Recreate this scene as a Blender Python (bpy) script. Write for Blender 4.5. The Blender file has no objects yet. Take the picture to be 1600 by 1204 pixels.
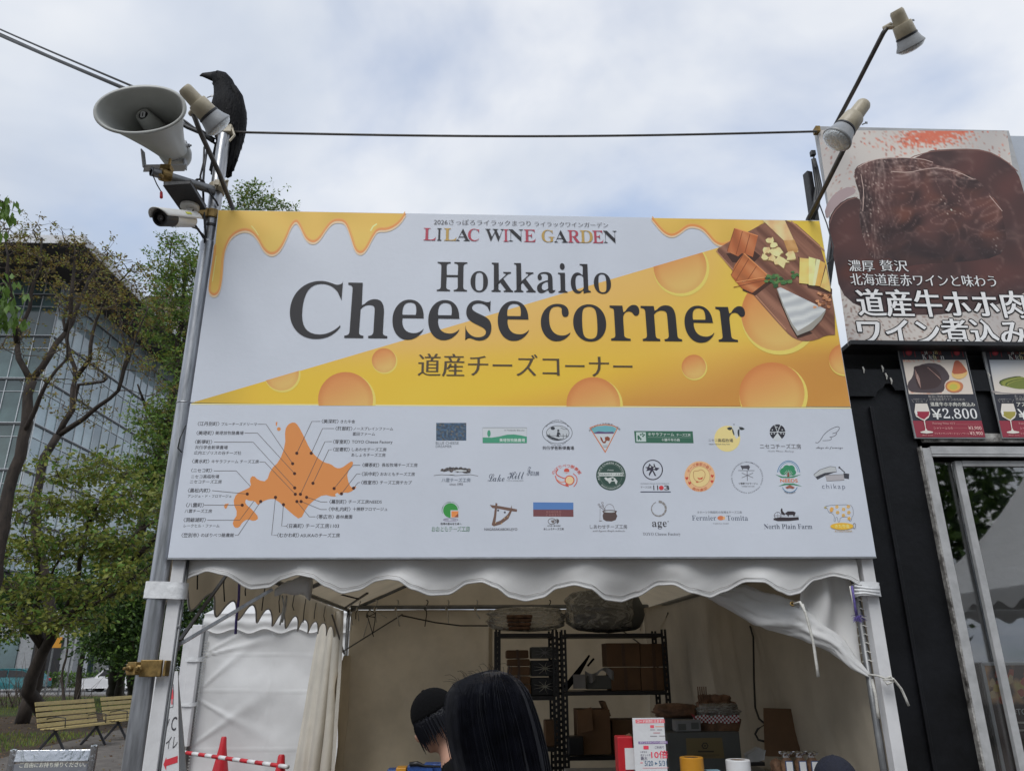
import bpy, math, random
import numpy as np
from mathutils import Vector, Matrix, noise
from mathutils.geometry import tessellate_polygon

random.seed(7)
SC = bpy.context.scene
COL = SC.collection
rad = math.radians

# ---------------------------------------------------------------- camera
CAM = Vector((-0.25849, -3.91981, 1.54284))
YAW, PITCH, ROLL, FPX = -0.045511, 0.350053, -0.0076167, 1190.0
_f = Vector((-math.sin(YAW) * math.cos(PITCH), math.cos(YAW) * math.cos(PITCH), math.sin(PITCH)))
_r = Vector((math.cos(YAW), math.sin(YAW), 0))
_u = _r.cross(_f)
_R = _r * math.cos(ROLL) + _u * math.sin(ROLL)
_U = -_r * math.sin(ROLL) + _u * math.cos(ROLL)
cd = bpy.data.cameras.new('camera')
cam = bpy.data.objects.new('camera', cd)
COL.objects.link(cam)
m3 = Matrix((_R, _U, -_f)).transposed()
cam.matrix_world = Matrix.Translation(CAM) @ m3.to_4x4()
cd.sensor_width = 36.0
cd.lens = FPX / 1600 * 36
cd.clip_start = 0.05
cd.clip_end = 3000
SC.camera = cam

# ---------------------------------------------------------------- light
SUN_EL, SUN_AZ = 50.0, 205.0       # thinly veiled sun high behind the viewer
EXPOSURE = 0.45
wd = bpy.data.worlds.new('World')
SC.world = wd
wd.use_nodes = True
nt = wd.node_tree
nt.nodes.clear()
N, LK = nt.nodes.new, nt.links.new


def mathn(nt, op, a=None, b=None, c=None):
    n = nt.nodes.new('ShaderNodeMath')
    n.operation = op
    for i, v in enumerate((a, b, c)):
        if v is None:
            continue
        if isinstance(v, (int, float)):
            n.inputs[i].default_value = v
        else:
            nt.links.new(v, n.inputs[i])
    return n.outputs[0]


def ramp(nt, fac, stops):
    n = nt.nodes.new('ShaderNodeValToRGB')
    while len(n.color_ramp.elements) < len(stops):
        n.color_ramp.elements.new(0.5)
    for e, (p, c) in zip(n.color_ramp.elements, stops):
        e.position = p
        e.color = (c, c, c, 1) if isinstance(c, (int, float)) else (*c, 1)
    nt.links.new(fac, n.inputs[0])
    return n.outputs[0]


sky = N('ShaderNodeTexSky')
sky.sky_type = 'NISHITA'
sky.sun_disc = False
sky.sun_elevation = rad(SUN_EL)
sky.sun_rotation = rad(SUN_AZ)
sky.dust_density = 1.5
tc = N('ShaderNodeTexCoord')
sep = N('ShaderNodeSeparateXYZ')
LK(tc.outputs['Generated'], sep.inputs[0])
zz = mathn(nt, 'ADD', mathn(nt, 'MAXIMUM', sep.outputs[2], 0.0), 0.22)
comb = N('ShaderNodeCombineXYZ')
LK(mathn(nt, 'DIVIDE', sep.outputs[0], zz), comb.inputs[0])
LK(mathn(nt, 'DIVIDE', sep.outputs[1], zz), comb.inputs[1])


def wnoise(scale, detail, rough, off, dist=0.0):
    mp = N('ShaderNodeMapping')
    mp.inputs['Location'].default_value = off
    LK(comb.outputs[0], mp.inputs[0])
    n = N('ShaderNodeTexNoise')
    n.inputs['Scale'].default_value = scale
    n.inputs['Detail'].default_value = detail
    n.inputs['Roughness'].default_value = rough
    n.inputs['Distortion'].default_value = dist
    LK(mp.outputs[0], n.inputs['Vector'])
    return n.outputs['Fac']


cover = ramp(nt, wnoise(1.5, 6, 0.5, (3.2, 1.1, 0.4), 0.25), [(0.32, 0.35), (0.45, 0.82), (0.56, 1.0)])
tone = ramp(nt, wnoise(1.1, 5, 0.5, (8.4, 2.7, 1.3), 0.4), [(0.37, (4.0, 4.45, 5.25)), (0.5, (5.3, 5.65, 6.2)), (0.64, (6.9, 7.0, 7.15))])
skm = N('ShaderNodeMix')
skm.data_type = 'RGBA'
skm.blend_type = 'DARKEN'
skm.inputs['Factor'].default_value = 1.0
sks = N('ShaderNodeVectorMath')
sks.operation = 'SCALE'
sks.inputs['Scale'].default_value = 1.8
LK(sky.outputs[0], sks.inputs[0])
LK(sks.outputs[0], skm.inputs['A'])
skm.inputs['B'].default_value = (3.3, 4.1, 5.5, 1)
mx = N('ShaderNodeMix')
mx.data_type = 'RGBA'
LK(cover, mx.inputs['Factor'])
LK(skm.outputs['Result'], mx.inputs['A'])
LK(tone, mx.inputs['B'])
bg = N('ShaderNodeBackground')
bg.inputs['Strength'].default_value = 0.1
LK(mx.outputs['Result'], bg.inputs[0])
wo = N('ShaderNodeOutputWorld')
LK(bg.outputs[0], wo.inputs[0])

sd = bpy.data.lights.new('sun', 'SUN')
sd.energy = 1.5
sd.angle = rad(35)
sd.color = (1.0, 0.98, 0.95)
sun = bpy.data.objects.new('sun', sd)
COL.objects.link(sun)
sun.rotation_euler = (rad(90 - SUN_EL), 0, rad(180 - SUN_AZ))
sun.location = (0, 0, 30)
SC.view_settings.view_transform = 'Standard'
SC.view_settings.look = 'None'
SC.view_settings.gamma = 1
SC.view_settings.use_curve_mapping = False
SC.view_settings.exposure = EXPOSURE


# ---------------------------------------------------------------- measuring helpers
def ray(x, y):
    return _R * (x - 800) + _U * (602 - y) + _f * FPX


def P(x, y, Y=0.0):
    d = ray(x, y)
    return CAM + d * ((Y - CAM.y) / d.y)


def G(x, y, z=0.0):
    d = ray(x, y)
    return CAM + d * ((z - CAM.z) / d.z)


def lin1(c):
    c /= 255.0
    return c / 12.92 if c <= 0.04045 else ((c + 0.055) / 1.055) ** 2.4


WHITE = [lin1(c) for c in (170, 178, 196)]


def pc(c):
    """printed colour: photographed sRGB relative to the sign's white paper"""
    a = [min(0.9, max(0.004, lin1(v) / w * 0.74)) for v, w in zip(c, WHITE)]
    g = (a[0] + a[1] + a[2]) / 3
    return tuple(v * .93 + g * .07 for v in a)


# ---------------------------------------------------------------- materials
def mat(name, rgb, rough=0.6, metal=0.0, var=0.15, scale=6.0, bump=0.08, bscale=40.0, spec=0.5, col2=None, coat=0.0, trans=0.0, randobj=0.0, stretch=None):
    m = bpy.data.materials.new(name)
    m.use_nodes = True
    t = m.node_tree
    b = t.nodes['Principled BSDF']
    b.inputs['Roughness'].default_value = rough
    b.inputs['Metallic'].default_value = metal
    b.inputs['Specular IOR Level'].default_value = spec
    b.inputs['Coat Weight'].default_value = coat
    tcn = t.nodes.new('ShaderNodeTexCoord')
    mp = t.nodes.new('ShaderNodeMapping')
    t.links.new(tcn.outputs['Object'], mp.inputs[0])
    if stretch:
        mp.inputs['Scale'].default_value = stretch
    n = t.nodes.new('ShaderNodeTexNoise')
    n.inputs['Scale'].default_value = scale
    n.inputs['Detail'].default_value = 6
    n.inputs['Roughness'].default_value = 0.62
    t.links.new(mp.outputs[0], n.inputs['Vector'])
    r = t.nodes.new('ShaderNodeValToRGB')
    c2 = col2 if col2 else tuple(v * (1 - var) for v in rgb)
    c1 = rgb if col2 else tuple(min(1, v * (1 + var * 0.6)) for v in rgb)
    r.color_ramp.elements[0].position = 0.34
    r.color_ramp.elements[0].color = (*c2, 1)
    r.color_ramp.elements[1].position = 0.64
    r.color_ramp.elements[1].color = (*c1, 1)
    t.links.new(n.outputs['Fac'], r.inputs[0])
    out = r.outputs[0]
    if randobj:
        oi = t.nodes.new('ShaderNodeObjectInfo')
        hs = t.nodes.new('ShaderNodeHueSaturation')
        t.links.new(out, hs.inputs['Color'])
        t.links.new(mathn(t, 'MULTIPLY_ADD', oi.outputs['Random'], randobj * 2, 1 - randobj), hs.inputs['Value'])
        out = hs.outputs[0]
    t.links.new(out, b.inputs['Base Color'])
    rr = mathn(t, 'MULTIPLY_ADD', n.outputs['Fac'], 0.25, rough - 0.12)
    t.links.new(rr, b.inputs['Roughness'])
    if bump:
        n2 = t.nodes.new('ShaderNodeTexNoise')
        n2.inputs['Scale'].default_value = bscale
        n2.inputs['Detail'].default_value = 5
        t.links.new(mp.outputs[0], n2.inputs['Vector'])
        bp = t.nodes.new('ShaderNodeBump')
        bp.inputs['Strength'].default_value = bump
        bp.inputs['Distance'].default_value = 0.02
        t.links.new(n2.outputs['Fac'], bp.inputs['Height'])
        t.links.new(bp.outputs[0], b.inputs['Normal'])
    if trans:
        tr = t.nodes.new('ShaderNodeBsdfTranslucent')
        t.links.new(out, tr.inputs[0])
        ms = t.nodes.new('ShaderNodeMixShader')
        ms.inputs[0].default_value = trans
        t.links.new(b.outputs[0], ms.inputs[1])
        t.links.new(tr.outputs[0], ms.inputs[2])
        t.links.new(ms.outputs[0], t.nodes['Material Output'].inputs[0])
    return m


def print_mat():
    m = bpy.data.materials.new('printed_colour')
    m.use_nodes = True
    t = m.node_tree
    b = t.nodes['Principled BSDF']
    a = t.nodes.new('ShaderNodeVertexColor')
    a.layer_name = 'Col'
    t.links.new(a.outputs[0], b.inputs['Base Color'])
    b.inputs['Roughness'].default_value = 0.5
    b.inputs['Specular IOR Level'].default_value = 0.35
    return m


def glass_mat(name, tint, refl, rough=0.02, dark=1.0):
    m = bpy.data.materials.new(name)
    m.use_nodes = True
    t = m.node_tree
    t.nodes.clear()
    o = t.nodes.new('ShaderNodeOutputMaterial')
    tr = t.nodes.new('ShaderNodeBsdfTransparent')
    tr.inputs[0].default_value = (*tint, 1)
    g = t.nodes.new('ShaderNodeBsdfGlossy')
    g.inputs['Roughness'].default_value = rough
    fr = t.nodes.new('ShaderNodeFresnel')
    fr.inputs[0].default_value = 1.5
    ms = t.nodes.new('ShaderNodeMixShader')
    t.links.new(mathn(t, 'ADD', fr.outputs[0], refl), ms.inputs[0])
    t.links.new(tr.outputs[0], ms.inputs[1])
    t.links.new(g.outputs[0], ms.inputs[2])
    t.links.new(ms.outputs[0], o.inputs[0])
    return m


M = {}
M['print'] = print_mat()
M['panel'] = mat('white_sign_panel', (0.635, 0.675, 0.75), 0.45, var=0.05, bump=0.03, scale=1.3)
M['alu'] = mat('aluminium_edge', (0.45, 0.46, 0.48), 0.35, 0.8, var=0.12)
M['galv'] = mat('galvanised_steel', (0.40, 0.41, 0.43), 0.34, 0.9, var=0.45, scale=5, bump=0.05, stretch=(5, 5, 0.5))
M['steelgrey'] = mat('grey_steel', (0.22, 0.225, 0.23), 0.45, 0.7, var=0.25)
M['brass'] = mat('yellow_zinc_clamp', (0.27, 0.18, 0.065), 0.5, 0.7, var=0.4, scale=30)
M['whitepost'] = mat('white_painted_post', (0.66, 0.66, 0.67), 0.5, var=0.10, scale=5)
M['tape'] = mat('white_tape', (0.72, 0.73, 0.74), 0.35, var=0.08, scale=20, bump=0.3, bscale=25)
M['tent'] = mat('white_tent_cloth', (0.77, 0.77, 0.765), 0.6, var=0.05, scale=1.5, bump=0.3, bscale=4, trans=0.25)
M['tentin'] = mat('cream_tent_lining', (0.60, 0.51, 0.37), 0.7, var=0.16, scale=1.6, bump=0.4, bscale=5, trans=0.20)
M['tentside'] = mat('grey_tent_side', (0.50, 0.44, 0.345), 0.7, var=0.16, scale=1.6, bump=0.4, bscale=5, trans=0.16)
M['hem'] = mat('hem_binding', (0.42, 0.41, 0.40), 0.6, var=0.12)
M['cord'] = mat('white_cord', (0.55, 0.54, 0.50), 0.7, var=0.2, scale=60)
M['darkcord'] = mat('dark_cord', (0.03, 0.028, 0.025), 0.7)
M['purple'] = mat('purple_cord', (0.13, 0.10, 0.33), 0.7, var=0.3, scale=50)
M['blackcable'] = mat('black_cable', (0.012, 0.012, 0.013), 0.5)
M['horn'] = mat('horn_grey_enamel', (0.46, 0.47, 0.45), 0.4, var=0.10, scale=5, bump=0.03)
M['beige'] = mat('beige_enamel', (0.42, 0.37, 0.27), 0.4, var=0.14, scale=14)
M['bell'] = mat('lamp_bell_grey', (0.29, 0.30, 0.31), 0.35, var=0.12, scale=12)
M['lens'] = mat('lamp_lens', (0.62, 0.66, 0.68), 0.08, var=0.25, scale=30, bump=0.6, bscale=90, coat=0.6)
M['rod'] = mat('dark_steel_rod', (0.10, 0.095, 0.09), 0.5, 0.5, var=0.3, scale=20)
M['camwhite'] = mat('camera_white', (0.66, 0.66, 0.63), 0.35, var=0.08)
M['black'] = mat('black_plastic', (0.014, 0.014, 0.016), 0.4, var=0.2)
M['blackwall'] = mat('black_painted_wall', (0.0045, 0.005, 0.007), 0.45, var=0.6, scale=3, bump=0.14, bscale=18, spec=.3)
M['dullblack'] = mat('dull_black_recess', (0.006, 0.006, 0.007), 0.7)
M['winframe'] = mat('white_window_frame', (0.42, 0.425, 0.43), 0.4, var=0.16, scale=10, bump=0.1)
M['peel'] = mat('peeling_paint', (0.42, 0.41, 0.39), 0.7, var=0.5, scale=16, col2=(0.05, 0.045, 0.04), bump=0.6, bscale=30)
M['glass'] = glass_mat('window_glass', (0.94, 0.95, 0.95), 0.12)
M['feather'] = mat('black_feather', (0.0025, 0.0025, 0.0035), 0.7, var=0.6, scale=25, bump=0.5, bscale=55, spec=.18, stretch=(1, 1, 0.35))
M['beak'] = mat('crow_beak', (0.004, 0.004, 0.004), 0.6, spec=.2, var=0.3, scale=20)
M['bark'] = mat('rough_bark', (0.036, 0.027, 0.021), 0.9, var=0.5, scale=7, bump=0.9, bscale=16, stretch=(1, 1, 0.4))
M['twig'] = mat('twig_bark', (0.07, 0.052, 0.04), 0.8, var=0.3, bump=0)


def leafmat(name, a, b):
    return mat(name, a, 0.5, var=0.3, scale=1.4, bump=0, col2=b, trans=0.35, spec=0.35)


M['leafbrown'] = leafmat('bronze_spring_leaf', (0.25, 0.19, 0.045), (0.13, 0.085, 0.028))
M['leafolive'] = leafmat('yellow_green_leaf', (0.30, 0.32, 0.06), (0.13, 0.155, 0.032))
M['leafgreen'] = leafmat('fresh_green_leaf', (0.165, 0.28, 0.05), (0.08, 0.15, 0.03))
M['leafdark'] = leafmat('dark_green_leaf', (0.05, 0.10, 0.024), (0.024, 0.05, 0.014))
M['wood'] = mat('yellow_painted_slat', (0.33, 0.255, 0.10), 0.65, var=0.28, scale=9, bump=0.2, stretch=(1, 6, 6), randobj=0.12)
M['iron'] = mat('dark_iron', (0.03, 0.03, 0.034), 0.5, 0.4)
M['chrome'] = mat('polished_steel', (0.62, 0.63, 0.65), 0.13, 1.0, var=0.05)
M['standgrey'] = mat('grey_display_sheet', (0.20, 0.21, 0.235), 0.3, var=0.06)
M['sheet'] = mat('white_board_face', (0.72, 0.73, 0.75), 0.4, var=0.04)
M['red'] = mat('red_cone_plastic', (0.50, 0.012, 0.022), 0.45, var=0.15, scale=4)
M['stripewhite'] = mat('white_stripe', (0.66, 0.66, 0.66), 0.4)
M['card'] = mat('brown_cardboard', (0.155, 0.085, 0.042), 0.75, var=0.16, scale=5, randobj=0.15)
M['carddark'] = mat('parcel_tape', (0.10, 0.055, 0.03), 0.4)
M['bread'] = mat('baked_bread', (0.19, 0.10, 0.055), 0.7, var=0.6, scale=12, bump=0.6, bscale=25)
M['clear'] = mat('translucent_plastic_bag', (0.66, 0.65, 0.58), 0.25, var=0.2, scale=9, bump=0.8, bscale=14, trans=0.6)
M['film'] = glass_mat('bag_film', (0.9, 0.9, 0.88), 0.05)
_t = M['film'].node_tree
_d = _t.nodes.new('ShaderNodeBsdfDiffuse'); _d.inputs[0].default_value = (.75, .74, .68, 1)
_n = _t.nodes.new('ShaderNodeTexNoise'); _n.inputs['Scale'].default_value = 5; _n.inputs['Detail'].default_value = 2; _n.inputs['Distortion'].default_value = 2.5
_m = _t.nodes.new('ShaderNodeMixShader'); _o = _t.nodes['Material Output']
_t.links.new(mathn(_t, 'MULTIPLY_ADD', _n.outputs[0], 1.1, -.28), _m.inputs[0]); _t.links.new(_o.inputs[0].links[0].from_socket, _m.inputs[1]); _t.links.new(_d.outputs[0], _m.inputs[2]); _t.links.new(_m.outputs[0], _o.inputs[0])
M['curtain'] = mat('pale_curtain_cloth', (0.62, 0.58, 0.50), 0.7, var=0.12, scale=2, bump=0.4, bscale=6, trans=0.3)
M['greybox'] = mat('grey_carton', (0.10, 0.105, 0.10), 0.6, var=0.1)
M['greyflat'] = mat('grey_paint', (0.24, 0.24, 0.245), 0.6, var=0.12)
M['navy'] = mat('navy_cloth', (0.008, 0.010, 0.022), 0.85, var=0.25, scale=18, bump=0.4, bscale=80)
M['blackcloth'] = mat('black_cloth', (0.003, 0.003, 0.0035), 0.95, var=0.3, scale=15, bump=0.2, bscale=80, spec=.15)
M['hair'] = mat('dark_hair', (0.003, 0.0035, 0.007), 0.5, var=0.5, scale=30, bump=0, spec=0.25)
M['skin'] = mat('skin', (0.40, 0.22, 0.15), 0.5, var=0.08, scale=20, bump=0.05)
M['denim'] = mat('blue_trousers', (0.05, 0.07, 0.13), 0.8, var=0.2, scale=20)


# ---------------------------------------------------------------- mesh builder
ORG = {}


class MB:
    def __init__(s):
        s.v, s.f, s.m, s.c = [], [], [], []

    def add(s, vs, fs, m=0, col=None):
        o = len(s.v)
        s.v.extend(tuple(v) for v in vs)
        for f in fs:
            s.f.append(tuple(i + o for i in f))
            s.m.append(m)
            s.c.append(col)

    def box(s, c, d, m=0, rot=None):
        c = Vector(c)
        vs = []
        for z in (-.5, .5):
            for x, y in ((-.5, -.5), (.5, -.5), (.5, .5), (-.5, .5)):
                p = Vector((x * d[0], y * d[1], z * d[2]))
                vs.append(c + (rot @ p if rot else p))
        s.add(vs, [(3, 2, 1, 0), (4, 5, 6, 7), (0, 1, 5, 4), (1, 2, 6, 5), (2, 3, 7, 6), (3, 0, 4, 7)], m)

    def bar(s, p, q, w, h=None, m=0, up=(0, 0, 1)):
        p, q = Vector(p), Vector(q)
        h = h or w
        d = (q - p)
        z = d.normalized()
        x = Vector(up).cross(z)
        if x.length < 1e-4:
            x = Vector((1, 0, 0))
        x.normalize()
        y = z.cross(x)
        s.box((p + q) / 2, (w, h, d.length), m, Matrix((x, y, z)).transposed())

    def tube(s, pts, r, n=8, m=0, cap=True):
        pts = [Vector(p) for p in pts]
        k = len(pts)
        rs = r if isinstance(r, (list, tuple)) else [r] * k
        vs, fs = [], []
        t0 = (pts[1] - pts[0]).normalized()
        x = t0.orthogonal().normalized()
        for i, p in enumerate(pts):
            t = (pts[min(i + 1, k - 1)] - pts[max(i - 1, 0)]).normalized()
            x = (x - t * x.dot(t))
            x = x.normalized() if x.length > 1e-6 else t.orthogonal().normalized()
            y = t.cross(x)
            for j in range(n):
                a = 2 * math.pi * j / n
                vs.append(p + (x * math.cos(a) + y * math.sin(a)) * rs[i])
        for i in range(k - 1):
            for j in range(n):
                a, b = i * n + j, i * n + (j + 1) % n
                fs.append((a, b, b + n, a + n))
        if cap:
            fs.append(tuple(range(n))[::-1])
            fs.append(tuple(range((k - 1) * n, k * n)))
        s.add(vs, fs, m)

    def lathe(s, p, axis, prof, n=24, m=0, sx=1.0, sy=1.0, xdir=None):
        """prof: (distance along axis, radius); sx, sy stretch the ring"""
        p, z = Vector(p), Vector(axis).normalized()
        x = Vector(xdir) if xdir else z.orthogonal()
        x = (x - z * x.dot(z)).normalized()
        y = z.cross(x)
        vs, fs = [], []
        for t, r in prof:
            for j in range(n):
                a = 2 * math.pi * j / n
                vs.append(p + z * t + x * (math.cos(a) * r * sx) + y * (math.sin(a) * r * sy))
        for i in range(len(prof) - 1):
            for j in range(n):
                a, b = i * n + j, i * n + (j + 1) % n
                fs.append((a, b, b + n, a + n))
        if prof[0][1] > 1e-5:
            fs.append(tuple(range(n))[::-1])
        if prof[-1][1] > 1e-5:
            fs.append(tuple(range((len(prof) - 1) * n, len(prof) * n)))
        s.add(vs, fs, m)

    def loft(s, rings, m=0, cap=True, closed=True):
        n = len(rings[0])
        vs = [v for r in rings for v in r]
        fs = []
        for i in range(len(rings) - 1):
            for j in range(n if closed else n - 1):
                a, b = i * n + j, i * n + (j + 1) % n
                fs.append((a, b, b + n, a + n))
        if cap and closed:
            fs.append(tuple(range(n))[::-1])
            fs.append(tuple(range((len(rings) - 1) * n, len(rings) * n)))
        s.add(vs, fs, m)

    def prism(s, pts, off, m=0):
        pts = [Vector(p) for p in pts]
        off = Vector(off)
        n = len(pts)
        tr = tessellate_polygon([pts])
        vs = pts + [p + off for p in pts]
        fs = [tuple(t) for t in tr] + [tuple(i + n for i in reversed(t)) for t in tr]
        fs += [(i, (i + 1) % n, (i + 1) % n + n, i + n) for i in range(n)]
        s.add(vs, fs, m)

    def grid(s, fn, nu, nv, m=0):
        vs = [fn(i / nu, j / nv) for j in range(nv + 1) for i in range(nu + 1)]
        w = nu + 1
        s.add(vs, [(j * w + i, j * w + i + 1, (j + 1) * w + i + 1, (j + 1) * w + i) for j in range(nv) for i in range(nu)], m)

    def build(s, name, mats, parent=None, smooth=False, origin=None, bevel=0.0, solid=0.0, auto=None):
        me = bpy.data.meshes.new(name)
        o = ORG.get(parent.name, Vector((0, 0, 0))) if parent else Vector(origin or (0, 0, 0))
        va = np.array(s.v, dtype=np.float64).reshape(-1, 3) - np.array(o)
        me.from_pydata(va.tolist(), [], s.f)
        mats = mats if isinstance(mats, (list, tuple)) else [mats]
        for k in mats:
            me.materials.append(M[k] if isinstance(k, str) else k)
        if len(mats) > 1:
            me.polygons.foreach_set('material_index', s.m)
        if smooth:
            me.polygons.foreach_set('use_smooth', [True] * len(me.polygons))
        if any(c is not None for c in s.c):
            a = me.color_attributes.new('Col', 'FLOAT_COLOR', 'CORNER')
            buf = []
            for f, c in zip(s.f, s.c):
                c = c or (0.5, 0.5, 0.5)
                if isinstance(c[0], (tuple, list)):
                    for k in c:
                        buf.extend((*k, 1.0))
                else:
                    buf.extend((*c, 1.0) * len(f))
            a.data.foreach_set('color', buf)
        me.update()
        ob = bpy.data.objects.new(name, me)
        COL.objects.link(ob)
        if parent:
            ob.parent = parent
            ORG[ob.name] = o
        else:
            ob.location = o
            ORG[ob.name] = Vector(o)
        if solid:
            q = ob.modifiers.new('thickness', 'SOLIDIFY')
            q.thickness = solid
            q.offset = 0
        if bevel:
            q = ob.modifiers.new('bevel', 'BEVEL')
            q.width = bevel
            q.segments = 2
            q.limit_method = 'ANGLE'
        if smooth and auto:
            q = ob.modifiers.new('edge', 'EDGE_SPLIT')
            q.split_angle = rad(auto)
        return ob


def tag(o, label, cat, group=None, kind=None):
    o['label'] = label
    o['category'] = cat
    if group:
        o['group'] = group
    if kind:
        o['kind'] = kind
    return o


def thing(name, label, cat, loc, group=None):
    o = bpy.data.objects.new(name, None)
    COL.objects.link(o)
    o.location = loc
    o.empty_display_size = 0.1
    ORG[o.name] = Vector(loc)
    return tag(o, label, cat, group)


def structure(o):
    o['kind'] = 'structure'
    return o


def dup(root, loc, rz=None, label=None, scale=None):
    def cp(o, par):
        c = o.copy()
        COL.objects.link(c)
        if par:
            c.parent = par
        for ch in [k for k in bpy.data.objects if k.parent == o]:
            cp(ch, c)
        return c
    r = cp(root, None)
    r.location = loc
    if rz is not None:
        r.rotation_euler.z = rz
    if scale:
        r.scale = (scale,) * 3
    if label:
        r['label'] = label
    return r


def pxbox(mb, x0, y0, x1, y1, Y, depth, m=0):
    xm, ym = (x0 + x1) / 2, (y0 + y1) / 2
    X0, X1 = P(x0, ym, Y).x, P(x1, ym, Y).x
    Z0, Z1 = P(xm, y1, Y).z, P(xm, y0, Y).z
    mb.box(((X0 + X1) / 2, Y + depth / 2, (Z0 + Z1) / 2), (X1 - X0, depth, Z1 - Z0), m)
    return X0, X1, Z0, Z1


# ---------------------------------------------------------------- flat print
_glyph = {}
REWEIGHT = {'serif': (-0.017, 0.001), 'mincho': (0.004, -0.016), 'minchobold': (0.014, -0.012), 'minchoheavy': (0.034, 0.006)}


def serif(t):
    o = ''
    for c in t:
        if 'A' <= c <= 'Z':
            o += chr(0x1D400 + ord(c) - 65)
        elif 'a' <= c <= 'z':
            o += chr(0x1D41A + ord(c) - 97)
        elif '0' <= c <= '9':
            o += chr(0x1D7CE + ord(c) - 48)
        else:
            o += c
    return o


def script(t):
    return ''.join(chr(0x1D4D0 + ord(c) - 65) if 'A' <= c <= 'Z' else (chr(0x1D4EA + ord(c) - 97) if 'a' <= c <= 'z' else c) for c in t)


def glyphs(text, style, track=1.0):
    """outline mesh of a run of letters, em size 1 -> (verts, faces)"""
    key = (text, style, track)
    if key in _glyph:
        return _glyph[key]
    c = bpy.data.curves.new('run', 'FONT')
    c.body = serif(text) if style.startswith('serif') else script(text) if style == 'script' else text
    c.size = 1
    c.resolution_u = 8 if style == 'serif' else 3
    c.space_character = track
    c.offset = {'bold': 0.008, 'thin': -0.008, 'black': 0.014}.get(style, 0.0)
    o = bpy.data.objects.new('run', c)
    COL.objects.link(o)
    dg = bpy.context.evaluated_depsgraph_get()
    me = o.evaluated_get(dg).to_mesh()
    vs = [(v.co.x, v.co.y) for v in me.vertices]
    fs = [tuple(p.vertices) for p in me.polygons]
    o.evaluated_get(dg).to_mesh_clear()
    bpy.data.objects.remove(o)
    bpy.data.curves.remove(c)
    if style in REWEIGHT:                    # move outlines sideways only: heavier or lighter stems
        dx, dy = REWEIGHT[style]
        edges = {}
        for f in fs:
            for k in range(len(f)):
                edges[(f[k], f[(k + 1) % len(f)])] = 1
        nx = {}
        area = sum(vs[f[0]][0] * (vs[f[1]][1] - vs[f[2]][1]) + vs[f[1]][0] * (vs[f[2]][1] - vs[f[0]][1]) + vs[f[2]][0] * (vs[f[0]][1] - vs[f[1]][1]) for f in fs)
        sg = 1 if area > 0 else -1
        for (a, b_) in edges:
            if (b_, a) in edges:
                continue
            ex, ey = vs[b_][0] - vs[a][0], vs[b_][1] - vs[a][1]
            d = math.hypot(ex, ey)
            if d < 1e-6:
                continue
            for k in (a, b_):
                o_ = nx.setdefault(k, [0, 0])
                o_[0] += sg * ey / d
                o_[1] -= sg * ex / d
        out = []
        for k, (x, y) in enumerate(vs):
            if k in nx:
                l = math.hypot(*nx[k]) or 1
                x, y = x + dx * nx[k][0] / l, y + dy * nx[k][1] / l
            out.append((x, y))
        vs = out
    _glyph[key] = (vs, fs)
    return _glyph[key]


def inside(p, poly):
    c, n = False, len(poly)
    j = n - 1
    for i in range(n):
        xi, yi = poly[i]
        xj, yj = poly[j]
        if (yi > p[1]) != (yj > p[1]) and p[0] < (xj - xi) * (p[1] - yi) / (yj - yi) + xi:
            c = not c
        j = i
    return c


def clip_half(poly, a, b, c):
    """keep a*x+b*y+c >= 0"""
    out = []
    n = len(poly)
    for i in range(n):
        p, q = poly[i], poly[(i + 1) % n]
        dp, dq = a * p[0] + b * p[1] + c, a * q[0] + b * q[1] + c
        if dp >= 0:
            out.append(p)
        if (dp >= 0) != (dq >= 0):
            t = dp / (dp - dq)
            out.append((p[0] + t * (q[0] - p[0]), p[1] + t * (q[1] - p[1])))
    return out


def circle(cx, cy, rx, ry=None, n=28, a0=0.0, a1=360.0):
    ry = ry or rx
    full = abs(a1 - a0) >= 360
    k = n if full else n + 1
    return [(cx + rx * math.cos(rad(a0 + (a1 - a0) * i / n)), cy + ry * math.sin(rad(a0 + (a1 - a0) * i / n))) for i in range(k)]


def wobble(pts, amp, fr, seed=0):
    return [(x + amp * noise.noise(Vector((x * fr, y * fr, seed))), y + amp * noise.noise(Vector((x * fr, y * fr, seed + 9)))) for x, y in pts]


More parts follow.
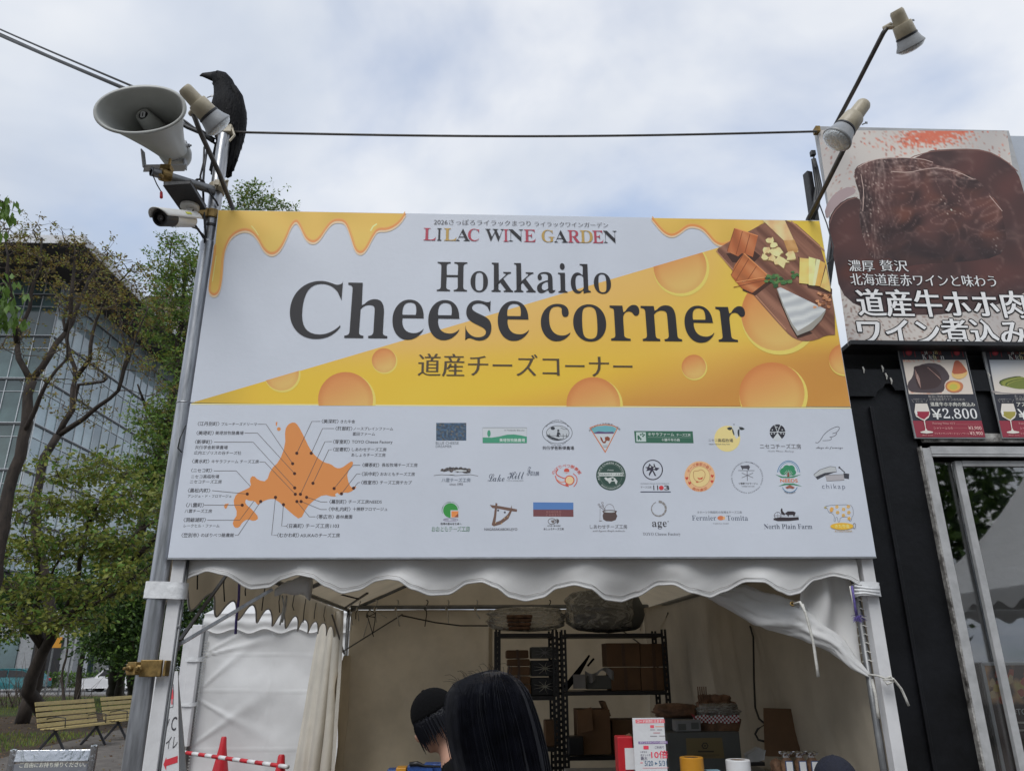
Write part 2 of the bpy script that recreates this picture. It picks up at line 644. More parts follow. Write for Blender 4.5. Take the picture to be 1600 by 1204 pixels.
class Print(MB):
    """flat ink laid on the board whose face is the plane Y; each call lies a hair above the last"""

    def __init__(s, Y=0.0, lift=0.0003, step=0.00005):
        super().__init__()
        s.Y, s.l, s.step = Y, lift, step

    def up(s):
        s.l += s.step
        return s.Y - s.l

    def pt(s, x, y, Yp):
        p = P(x, y, s.Y)
        return (p.x, Yp, p.z)

    def poly(s, pts, col):
        Yp = s.up()
        pts = [(x, y) for i, (x, y) in enumerate(pts) if i == 0 or (abs(x - pts[i - 1][0]) + abs(y - pts[i - 1][1])) > 1e-4]
        if len(pts) < 3:
            return
        tr = tessellate_polygon([[Vector((x, y, 0)) for x, y in pts]])
        s.add([s.pt(x, y, Yp) for x, y in pts], [tuple(t) for t in tr], 0, pc(col))

    def rect(s, x0, y0, x1, y1, col):
        s.poly([(x0, y0), (x1, y0), (x1, y1), (x0, y1)], col)

    def disc(s, cx, cy, r, col, ry=None, n=28):
        s.poly(circle(cx, cy, r, ry, n), col)

    def line(s, pts, w, col, closed=False):
        Yp = s.up()
        if closed:
            pts = list(pts) + [pts[0], pts[1]]
        n = len(pts)
        L, Rr = [], []
        for i in range(n):
            a, b = pts[max(i - 1, 0)], pts[min(i + 1, n - 1)]
            dx, dy = b[0] - a[0], b[1] - a[1]
            d = math.hypot(dx, dy) or 1
            nx, ny = -dy / d * w / 2, dx / d * w / 2
            L.append((pts[i][0] + nx, pts[i][1] + ny))
            Rr.append((pts[i][0] - nx, pts[i][1] - ny))
        s.add([s.pt(x, y, Yp) for x, y in L + Rr], [(i, i + 1, n + i + 1, n + i) for i in range(n - 1)], 0, pc(col))

    def ring(s, cx, cy, r, w, col, ry=None, a0=0, a1=360, n=32):
        s.line(circle(cx, cy, r, ry, n, a0, a1), w, col, closed=abs(a1 - a0) >= 360)

    def field(s, poly, fn, step=4.0):
        """fill a polygon with small cells, each corner coloured by fn(x, y)"""
        Yp = s.up()
        xs, ys = [p[0] for p in poly], [p[1] for p in poly]
        n = len(poly)
        nx, ny = max(1, math.ceil((max(xs) - min(xs)) / step)), max(1, math.ceil((max(ys) - min(ys)) / step))
        ex = [(min(poly[i][0], poly[(i + 1) % n][0]), max(poly[i][0], poly[(i + 1) % n][0]), min(poly[i][1], poly[(i + 1) % n][1]), max(poly[i][1], poly[(i + 1) % n][1])) for i in range(n)]
        cache = {}

        def cf(x, y):
            k = (round(x, 2), round(y, 2))
            if k not in cache:
                cache[k] = pc(fn(x, y))
            return cache[k]
        for j in range(ny):
            y0 = min(ys) + j * step
            y1 = min(y0 + step, max(ys))
            row = [e for e in ex if e[3] >= y0 and e[2] <= y1]
            for i in range(nx):
                x0 = min(xs) + i * step
                x1 = min(x0 + step, max(xs))
                if any(e[1] >= x0 and e[0] <= x1 for e in row):
                    q = clip_half(poly, 1, 0, -x0)
                    q = clip_half(q, -1, 0, x1) if q else q
                    q = clip_half(q, 0, 1, -y0) if q else q
                    q = clip_half(q, 0, -1, y1) if q else q
                    if len(q) < 3:
                        continue
                elif inside(((x0 + x1) / 2, (y0 + y1) / 2), poly):
                    q = [(x0, y0), (x1, y0), (x1, y1), (x0, y1)]
                else:
                    continue
                if len(q) == 4:
                    s.add([s.pt(x, y, Yp) for x, y in q], [(0, 1, 2, 3)], 0, [cf(x, y) for x, y in q])
                else:
                    tr = tessellate_polygon([[Vector((x, y, 0)) for x, y in q]])
                    vv = [s.pt(x, y, Yp) for x, y in q]
                    for t in tr:
                        s.add([vv[k] for k in t], [(0, 1, 2)], 0, [cf(*q[k]) for k in t])

    def text(s, t, x0, x1, y0, y1=None, col=(60, 62, 75), style='sans', track=1.0, slant=0.0, Yp=None):
        """y1 given: letters fill the box; else y0 is the optical middle and the width sets the size"""
        vs, fs = glyphs(t, style, track)
        if not vs:
            return
        Yp = s.up() if Yp is None else Yp
        ax, bx = min(v[0] for v in vs), max(v[0] for v in vs)
        ay, by = min(v[1] for v in vs), max(v[1] for v in vs)
        ym = (y0 + y1) / 2 if y1 else y0
        X0, X1 = P(x0, ym, s.Y).x, P(x1, ym, s.Y).x
        k = (X1 - X0) / (bx - ax)
        xm = (x0 + x1) / 2
        if y1:
            Z0, Z1 = P(xm, y1, s.Y).z, P(xm, y0, s.Y).z
            kz = (Z1 - Z0) / (by - ay)
            f = lambda x, y: (X0 + (x - ax) * k + (y - ay) * kz * slant, Z0 + (y - ay) * kz)
        else:
            zc = P(xm, ym, s.Y).z
            f = lambda x, y: (X0 + (x - ax) * k + (y - .36) * k * slant, zc + (y - 0.36) * k * 1.03)
        out = []
        for x, y in vs:
            X, Z = f(x, y)
            out.append((X, Yp, Z))
        s.add(out, fs, 0, pc(col))

    def arc(s, t, cx, cy, r, a0, a1, h, col, style='sans', flip=False):
        """letters along a circle, angles clockwise from the top in degrees"""
        vs, fs = glyphs(t, style)
        Yp = s.up()
        ax, bx = min(v[0] for v in vs), max(v[0] for v in vs)
        out = []
        for x, y in vs:
            a = rad(a0 + (a1 - a0) * (x - ax) / (bx - ax))
            rr = r + (y * h if not flip else -y * h)
            out.append(s.pt(cx + rr * math.sin(a), cy - rr * math.cos(a), Yp))
        s.add(out, fs, 0, pc(col))


# ================================================================ SIGN BOARD
ZB, ZS, ZT = 2.05, 2.862, 4.0587
sign = thing('sign_board', 'large Cheese corner sign board with yellow cheese wedge and map, over the tent front', 'sign', (0, 0, ZB))
b = MB(); b.box((0, .0175, (ZS + ZT) / 2 + .0015), (3.6, .035, ZT - ZS - .003)); b.build('upper_panel', 'panel', sign, bevel=.002)
b = MB(); b.box((0, .0175, (ZB + ZS) / 2 - .0015), (3.6, .035, ZS - ZB - .003)); b.build('lower_panel', 'panel', sign, bevel=.002)
b = MB()
b.box((0, .05, ZT - .04), (3.56, .028, .05)); b.box((0, .05, ZB + .04), (3.56, .028, .05)); b.box((0, .05, ZS), (3.56, .028, .05))
for x in (-1.7, -.6, .6, 1.7):
    b.box((x, .052, (ZB + ZT) / 2), (.05, .03, ZT - ZB - .14))
b.build('back_frame', 'galv', sign)
b = MB(); b.box((0, .0165, ZB - .004), (3.6, .037, .008)); b.build('bottom_edge_trim', 'alu', sign)


def mix(a, c, t):
    t = max(0, min(1, t))
    return tuple(a[i] + (c[i] - a[i]) * t for i in range(3))


def sm(a, b_, x):
    t = max(0, min(1, (x - a) / (b_ - a)))
    return t * t * (3 - 2 * t)


# ---- cheese wedge
def wedge_col(x, y):
    d = y - (628 - 0.293 * (x - 300))      # distance below the slanted top edge
    c = mix((194, 154, 84), (186, 156, 56), sm(10, 110, d))
    c = mix(c, (188, 160, 30), sm(20, 90, y - 505) * (1 - sm(850, 1200, x)))
    if x > 700:
        dd = (x - 700) * 0.35 + (y - 560) * 1.4
        c = mix(c, (166, 120, 52), sm(90, 230, dd))
    if x > 1080:
        c = mix(c, (190, 165, 55), (1 - sm(505, 560, y)) * sm(1080, 1180, x))
    if x < 420:
        c = mix(c, (160, 138, 45), 1 - sm(300, 420, x))
    n = noise.noise(Vector((x * .006, y * .012, 3)))
    return mix(c, (205, 180, 100), max(0, n) * .25)


pr = Print(0, .0003)
pr.field([(299.5, 629), (1124, 386.5), (1200, 344), (1280.3, 345.2), (1329, 635), (600, 633)], wedge_col, 14)
# pale line under the wedge
pr.line([(299, 631), (700, 633.6), (1329, 637.2)], 2.0, (200, 186, 150))
pr.build('cheese_wedge_print', 'print', sign)


def hole(pr, cx, cy, r, cuts=(), ry=None, tone=0.0):
    ry = ry or r
    rim = circle(cx + r * .05, cy + ry * .07, r * 1.05, ry * 1.04, 40)
    body = circle(cx, cy, r, ry, 40)
    for c in cuts:
        rim = clip_half(rim, *c)
        body = clip_half(body, *c)
    pr.poly(rim, (196, 176, 88))

    def fn(x, y):
        dx, dy = (x - cx) / r, (y - cy) / ry
        t = sm(-1.1, 1.0, dx * .35 + dy * .95)
        c = mix((178, 118, 66), (182, 158, 92), t)
        e = sm(.72, 1.0, math.hypot(dx, dy))
        return mix(c, (168, 104, 52), e * .75 * (1 - t * .7))
    pr.field(body, fn, 5)


up_cut = (-.293, -1.0, 0)
WL = lambda: (.293, 1.0, -(628 + .293 * 300))        # keep the side below the wedge's top edge
BOT = (0, -1, 633.5)
pr = Print(0, .0006)
hole(pr, 600, 563, 19)
hole(pr, 540, 624, 43, (BOT,))
hole(pr, 440, 583, 27, (WL(),))
hole(pr, 927, 631, 42, ((0, -1, 634.5),))
hole(pr, 1062.5, 417, 41.5, (WL(),))
hole(pr, 1084, 573, 19)
hole(pr, 1216, 490, 58)
hole(pr, 1206, 615, 51, ((0, -1, 635.5),), ry=49)
hole(pr, 1319, 561, 24, ((-1, .171, 1220),))
pr.build('cheese_hole_print', 'print', sign)

# ---- drips
dripL = [(341.5, 328.6), (633, 334), (623, 349), (606, 359), (590, 358), (582, 368), (571, 390), (563, 396), (556, 390), (550, 370), (543, 350), (534, 344), (520, 345), (510, 355), (498, 374), (489, 379), (479, 373), (470, 352), (463, 344), (454, 352), (446, 372), (438, 388), (430, 396), (422, 397), (413, 390), (404, 372), (392, 360), (377, 359), (361, 368), (352, 384), (348, 400), (346, 434), (342, 455), (335, 462), (327.5, 456), (329, 437), (335, 400), (336.5, 384)]
dripR = [(1019, 341), (1037, 363), (1050, 368.5), (1061, 363), (1072, 354), (1082, 351.5), (1098, 356), (1109, 368), (1117, 378), (1128, 383), (1139, 379), (1160, 371), (1190, 350), (1196, 344)]


def smoothpts(pts, k=3, closed=False):
    for _ in range(k if k < 3 else 2):
        out = []
        n = len(pts)
        for i in range(n if closed else n - 1):
            a, c = pts[i], pts[(i + 1) % n]
            out += [(a[0] * .75 + c[0] * .25, a[1] * .75 + c[1] * .25), (a[0] * .25 + c[0] * .75, a[1] * .25 + c[1] * .75)]
        if not closed:
            out = [pts[0]] + out + [pts[-1]]
        pts = out
    return pts


def drip_col(x, y):
    n = noise.noise(Vector((x * .02, y * .02, 5)))
    return mix((192, 162, 78), (176, 150, 62), .5 + n)


pr = Print(0, .0018)
eL = smoothpts(dripL[1:])
pr.line([(x, y + 2.4) for x, y in eL], 4.5, (182, 168, 150))
pr.field([dripL[0]] + eL, drip_col, 9)
pr.line([(x, y - .4) for x, y in eL], 3.4, (184, 122, 66))
pr.line([(x, y - 2.8) for x, y in eL], 1.6, (192, 146, 76))
eR = smoothpts(dripR[:-1])
pr.line([(579, 361), (583, 354), (589, 350)], 2.2, (214, 196, 140))
pr.line([(393, 353), (399, 360), (404, 368)], 1.6, (206, 182, 120))
pr.line([(332, 440), (338, 400)], 1.2, (208, 188, 120))
pr.build('honey_drip_print', 'print', sign)
pr = Print(0, .0018)
pr.line([(x, y + 2.2) for x, y in eR[:-6]], 4.5, (182, 168, 150))
pr.field([(1019, 341)] + eR + [(1196, 344.2)], drip_col, 9)
pr.line(eR[:-5], 3.2, (184, 122, 66))
pr.line([(x, y - 2.6) for x, y in eR[:-5]], 1.5, (192, 146, 76))
pr.build('honey_drip_print', 'print', sign)

# ---- cheese platter picture
board = smoothpts([(1119, 392), (1124, 386), (1192, 350), (1200, 344.5), (1238, 345), (1262, 366), (1287, 389), (1309.5, 523), (1290, 524), (1276, 531), (1256, 534), (1240, 529), (1228, 519), (1170, 453), (1140, 418)], 1, True)


def wood_col(x, y):
    u = (x * .75 + y * .66)
    w = (y * .75 - x * .66)
    n = noise.noise(Vector((u * .006, w * .11, 1))) + .5 * noise.noise(Vector((u * .02, w * .4, 2)))
    return mix((88, 58, 50), (128, 92, 80), .45 + n * .9)


def tint(base, amp, fx, fy, ang=0.0, dark=(60, 40, 30)):
    ca, sa = math.cos(ang), math.sin(ang)
    return lambda x, y: mix(base, dark if noise.noise(Vector(((x * ca + y * sa) * fx, (y * ca - x * sa) * fy, 7))) < 0 else (235, 215, 185), abs(noise.noise(Vector(((x * ca + y * sa) * fx, (y * ca - x * sa) * fy, 7)))) * amp)


pr = Print(0, .0023)
pr.field(board, wood_col, 3)
pr.line([(1119, 392), (1142, 418), (1172, 452), (1228, 515)], 1.6, (150, 112, 92))
pr.line([(1236, 346), (1262, 369), (1288, 392)], 2.0, (150, 112, 92))
pr.poly([(1134, 396), (1144, 410), (1174, 414), (1188, 400), (1178, 392)], (54, 34, 30)); pr.poly([(1200, 432), (1208, 440), (1180, 462), (1160, 454), (1160, 446)], (58, 36, 30)); pr.poly([(1246, 400), (1262, 450), (1284, 456), (1300, 460), (1300, 452)], (64, 42, 36)); pr.poly([(1211, 456), (1236, 512), (1246, 529), (1270, 521), (1240, 500)], (56, 38, 34))
pr.field([(1147.5, 357), (1184, 369), (1176, 402), (1166, 398), (1159, 396), (1153, 401), (1136, 393)], tint((150, 84, 46), .35, .02, .07, 1.2), 3)
pr.field([(1162, 396), (1178, 411), (1199, 430), (1185, 437), (1150, 441), (1142, 430), (1148, 414)], tint((156, 92, 50), .35, .02, .08, .7), 3)
pr.field([(1143, 432), (1160, 441), (1198, 432), (1204, 436), (1175, 458), (1158, 450)], tint((148, 82, 42), .35, .02, .08, .5), 3)
for pts in ([(1147.5, 357), (1136, 393)], [(1160, 361), (1150, 398)], [(1172, 365), (1163, 397)], [(1162, 396), (1142, 430)], [(1170, 404), (1150, 438)], [(1182, 416), (1166, 440)]):
    pr.line(pts, 1.0, (112, 58, 30))
pr.line([(1148, 357), (1184, 369)], 1.4, (186, 122, 78)); pr.line([(1162, 396), (1199, 430)], 1.4, (190, 128, 80)); pr.line([(1150, 441), (1198, 433)], 1.2, (190, 130, 84)); pr.line([(1146, 449), (1200, 437)], 1.0, (110, 58, 34))
pr.field([(1191, 344.3), (1226, 344.8), (1246, 388), (1247, 394), (1232, 395), (1224, 376)], tint((196, 168, 128), .35, .08, .08), 4)
pr.field([(1224, 376), (1241, 375), (1247, 390), (1245, 395), (1231, 395)], tint((160, 122, 74), .3, .1, .1), 4)
for k, (x, y, r) in enumerate([(1203, 376, 6), (1197, 391, 7), (1213, 393, 10), (1205, 404, 6), (1222, 410, 11), (1236, 401, 9), (1194, 402, 5), (1209, 384, 6)]):
    q = wobble(circle(x, y, r, r * .8, 9), r * .7, .21, k)
    pr.poly([(a + 1, c + 1.8) for a, c in q], (120, 96, 66))
    pr.field(q, tint((204, 184, 140), .4, .1, .1, k), 3)
for k in range(26):
    x, y = 1217 + random.gauss(0, 9), 437 + random.gauss(0, 6)
    pr.poly(wobble(circle(x, y, 4.2, 2.6, 6), 2.0, .3, k), random.choice([(52, 92, 56), (74, 112, 66), (40, 74, 46)]))
for k in range(8):
    pr.poly(wobble(circle(1240 + random.gauss(0, 4), 431 + random.gauss(0, 4), 3, 2, 6), 1.5, .3, k), (58, 98, 58))
pr.field([(1249, 403.5), (1263, 405), (1268, 445), (1248, 443)], tint((208, 176, 104), .2, .1, .1), 4)
pr.field([(1263, 402), (1274, 405), (1271, 447), (1263, 446)], tint((222, 196, 140), .15, .1, .1), 4)
pr.field([(1275, 405), (1289.5, 412), (1281, 448), (1269, 446)], tint((196, 150, 74), .2, .1, .1), 4)
pr.poly([(1275, 405), (1281, 407), (1273, 447), (1269, 446)], (226, 206, 160))
pr.field([(1290, 418), (1297, 452), (1297, 457), (1281, 449)], tint((204, 172, 106), .2, .1, .1), 4)
pr.poly([(1213, 452), (1219, 450), (1289.5, 487), (1283, 500), (1268, 516), (1245, 525), (1235, 508), (1222, 478)], (128, 130, 134))
pr.field([(1214, 451), (1219, 449.5), (1290, 484), (1281, 494), (1264, 507), (1246, 518), (1237, 506), (1224, 478)], lambda x, y: mix((176, 186, 202), (146, 156, 174), .5 + .5 * math.sin((x * .25 + y * .9) * .42 + 2 * noise.noise(Vector((x * .05, y * .05, 1))))), 3.5)
for k in range(16):
    x, y = 1287 + random.gauss(0, 8) , 470 + random.gauss(0, 8)
    x = min(x, 1215 + .171 * y)
    pr.poly(wobble(circle(x, y, 3.2, 2.4, 6), 1.6, .3, k), random.choice([(150, 104, 76), (176, 130, 100), (116, 74, 52)]))
pr.build('cheese_platter_print', 'print', sign)

# ---- headline lettering
DK = (30, 31, 39)
pr = Print(0, .0022)
pr.text('Cheese', 453, 826, 441, 531, DK, 'serif', .93)
pr.text('corner', 845, 1166, 476.5, 534.5, DK, 'serif', .93)
pr.text('Hokkaido', 683, 954, 410.5, 457.5, DK, 'serif')
pr.text('道産チーズコーナー', 653, 988, 553.5, 589, (66, 58, 48), 'minchobold', 1.02)
pr.build('headline_lettering', 'print', sign)
pr = Print(0, .0027)
pr.text('2026さっぽろライラックまつり', 678, 829, 348.4, None, (75, 76, 88), 'mincho')
pr.text('ライラックワインガーデン', 835, 950, 351.4, None, (75, 76, 88), 'mincho')
RD, GD = (142, 52, 76), (150, 128, 72)
for ch, a, c, k in (('L', 70, 132, RD), ('I', 137, 160, DK), ('L', 172, 235, GD), ('A', 232, 302, DK), ('C', 292, 348, RD), ('W', 378, 470, DK), ('I', 469, 494, RD), ('N', 494, 568, DK), ('E', 571, 630, RD), ('G', 660, 724, GD), ('A', 722, 790, DK), ('R', 790, 853, RD), ('D', 851, 915, GD), ('E', 914, 968, RD), ('N', 968, 1036, DK)):
    x0, x1 = 640 + a / 3.2, 640 + c / 3.2
    yy = 356.6 + (x0 - 661) * .0155
    pr.text(ch, x0, x1, yy, yy + 19.2, k, 'serif', Yp=-.0029)
pr.build('event_name_lettering', 'print', sign)

# ---- map of the island
pr = Print(0, .0003)
MAPC = (176, 116, 62)
isl = [(450, 662.5), (459.6, 658.8), (465.7, 664), (475, 681.6), (483, 699), (492.5, 712), (506, 722), (517, 724.6), (525, 731), (533.5, 731), (544, 723.6), (549, 720), (552, 722), (551, 726), (542, 739), (544, 752), (549, 762), (553, 759), (558, 761), (546, 769.5), (536, 769), (527, 774), (521, 776), (506, 772), (490.5, 781), (479, 792), (469.5, 812), (455.7, 802), (431, 779), (421, 779), (410, 783), (403, 789.5), (398, 782), (389, 782), (384, 779), (383, 786.6), (394.6, 796), (405, 808.6), (397.5, 814), (387, 810.5), (379, 815), (373.6, 824), (366, 824), (363, 815), (371.7, 802), (364, 785), (369, 771), (381, 765.6), (392.7, 760), (390, 748), (395.6, 742), (404, 750), (416.6, 752), (423, 733), (436.6, 720), (446, 695), (445, 672)]
pr.poly(smoothpts(isl, 1, True), MAPC)
pr.disc(435.7, 670, 3, MAPC, n=10)
pr.poly([(431, 659), (433.5, 659), (432.5, 666), (431, 664)], MAPC)
pr.poly([(350, 791), (351.5, 787), (357.5, 786), (354, 793.5), (352, 794.5)], MAPC)
pr.poly([(523.5, 772), (527, 769.5), (530, 772), (526, 776)], (160, 172, 192))
A = lambda x, y: (280 + x / 5.235, 630 + y / 5.235)
B = lambda x, y: (460 + x / 5.235, 630 + y / 5.235)
LC = (72, 70, 78)
Yl = pr.l
for pts in ([(650, 170), (710, 170), (928, 492)], [(535, 242), (640, 242), (944, 573)], [(285, 316), (605, 316), (945, 690)], [(658, 478), (700, 478), (950, 742)], [(283, 551), (467, 551), (580, 675)], [(268, 712), (557, 740)], [(207, 831), (516, 831)], [(230, 954), (495, 954), (612, 797)], [(456, 1077), (482, 1077), (667, 801)], [(880, 1002), (838, 1002), (853, 827)], [(797, 1077), (756, 1077), (788, 767)]):
    pr.line([A(*p) for p in pts], .75, LC); pr.l = Yl + .00005
for pts in ([(212, 147), (143, 147), (20, 407)], [(325, 205), (230, 205), (138, 407)], [(307, 312), (250, 312), (50, 742)], [(304, 378), (282, 378), (152, 652)], [(538, 505), (478, 505), (325, 695)], [(540, 576), (510, 576), (385, 738)], [(536, 645), (520, 648), (484, 692)], [(270, 804), (215, 804), (105, 767)], [(265, 866), (215, 866), (55, 801)], [(172, 926), (122, 926), (20, 801)]):
    pr.line([B(*p) for p in pts], .75, LC); pr.l = Yl + .00005
pr.l += .0001
Yl = pr.l
for x, y in ((962, 407), (928, 492), (944, 573), (945, 690), (950, 742), (992, 742), (1042, 767), (963, 801), (997, 801), (788, 767), (853, 827), (667, 801), (557, 740), (516, 831)):
    pr.disc(*A(x, y), 2.5, (58, 30, 24), n=12); pr.l = Yl
for x, y in ((138, 407), (152, 652), (325, 695), (385, 738), (484, 692)):
    pr.disc(*B(x, y), 2.5, (58, 30, 24), n=12); pr.l = Yl
pr.build('island_map_print', 'print', sign)

pr = Print(0, .0003)
TC = (50, 52, 64)
YY = pr.up()
for t, x0, x1, y in (('〈江丹別町〉', 150, 330, 167), ('〈美瑛町〉', 140, 285, 242), ('〈新得町〉', 128, 272, 315), ('〈清水町〉', 105, 248, 473), ('〈ニセコ町〉', 97, 270, 548), ('〈黒松内町〉', 70, 255, 712), ('〈八雲町〉', 55, 205, 831), ('〈洞爺湖町〉', 35, 220, 952), ('〈登別市〉', 18, 163, 1077), ('〈日高町〉', 877, 1020, 1001), ('〈むかわ町〉', 800, 982, 1077)):
    (a, yy), (c, _) = A(x0, y), A(x1, y)
    pr.text(t, a, c, yy, None, TC, 'black', Yp=YY)
for t, x0, x1, y in (('ブルーチーズドリーマー', 345, 665, 170), ('美瑛放牧酪農場', 295, 527, 242), ('共働学舎新得農場', 130, 397, 360), ('広内エゾリスの谷チーズ社', 122, 508, 405), ('キサラファーム チーズ工房', 265, 652, 475), ('ニセコ高橋牧場', 97, 327, 598), ('ニセコチーズ工房', 88, 348, 640), ('アンジュ・ド・フロマージュ', 70, 428, 758), ('八雲チーズ工房', 45, 268, 880), ('レークヒル・ファーム', 38, 330, 1000), ('のぼりべつ酪農館', 178, 447, 1077)):
    (a, yy), (c, _) = A(x0, y), A(x1, y)
    pr.text(t, a, c, yy, None, TC, 'bold', Yp=YY)
for t, x0, x1, y in (('〈美深町〉', 222, 362, 147), ('〈興部町〉', 335, 475, 206), ('〈芽室町〉', 315, 455, 314), ('〈足寄町〉', 315, 455, 377), ('〈標茶町〉', 555, 695, 504), ('〈浜中町〉', 550, 690, 577), ('〈根室市〉', 545, 685, 647), ('〈幕別町〉', 285, 427, 804), ('〈中札内町〉', 280, 460, 864), ('〈帯広市〉', 180, 325, 927)):
    (a, yy), (c, _) = B(x0, y), B(x1, y)
    pr.text(t, a, c, yy, None, TC, 'black', Yp=YY)
for t, x0, x1, y in (('きた牛舎', 378, 497, 149), ('ノースプレインファーム', 482, 808, 207), ('冨田ファーム', 477, 660, 250), ('TOYO Cheese Factory', 470, 803, 314), ('しあわせチーズ工房', 470, 753, 377), ('あしょろチーズ工房', 466, 745, 422), ('長坂牧場チーズ工房', 715, 1007, 504), ('おおともチーズ工房', 703, 985, 578), ('チーズ工房チカプ', 700, 960, 647), ('チーズ工房NEEDS', 442, 715, 804), ('十勝野フロマージュ', 477, 760, 864), ('香林農園', 340, 473, 927), ('チーズ工房1103', 92, 365, 1001), ('ASUKAのチーズ工房', 48, 372, 1078)):
    (a, yy), (c, _) = B(x0, y), B(x1, y)
    pr.text(t, a, c, yy, None, TC, 'bold', Yp=YY)
pr.build('place_name_lettering', 'print', sign)

# ---- maker logos
C3 = lambda x, y: (660 + x / 5.732, 640 + y / 5.732)
C4 = lambda x, y: (900 + x / 5.732, 640 + y / 5.732)
C5 = lambda x, y: (1100 + x / 5.733, 640 + y / 5.733)


def logo(label, fn):
    pr = Print(0, .0003)
    fn(pr)
    o = pr.build('logo', 'print', sign)
    o['label'] = label


class Lg:
    """logo sketching in the coordinates of an enlarged crop"""
    def __init__(s, pr, T, k=5.732):
        s.p, s.T, s.k = pr, T, k

    def poly(s, pts, c): s.p.poly([s.T(*q) for q in pts], c)
    def line(s, pts, w, c, closed=False): s.p.line([s.T(*q) for q in pts], w / s.k, c, closed)
    def disc(s, x, y, r, c, ry=None, n=24): s.p.disc(*s.T(x, y), r / s.k, c, (ry or r) / s.k, n)
    def ring(s, x, y, r, w, c, ry=None, a0=0, a1=360): s.p.ring(*s.T(x, y), r / s.k, w / s.k, c, (ry or r) / s.k, a0, a1, 32)

    def text(s, t, x0, x1, y0, y1=None, c=(70, 72, 88), style='sans', **kw):
        a, b_ = s.T(x0, y0), s.T(x1, y0)
        s.p.text(t, a[0], b_[0], a[1], s.T(x0, y1)[1] if y1 else None, c, style, **kw)

    def arc(s, t, x, y, r, a0, a1, h, c, style='sans', flip=False): s.p.arc(t, *s.T(x, y), r / s.k, a0, a1, h / s.k, c, style, flip)


GY = (78, 80, 94)


def l1(p):
    q = Lg(p, C3)
    (x0, y0), (x1, y1) = C3(123, 117), C3(393, 275)
    p.field([(x0, y0), (x1, y0), (x1, y1), (x0, y1)], lambda x, y: mix(mix((62, 92, 130), (40, 54, 76), .5 + 1.2 * noise.noise(Vector((x * .33, y * .33, 2)))), (116, 104, 84), max(0, 1.6 * noise.noise(Vector((x * .4, y * .4, 8))) - .15)), 1.5)
    q.text('BLUE CHEESE', 120, 325, 297, None, (72, 84, 104)); q.text('DREAMER', 120, 263, 327, None, (72, 84, 104))


def l2(p):
    q = Lg(p, C3); g = (52, 128, 110)
    q.poly([(540, 160), (935, 160), (935, 297), (540, 297)], (160, 172, 194))
    q.line([(540, 160), (935, 160), (935, 297), (540, 297)], 3, (80, 90, 104), True)
    q.poly([(540, 297), (540, 247), (620, 249), (690, 238), (760, 222), (820, 220), (880, 228), (935, 240), (935, 297)], g)
    q.disc(596, 212, 15, g, 30); q.line([(596, 230), (596, 250)], 5, g)
    q.text('美瑛放牧酪農場', 690, 918, 272, None, (176, 190, 206), 'bold'); q.text('in Hokkaido Biei-cho', 735, 915, 182, None, GY)


def l3(p):
    q = Lg(p, C3); k = (44, 50, 62)
    q.ring(1208, 206, 134, 4, k, 96); q.disc(1212, 208, 102, (152, 164, 186), 66); q.ring(1212, 208, 102, 4, k, 66)
    q.arc('wholesome foods &', 1208, 206, 108, -62, 62, 16, k); q.arc('natural life style', 1208, 216, 108, 238, 122, 15, k, flip=True)
    q.poly([(1115, 215), (1150, 238), (1220, 262), (1270, 258), (1212, 274), (1160, 262), (1125, 240)], k)
    q.disc(1168, 166, 20, k, 15, 9); q.disc(1217, 185, 10, k); q.poly([(1200, 240), (1208, 196), (1226, 200), (1240, 224), (1222, 222), (1228, 245)], k)
    q.line([(1110, 235), (1190, 232), (1310, 236)], 3, k); q.line([(1260, 215), (1262, 258)], 4, k); q.line([(1290, 215), (1291, 250)], 4, k); q.line([(1140, 215), (1141, 252)], 4, k)
    q.line([(1240, 160), (1270, 175), (1300, 172)], 3, k)
    q.text('共働学舎新得農場', 1075, 1358, 342, None, (50, 52, 64), 'bold')


def l4(p):
    q = Lg(p, C4); o = (166, 106, 80)
    q.poly([(118, 160), (180, 136), (262, 128), (330, 138), (378, 160), (262, 388)], o)
    q.poly([(132, 165), (190, 145), (262, 138), (330, 146), (366, 165), (262, 368)], (160, 172, 192))
    q.poly([(134, 168), (190, 147), (262, 140), (330, 148), (364, 168), (340, 210), (160, 210)], (84, 146, 170))
    q.poly([(160, 205), (200, 192), (262, 198), (330, 196), (340, 206), (336, 214), (166, 214)], (80, 68, 112))
    q.poly([(215, 240), (232, 250), (245, 285), (262, 280), (258, 245), (285, 238), (304, 252), (300, 280), (276, 275), (262, 300), (242, 298), (222, 270)], (110, 58, 44))
    q.line([(240, 320), (284, 320)], 4, (70, 110, 150)); q.line([(245, 334), (278, 334)], 4, (70, 90, 120))
    q.arc('広内エゾリスの谷チーズ社', 262, 310, 180, -51, 46, 17, (58, 60, 70), 'bold')


def l5(p):
    q = Lg(p, C4); g = (44, 88, 78)
    q.poly([(520, 189), (1045, 192), (1053, 299), (530, 296)], g)
    q.poly([(538, 200), (624, 200), (628, 285), (541, 285)], (150, 170, 184))
    q.poly([(550, 230), (562, 228), (575, 248), (588, 262), (580, 276), (570, 258), (556, 276), (552, 255)], g)
    for x, y in ((580, 222), (596, 214), (610, 224), (600, 236)): q.disc(x, y, 8, g, n=8)
    q.text('キサラファーム', 645, 878, 220, None, (170, 186, 200), 'bold'); q.text('チーズ工房', 900, 1025, 225, None, (170, 186, 200), 'bold')
    q.line([(642, 246), (1030, 248)], 2, (140, 160, 170)); q.text('十勝千年の森', 765, 930, 270, None, (170, 186, 200), 'bold')


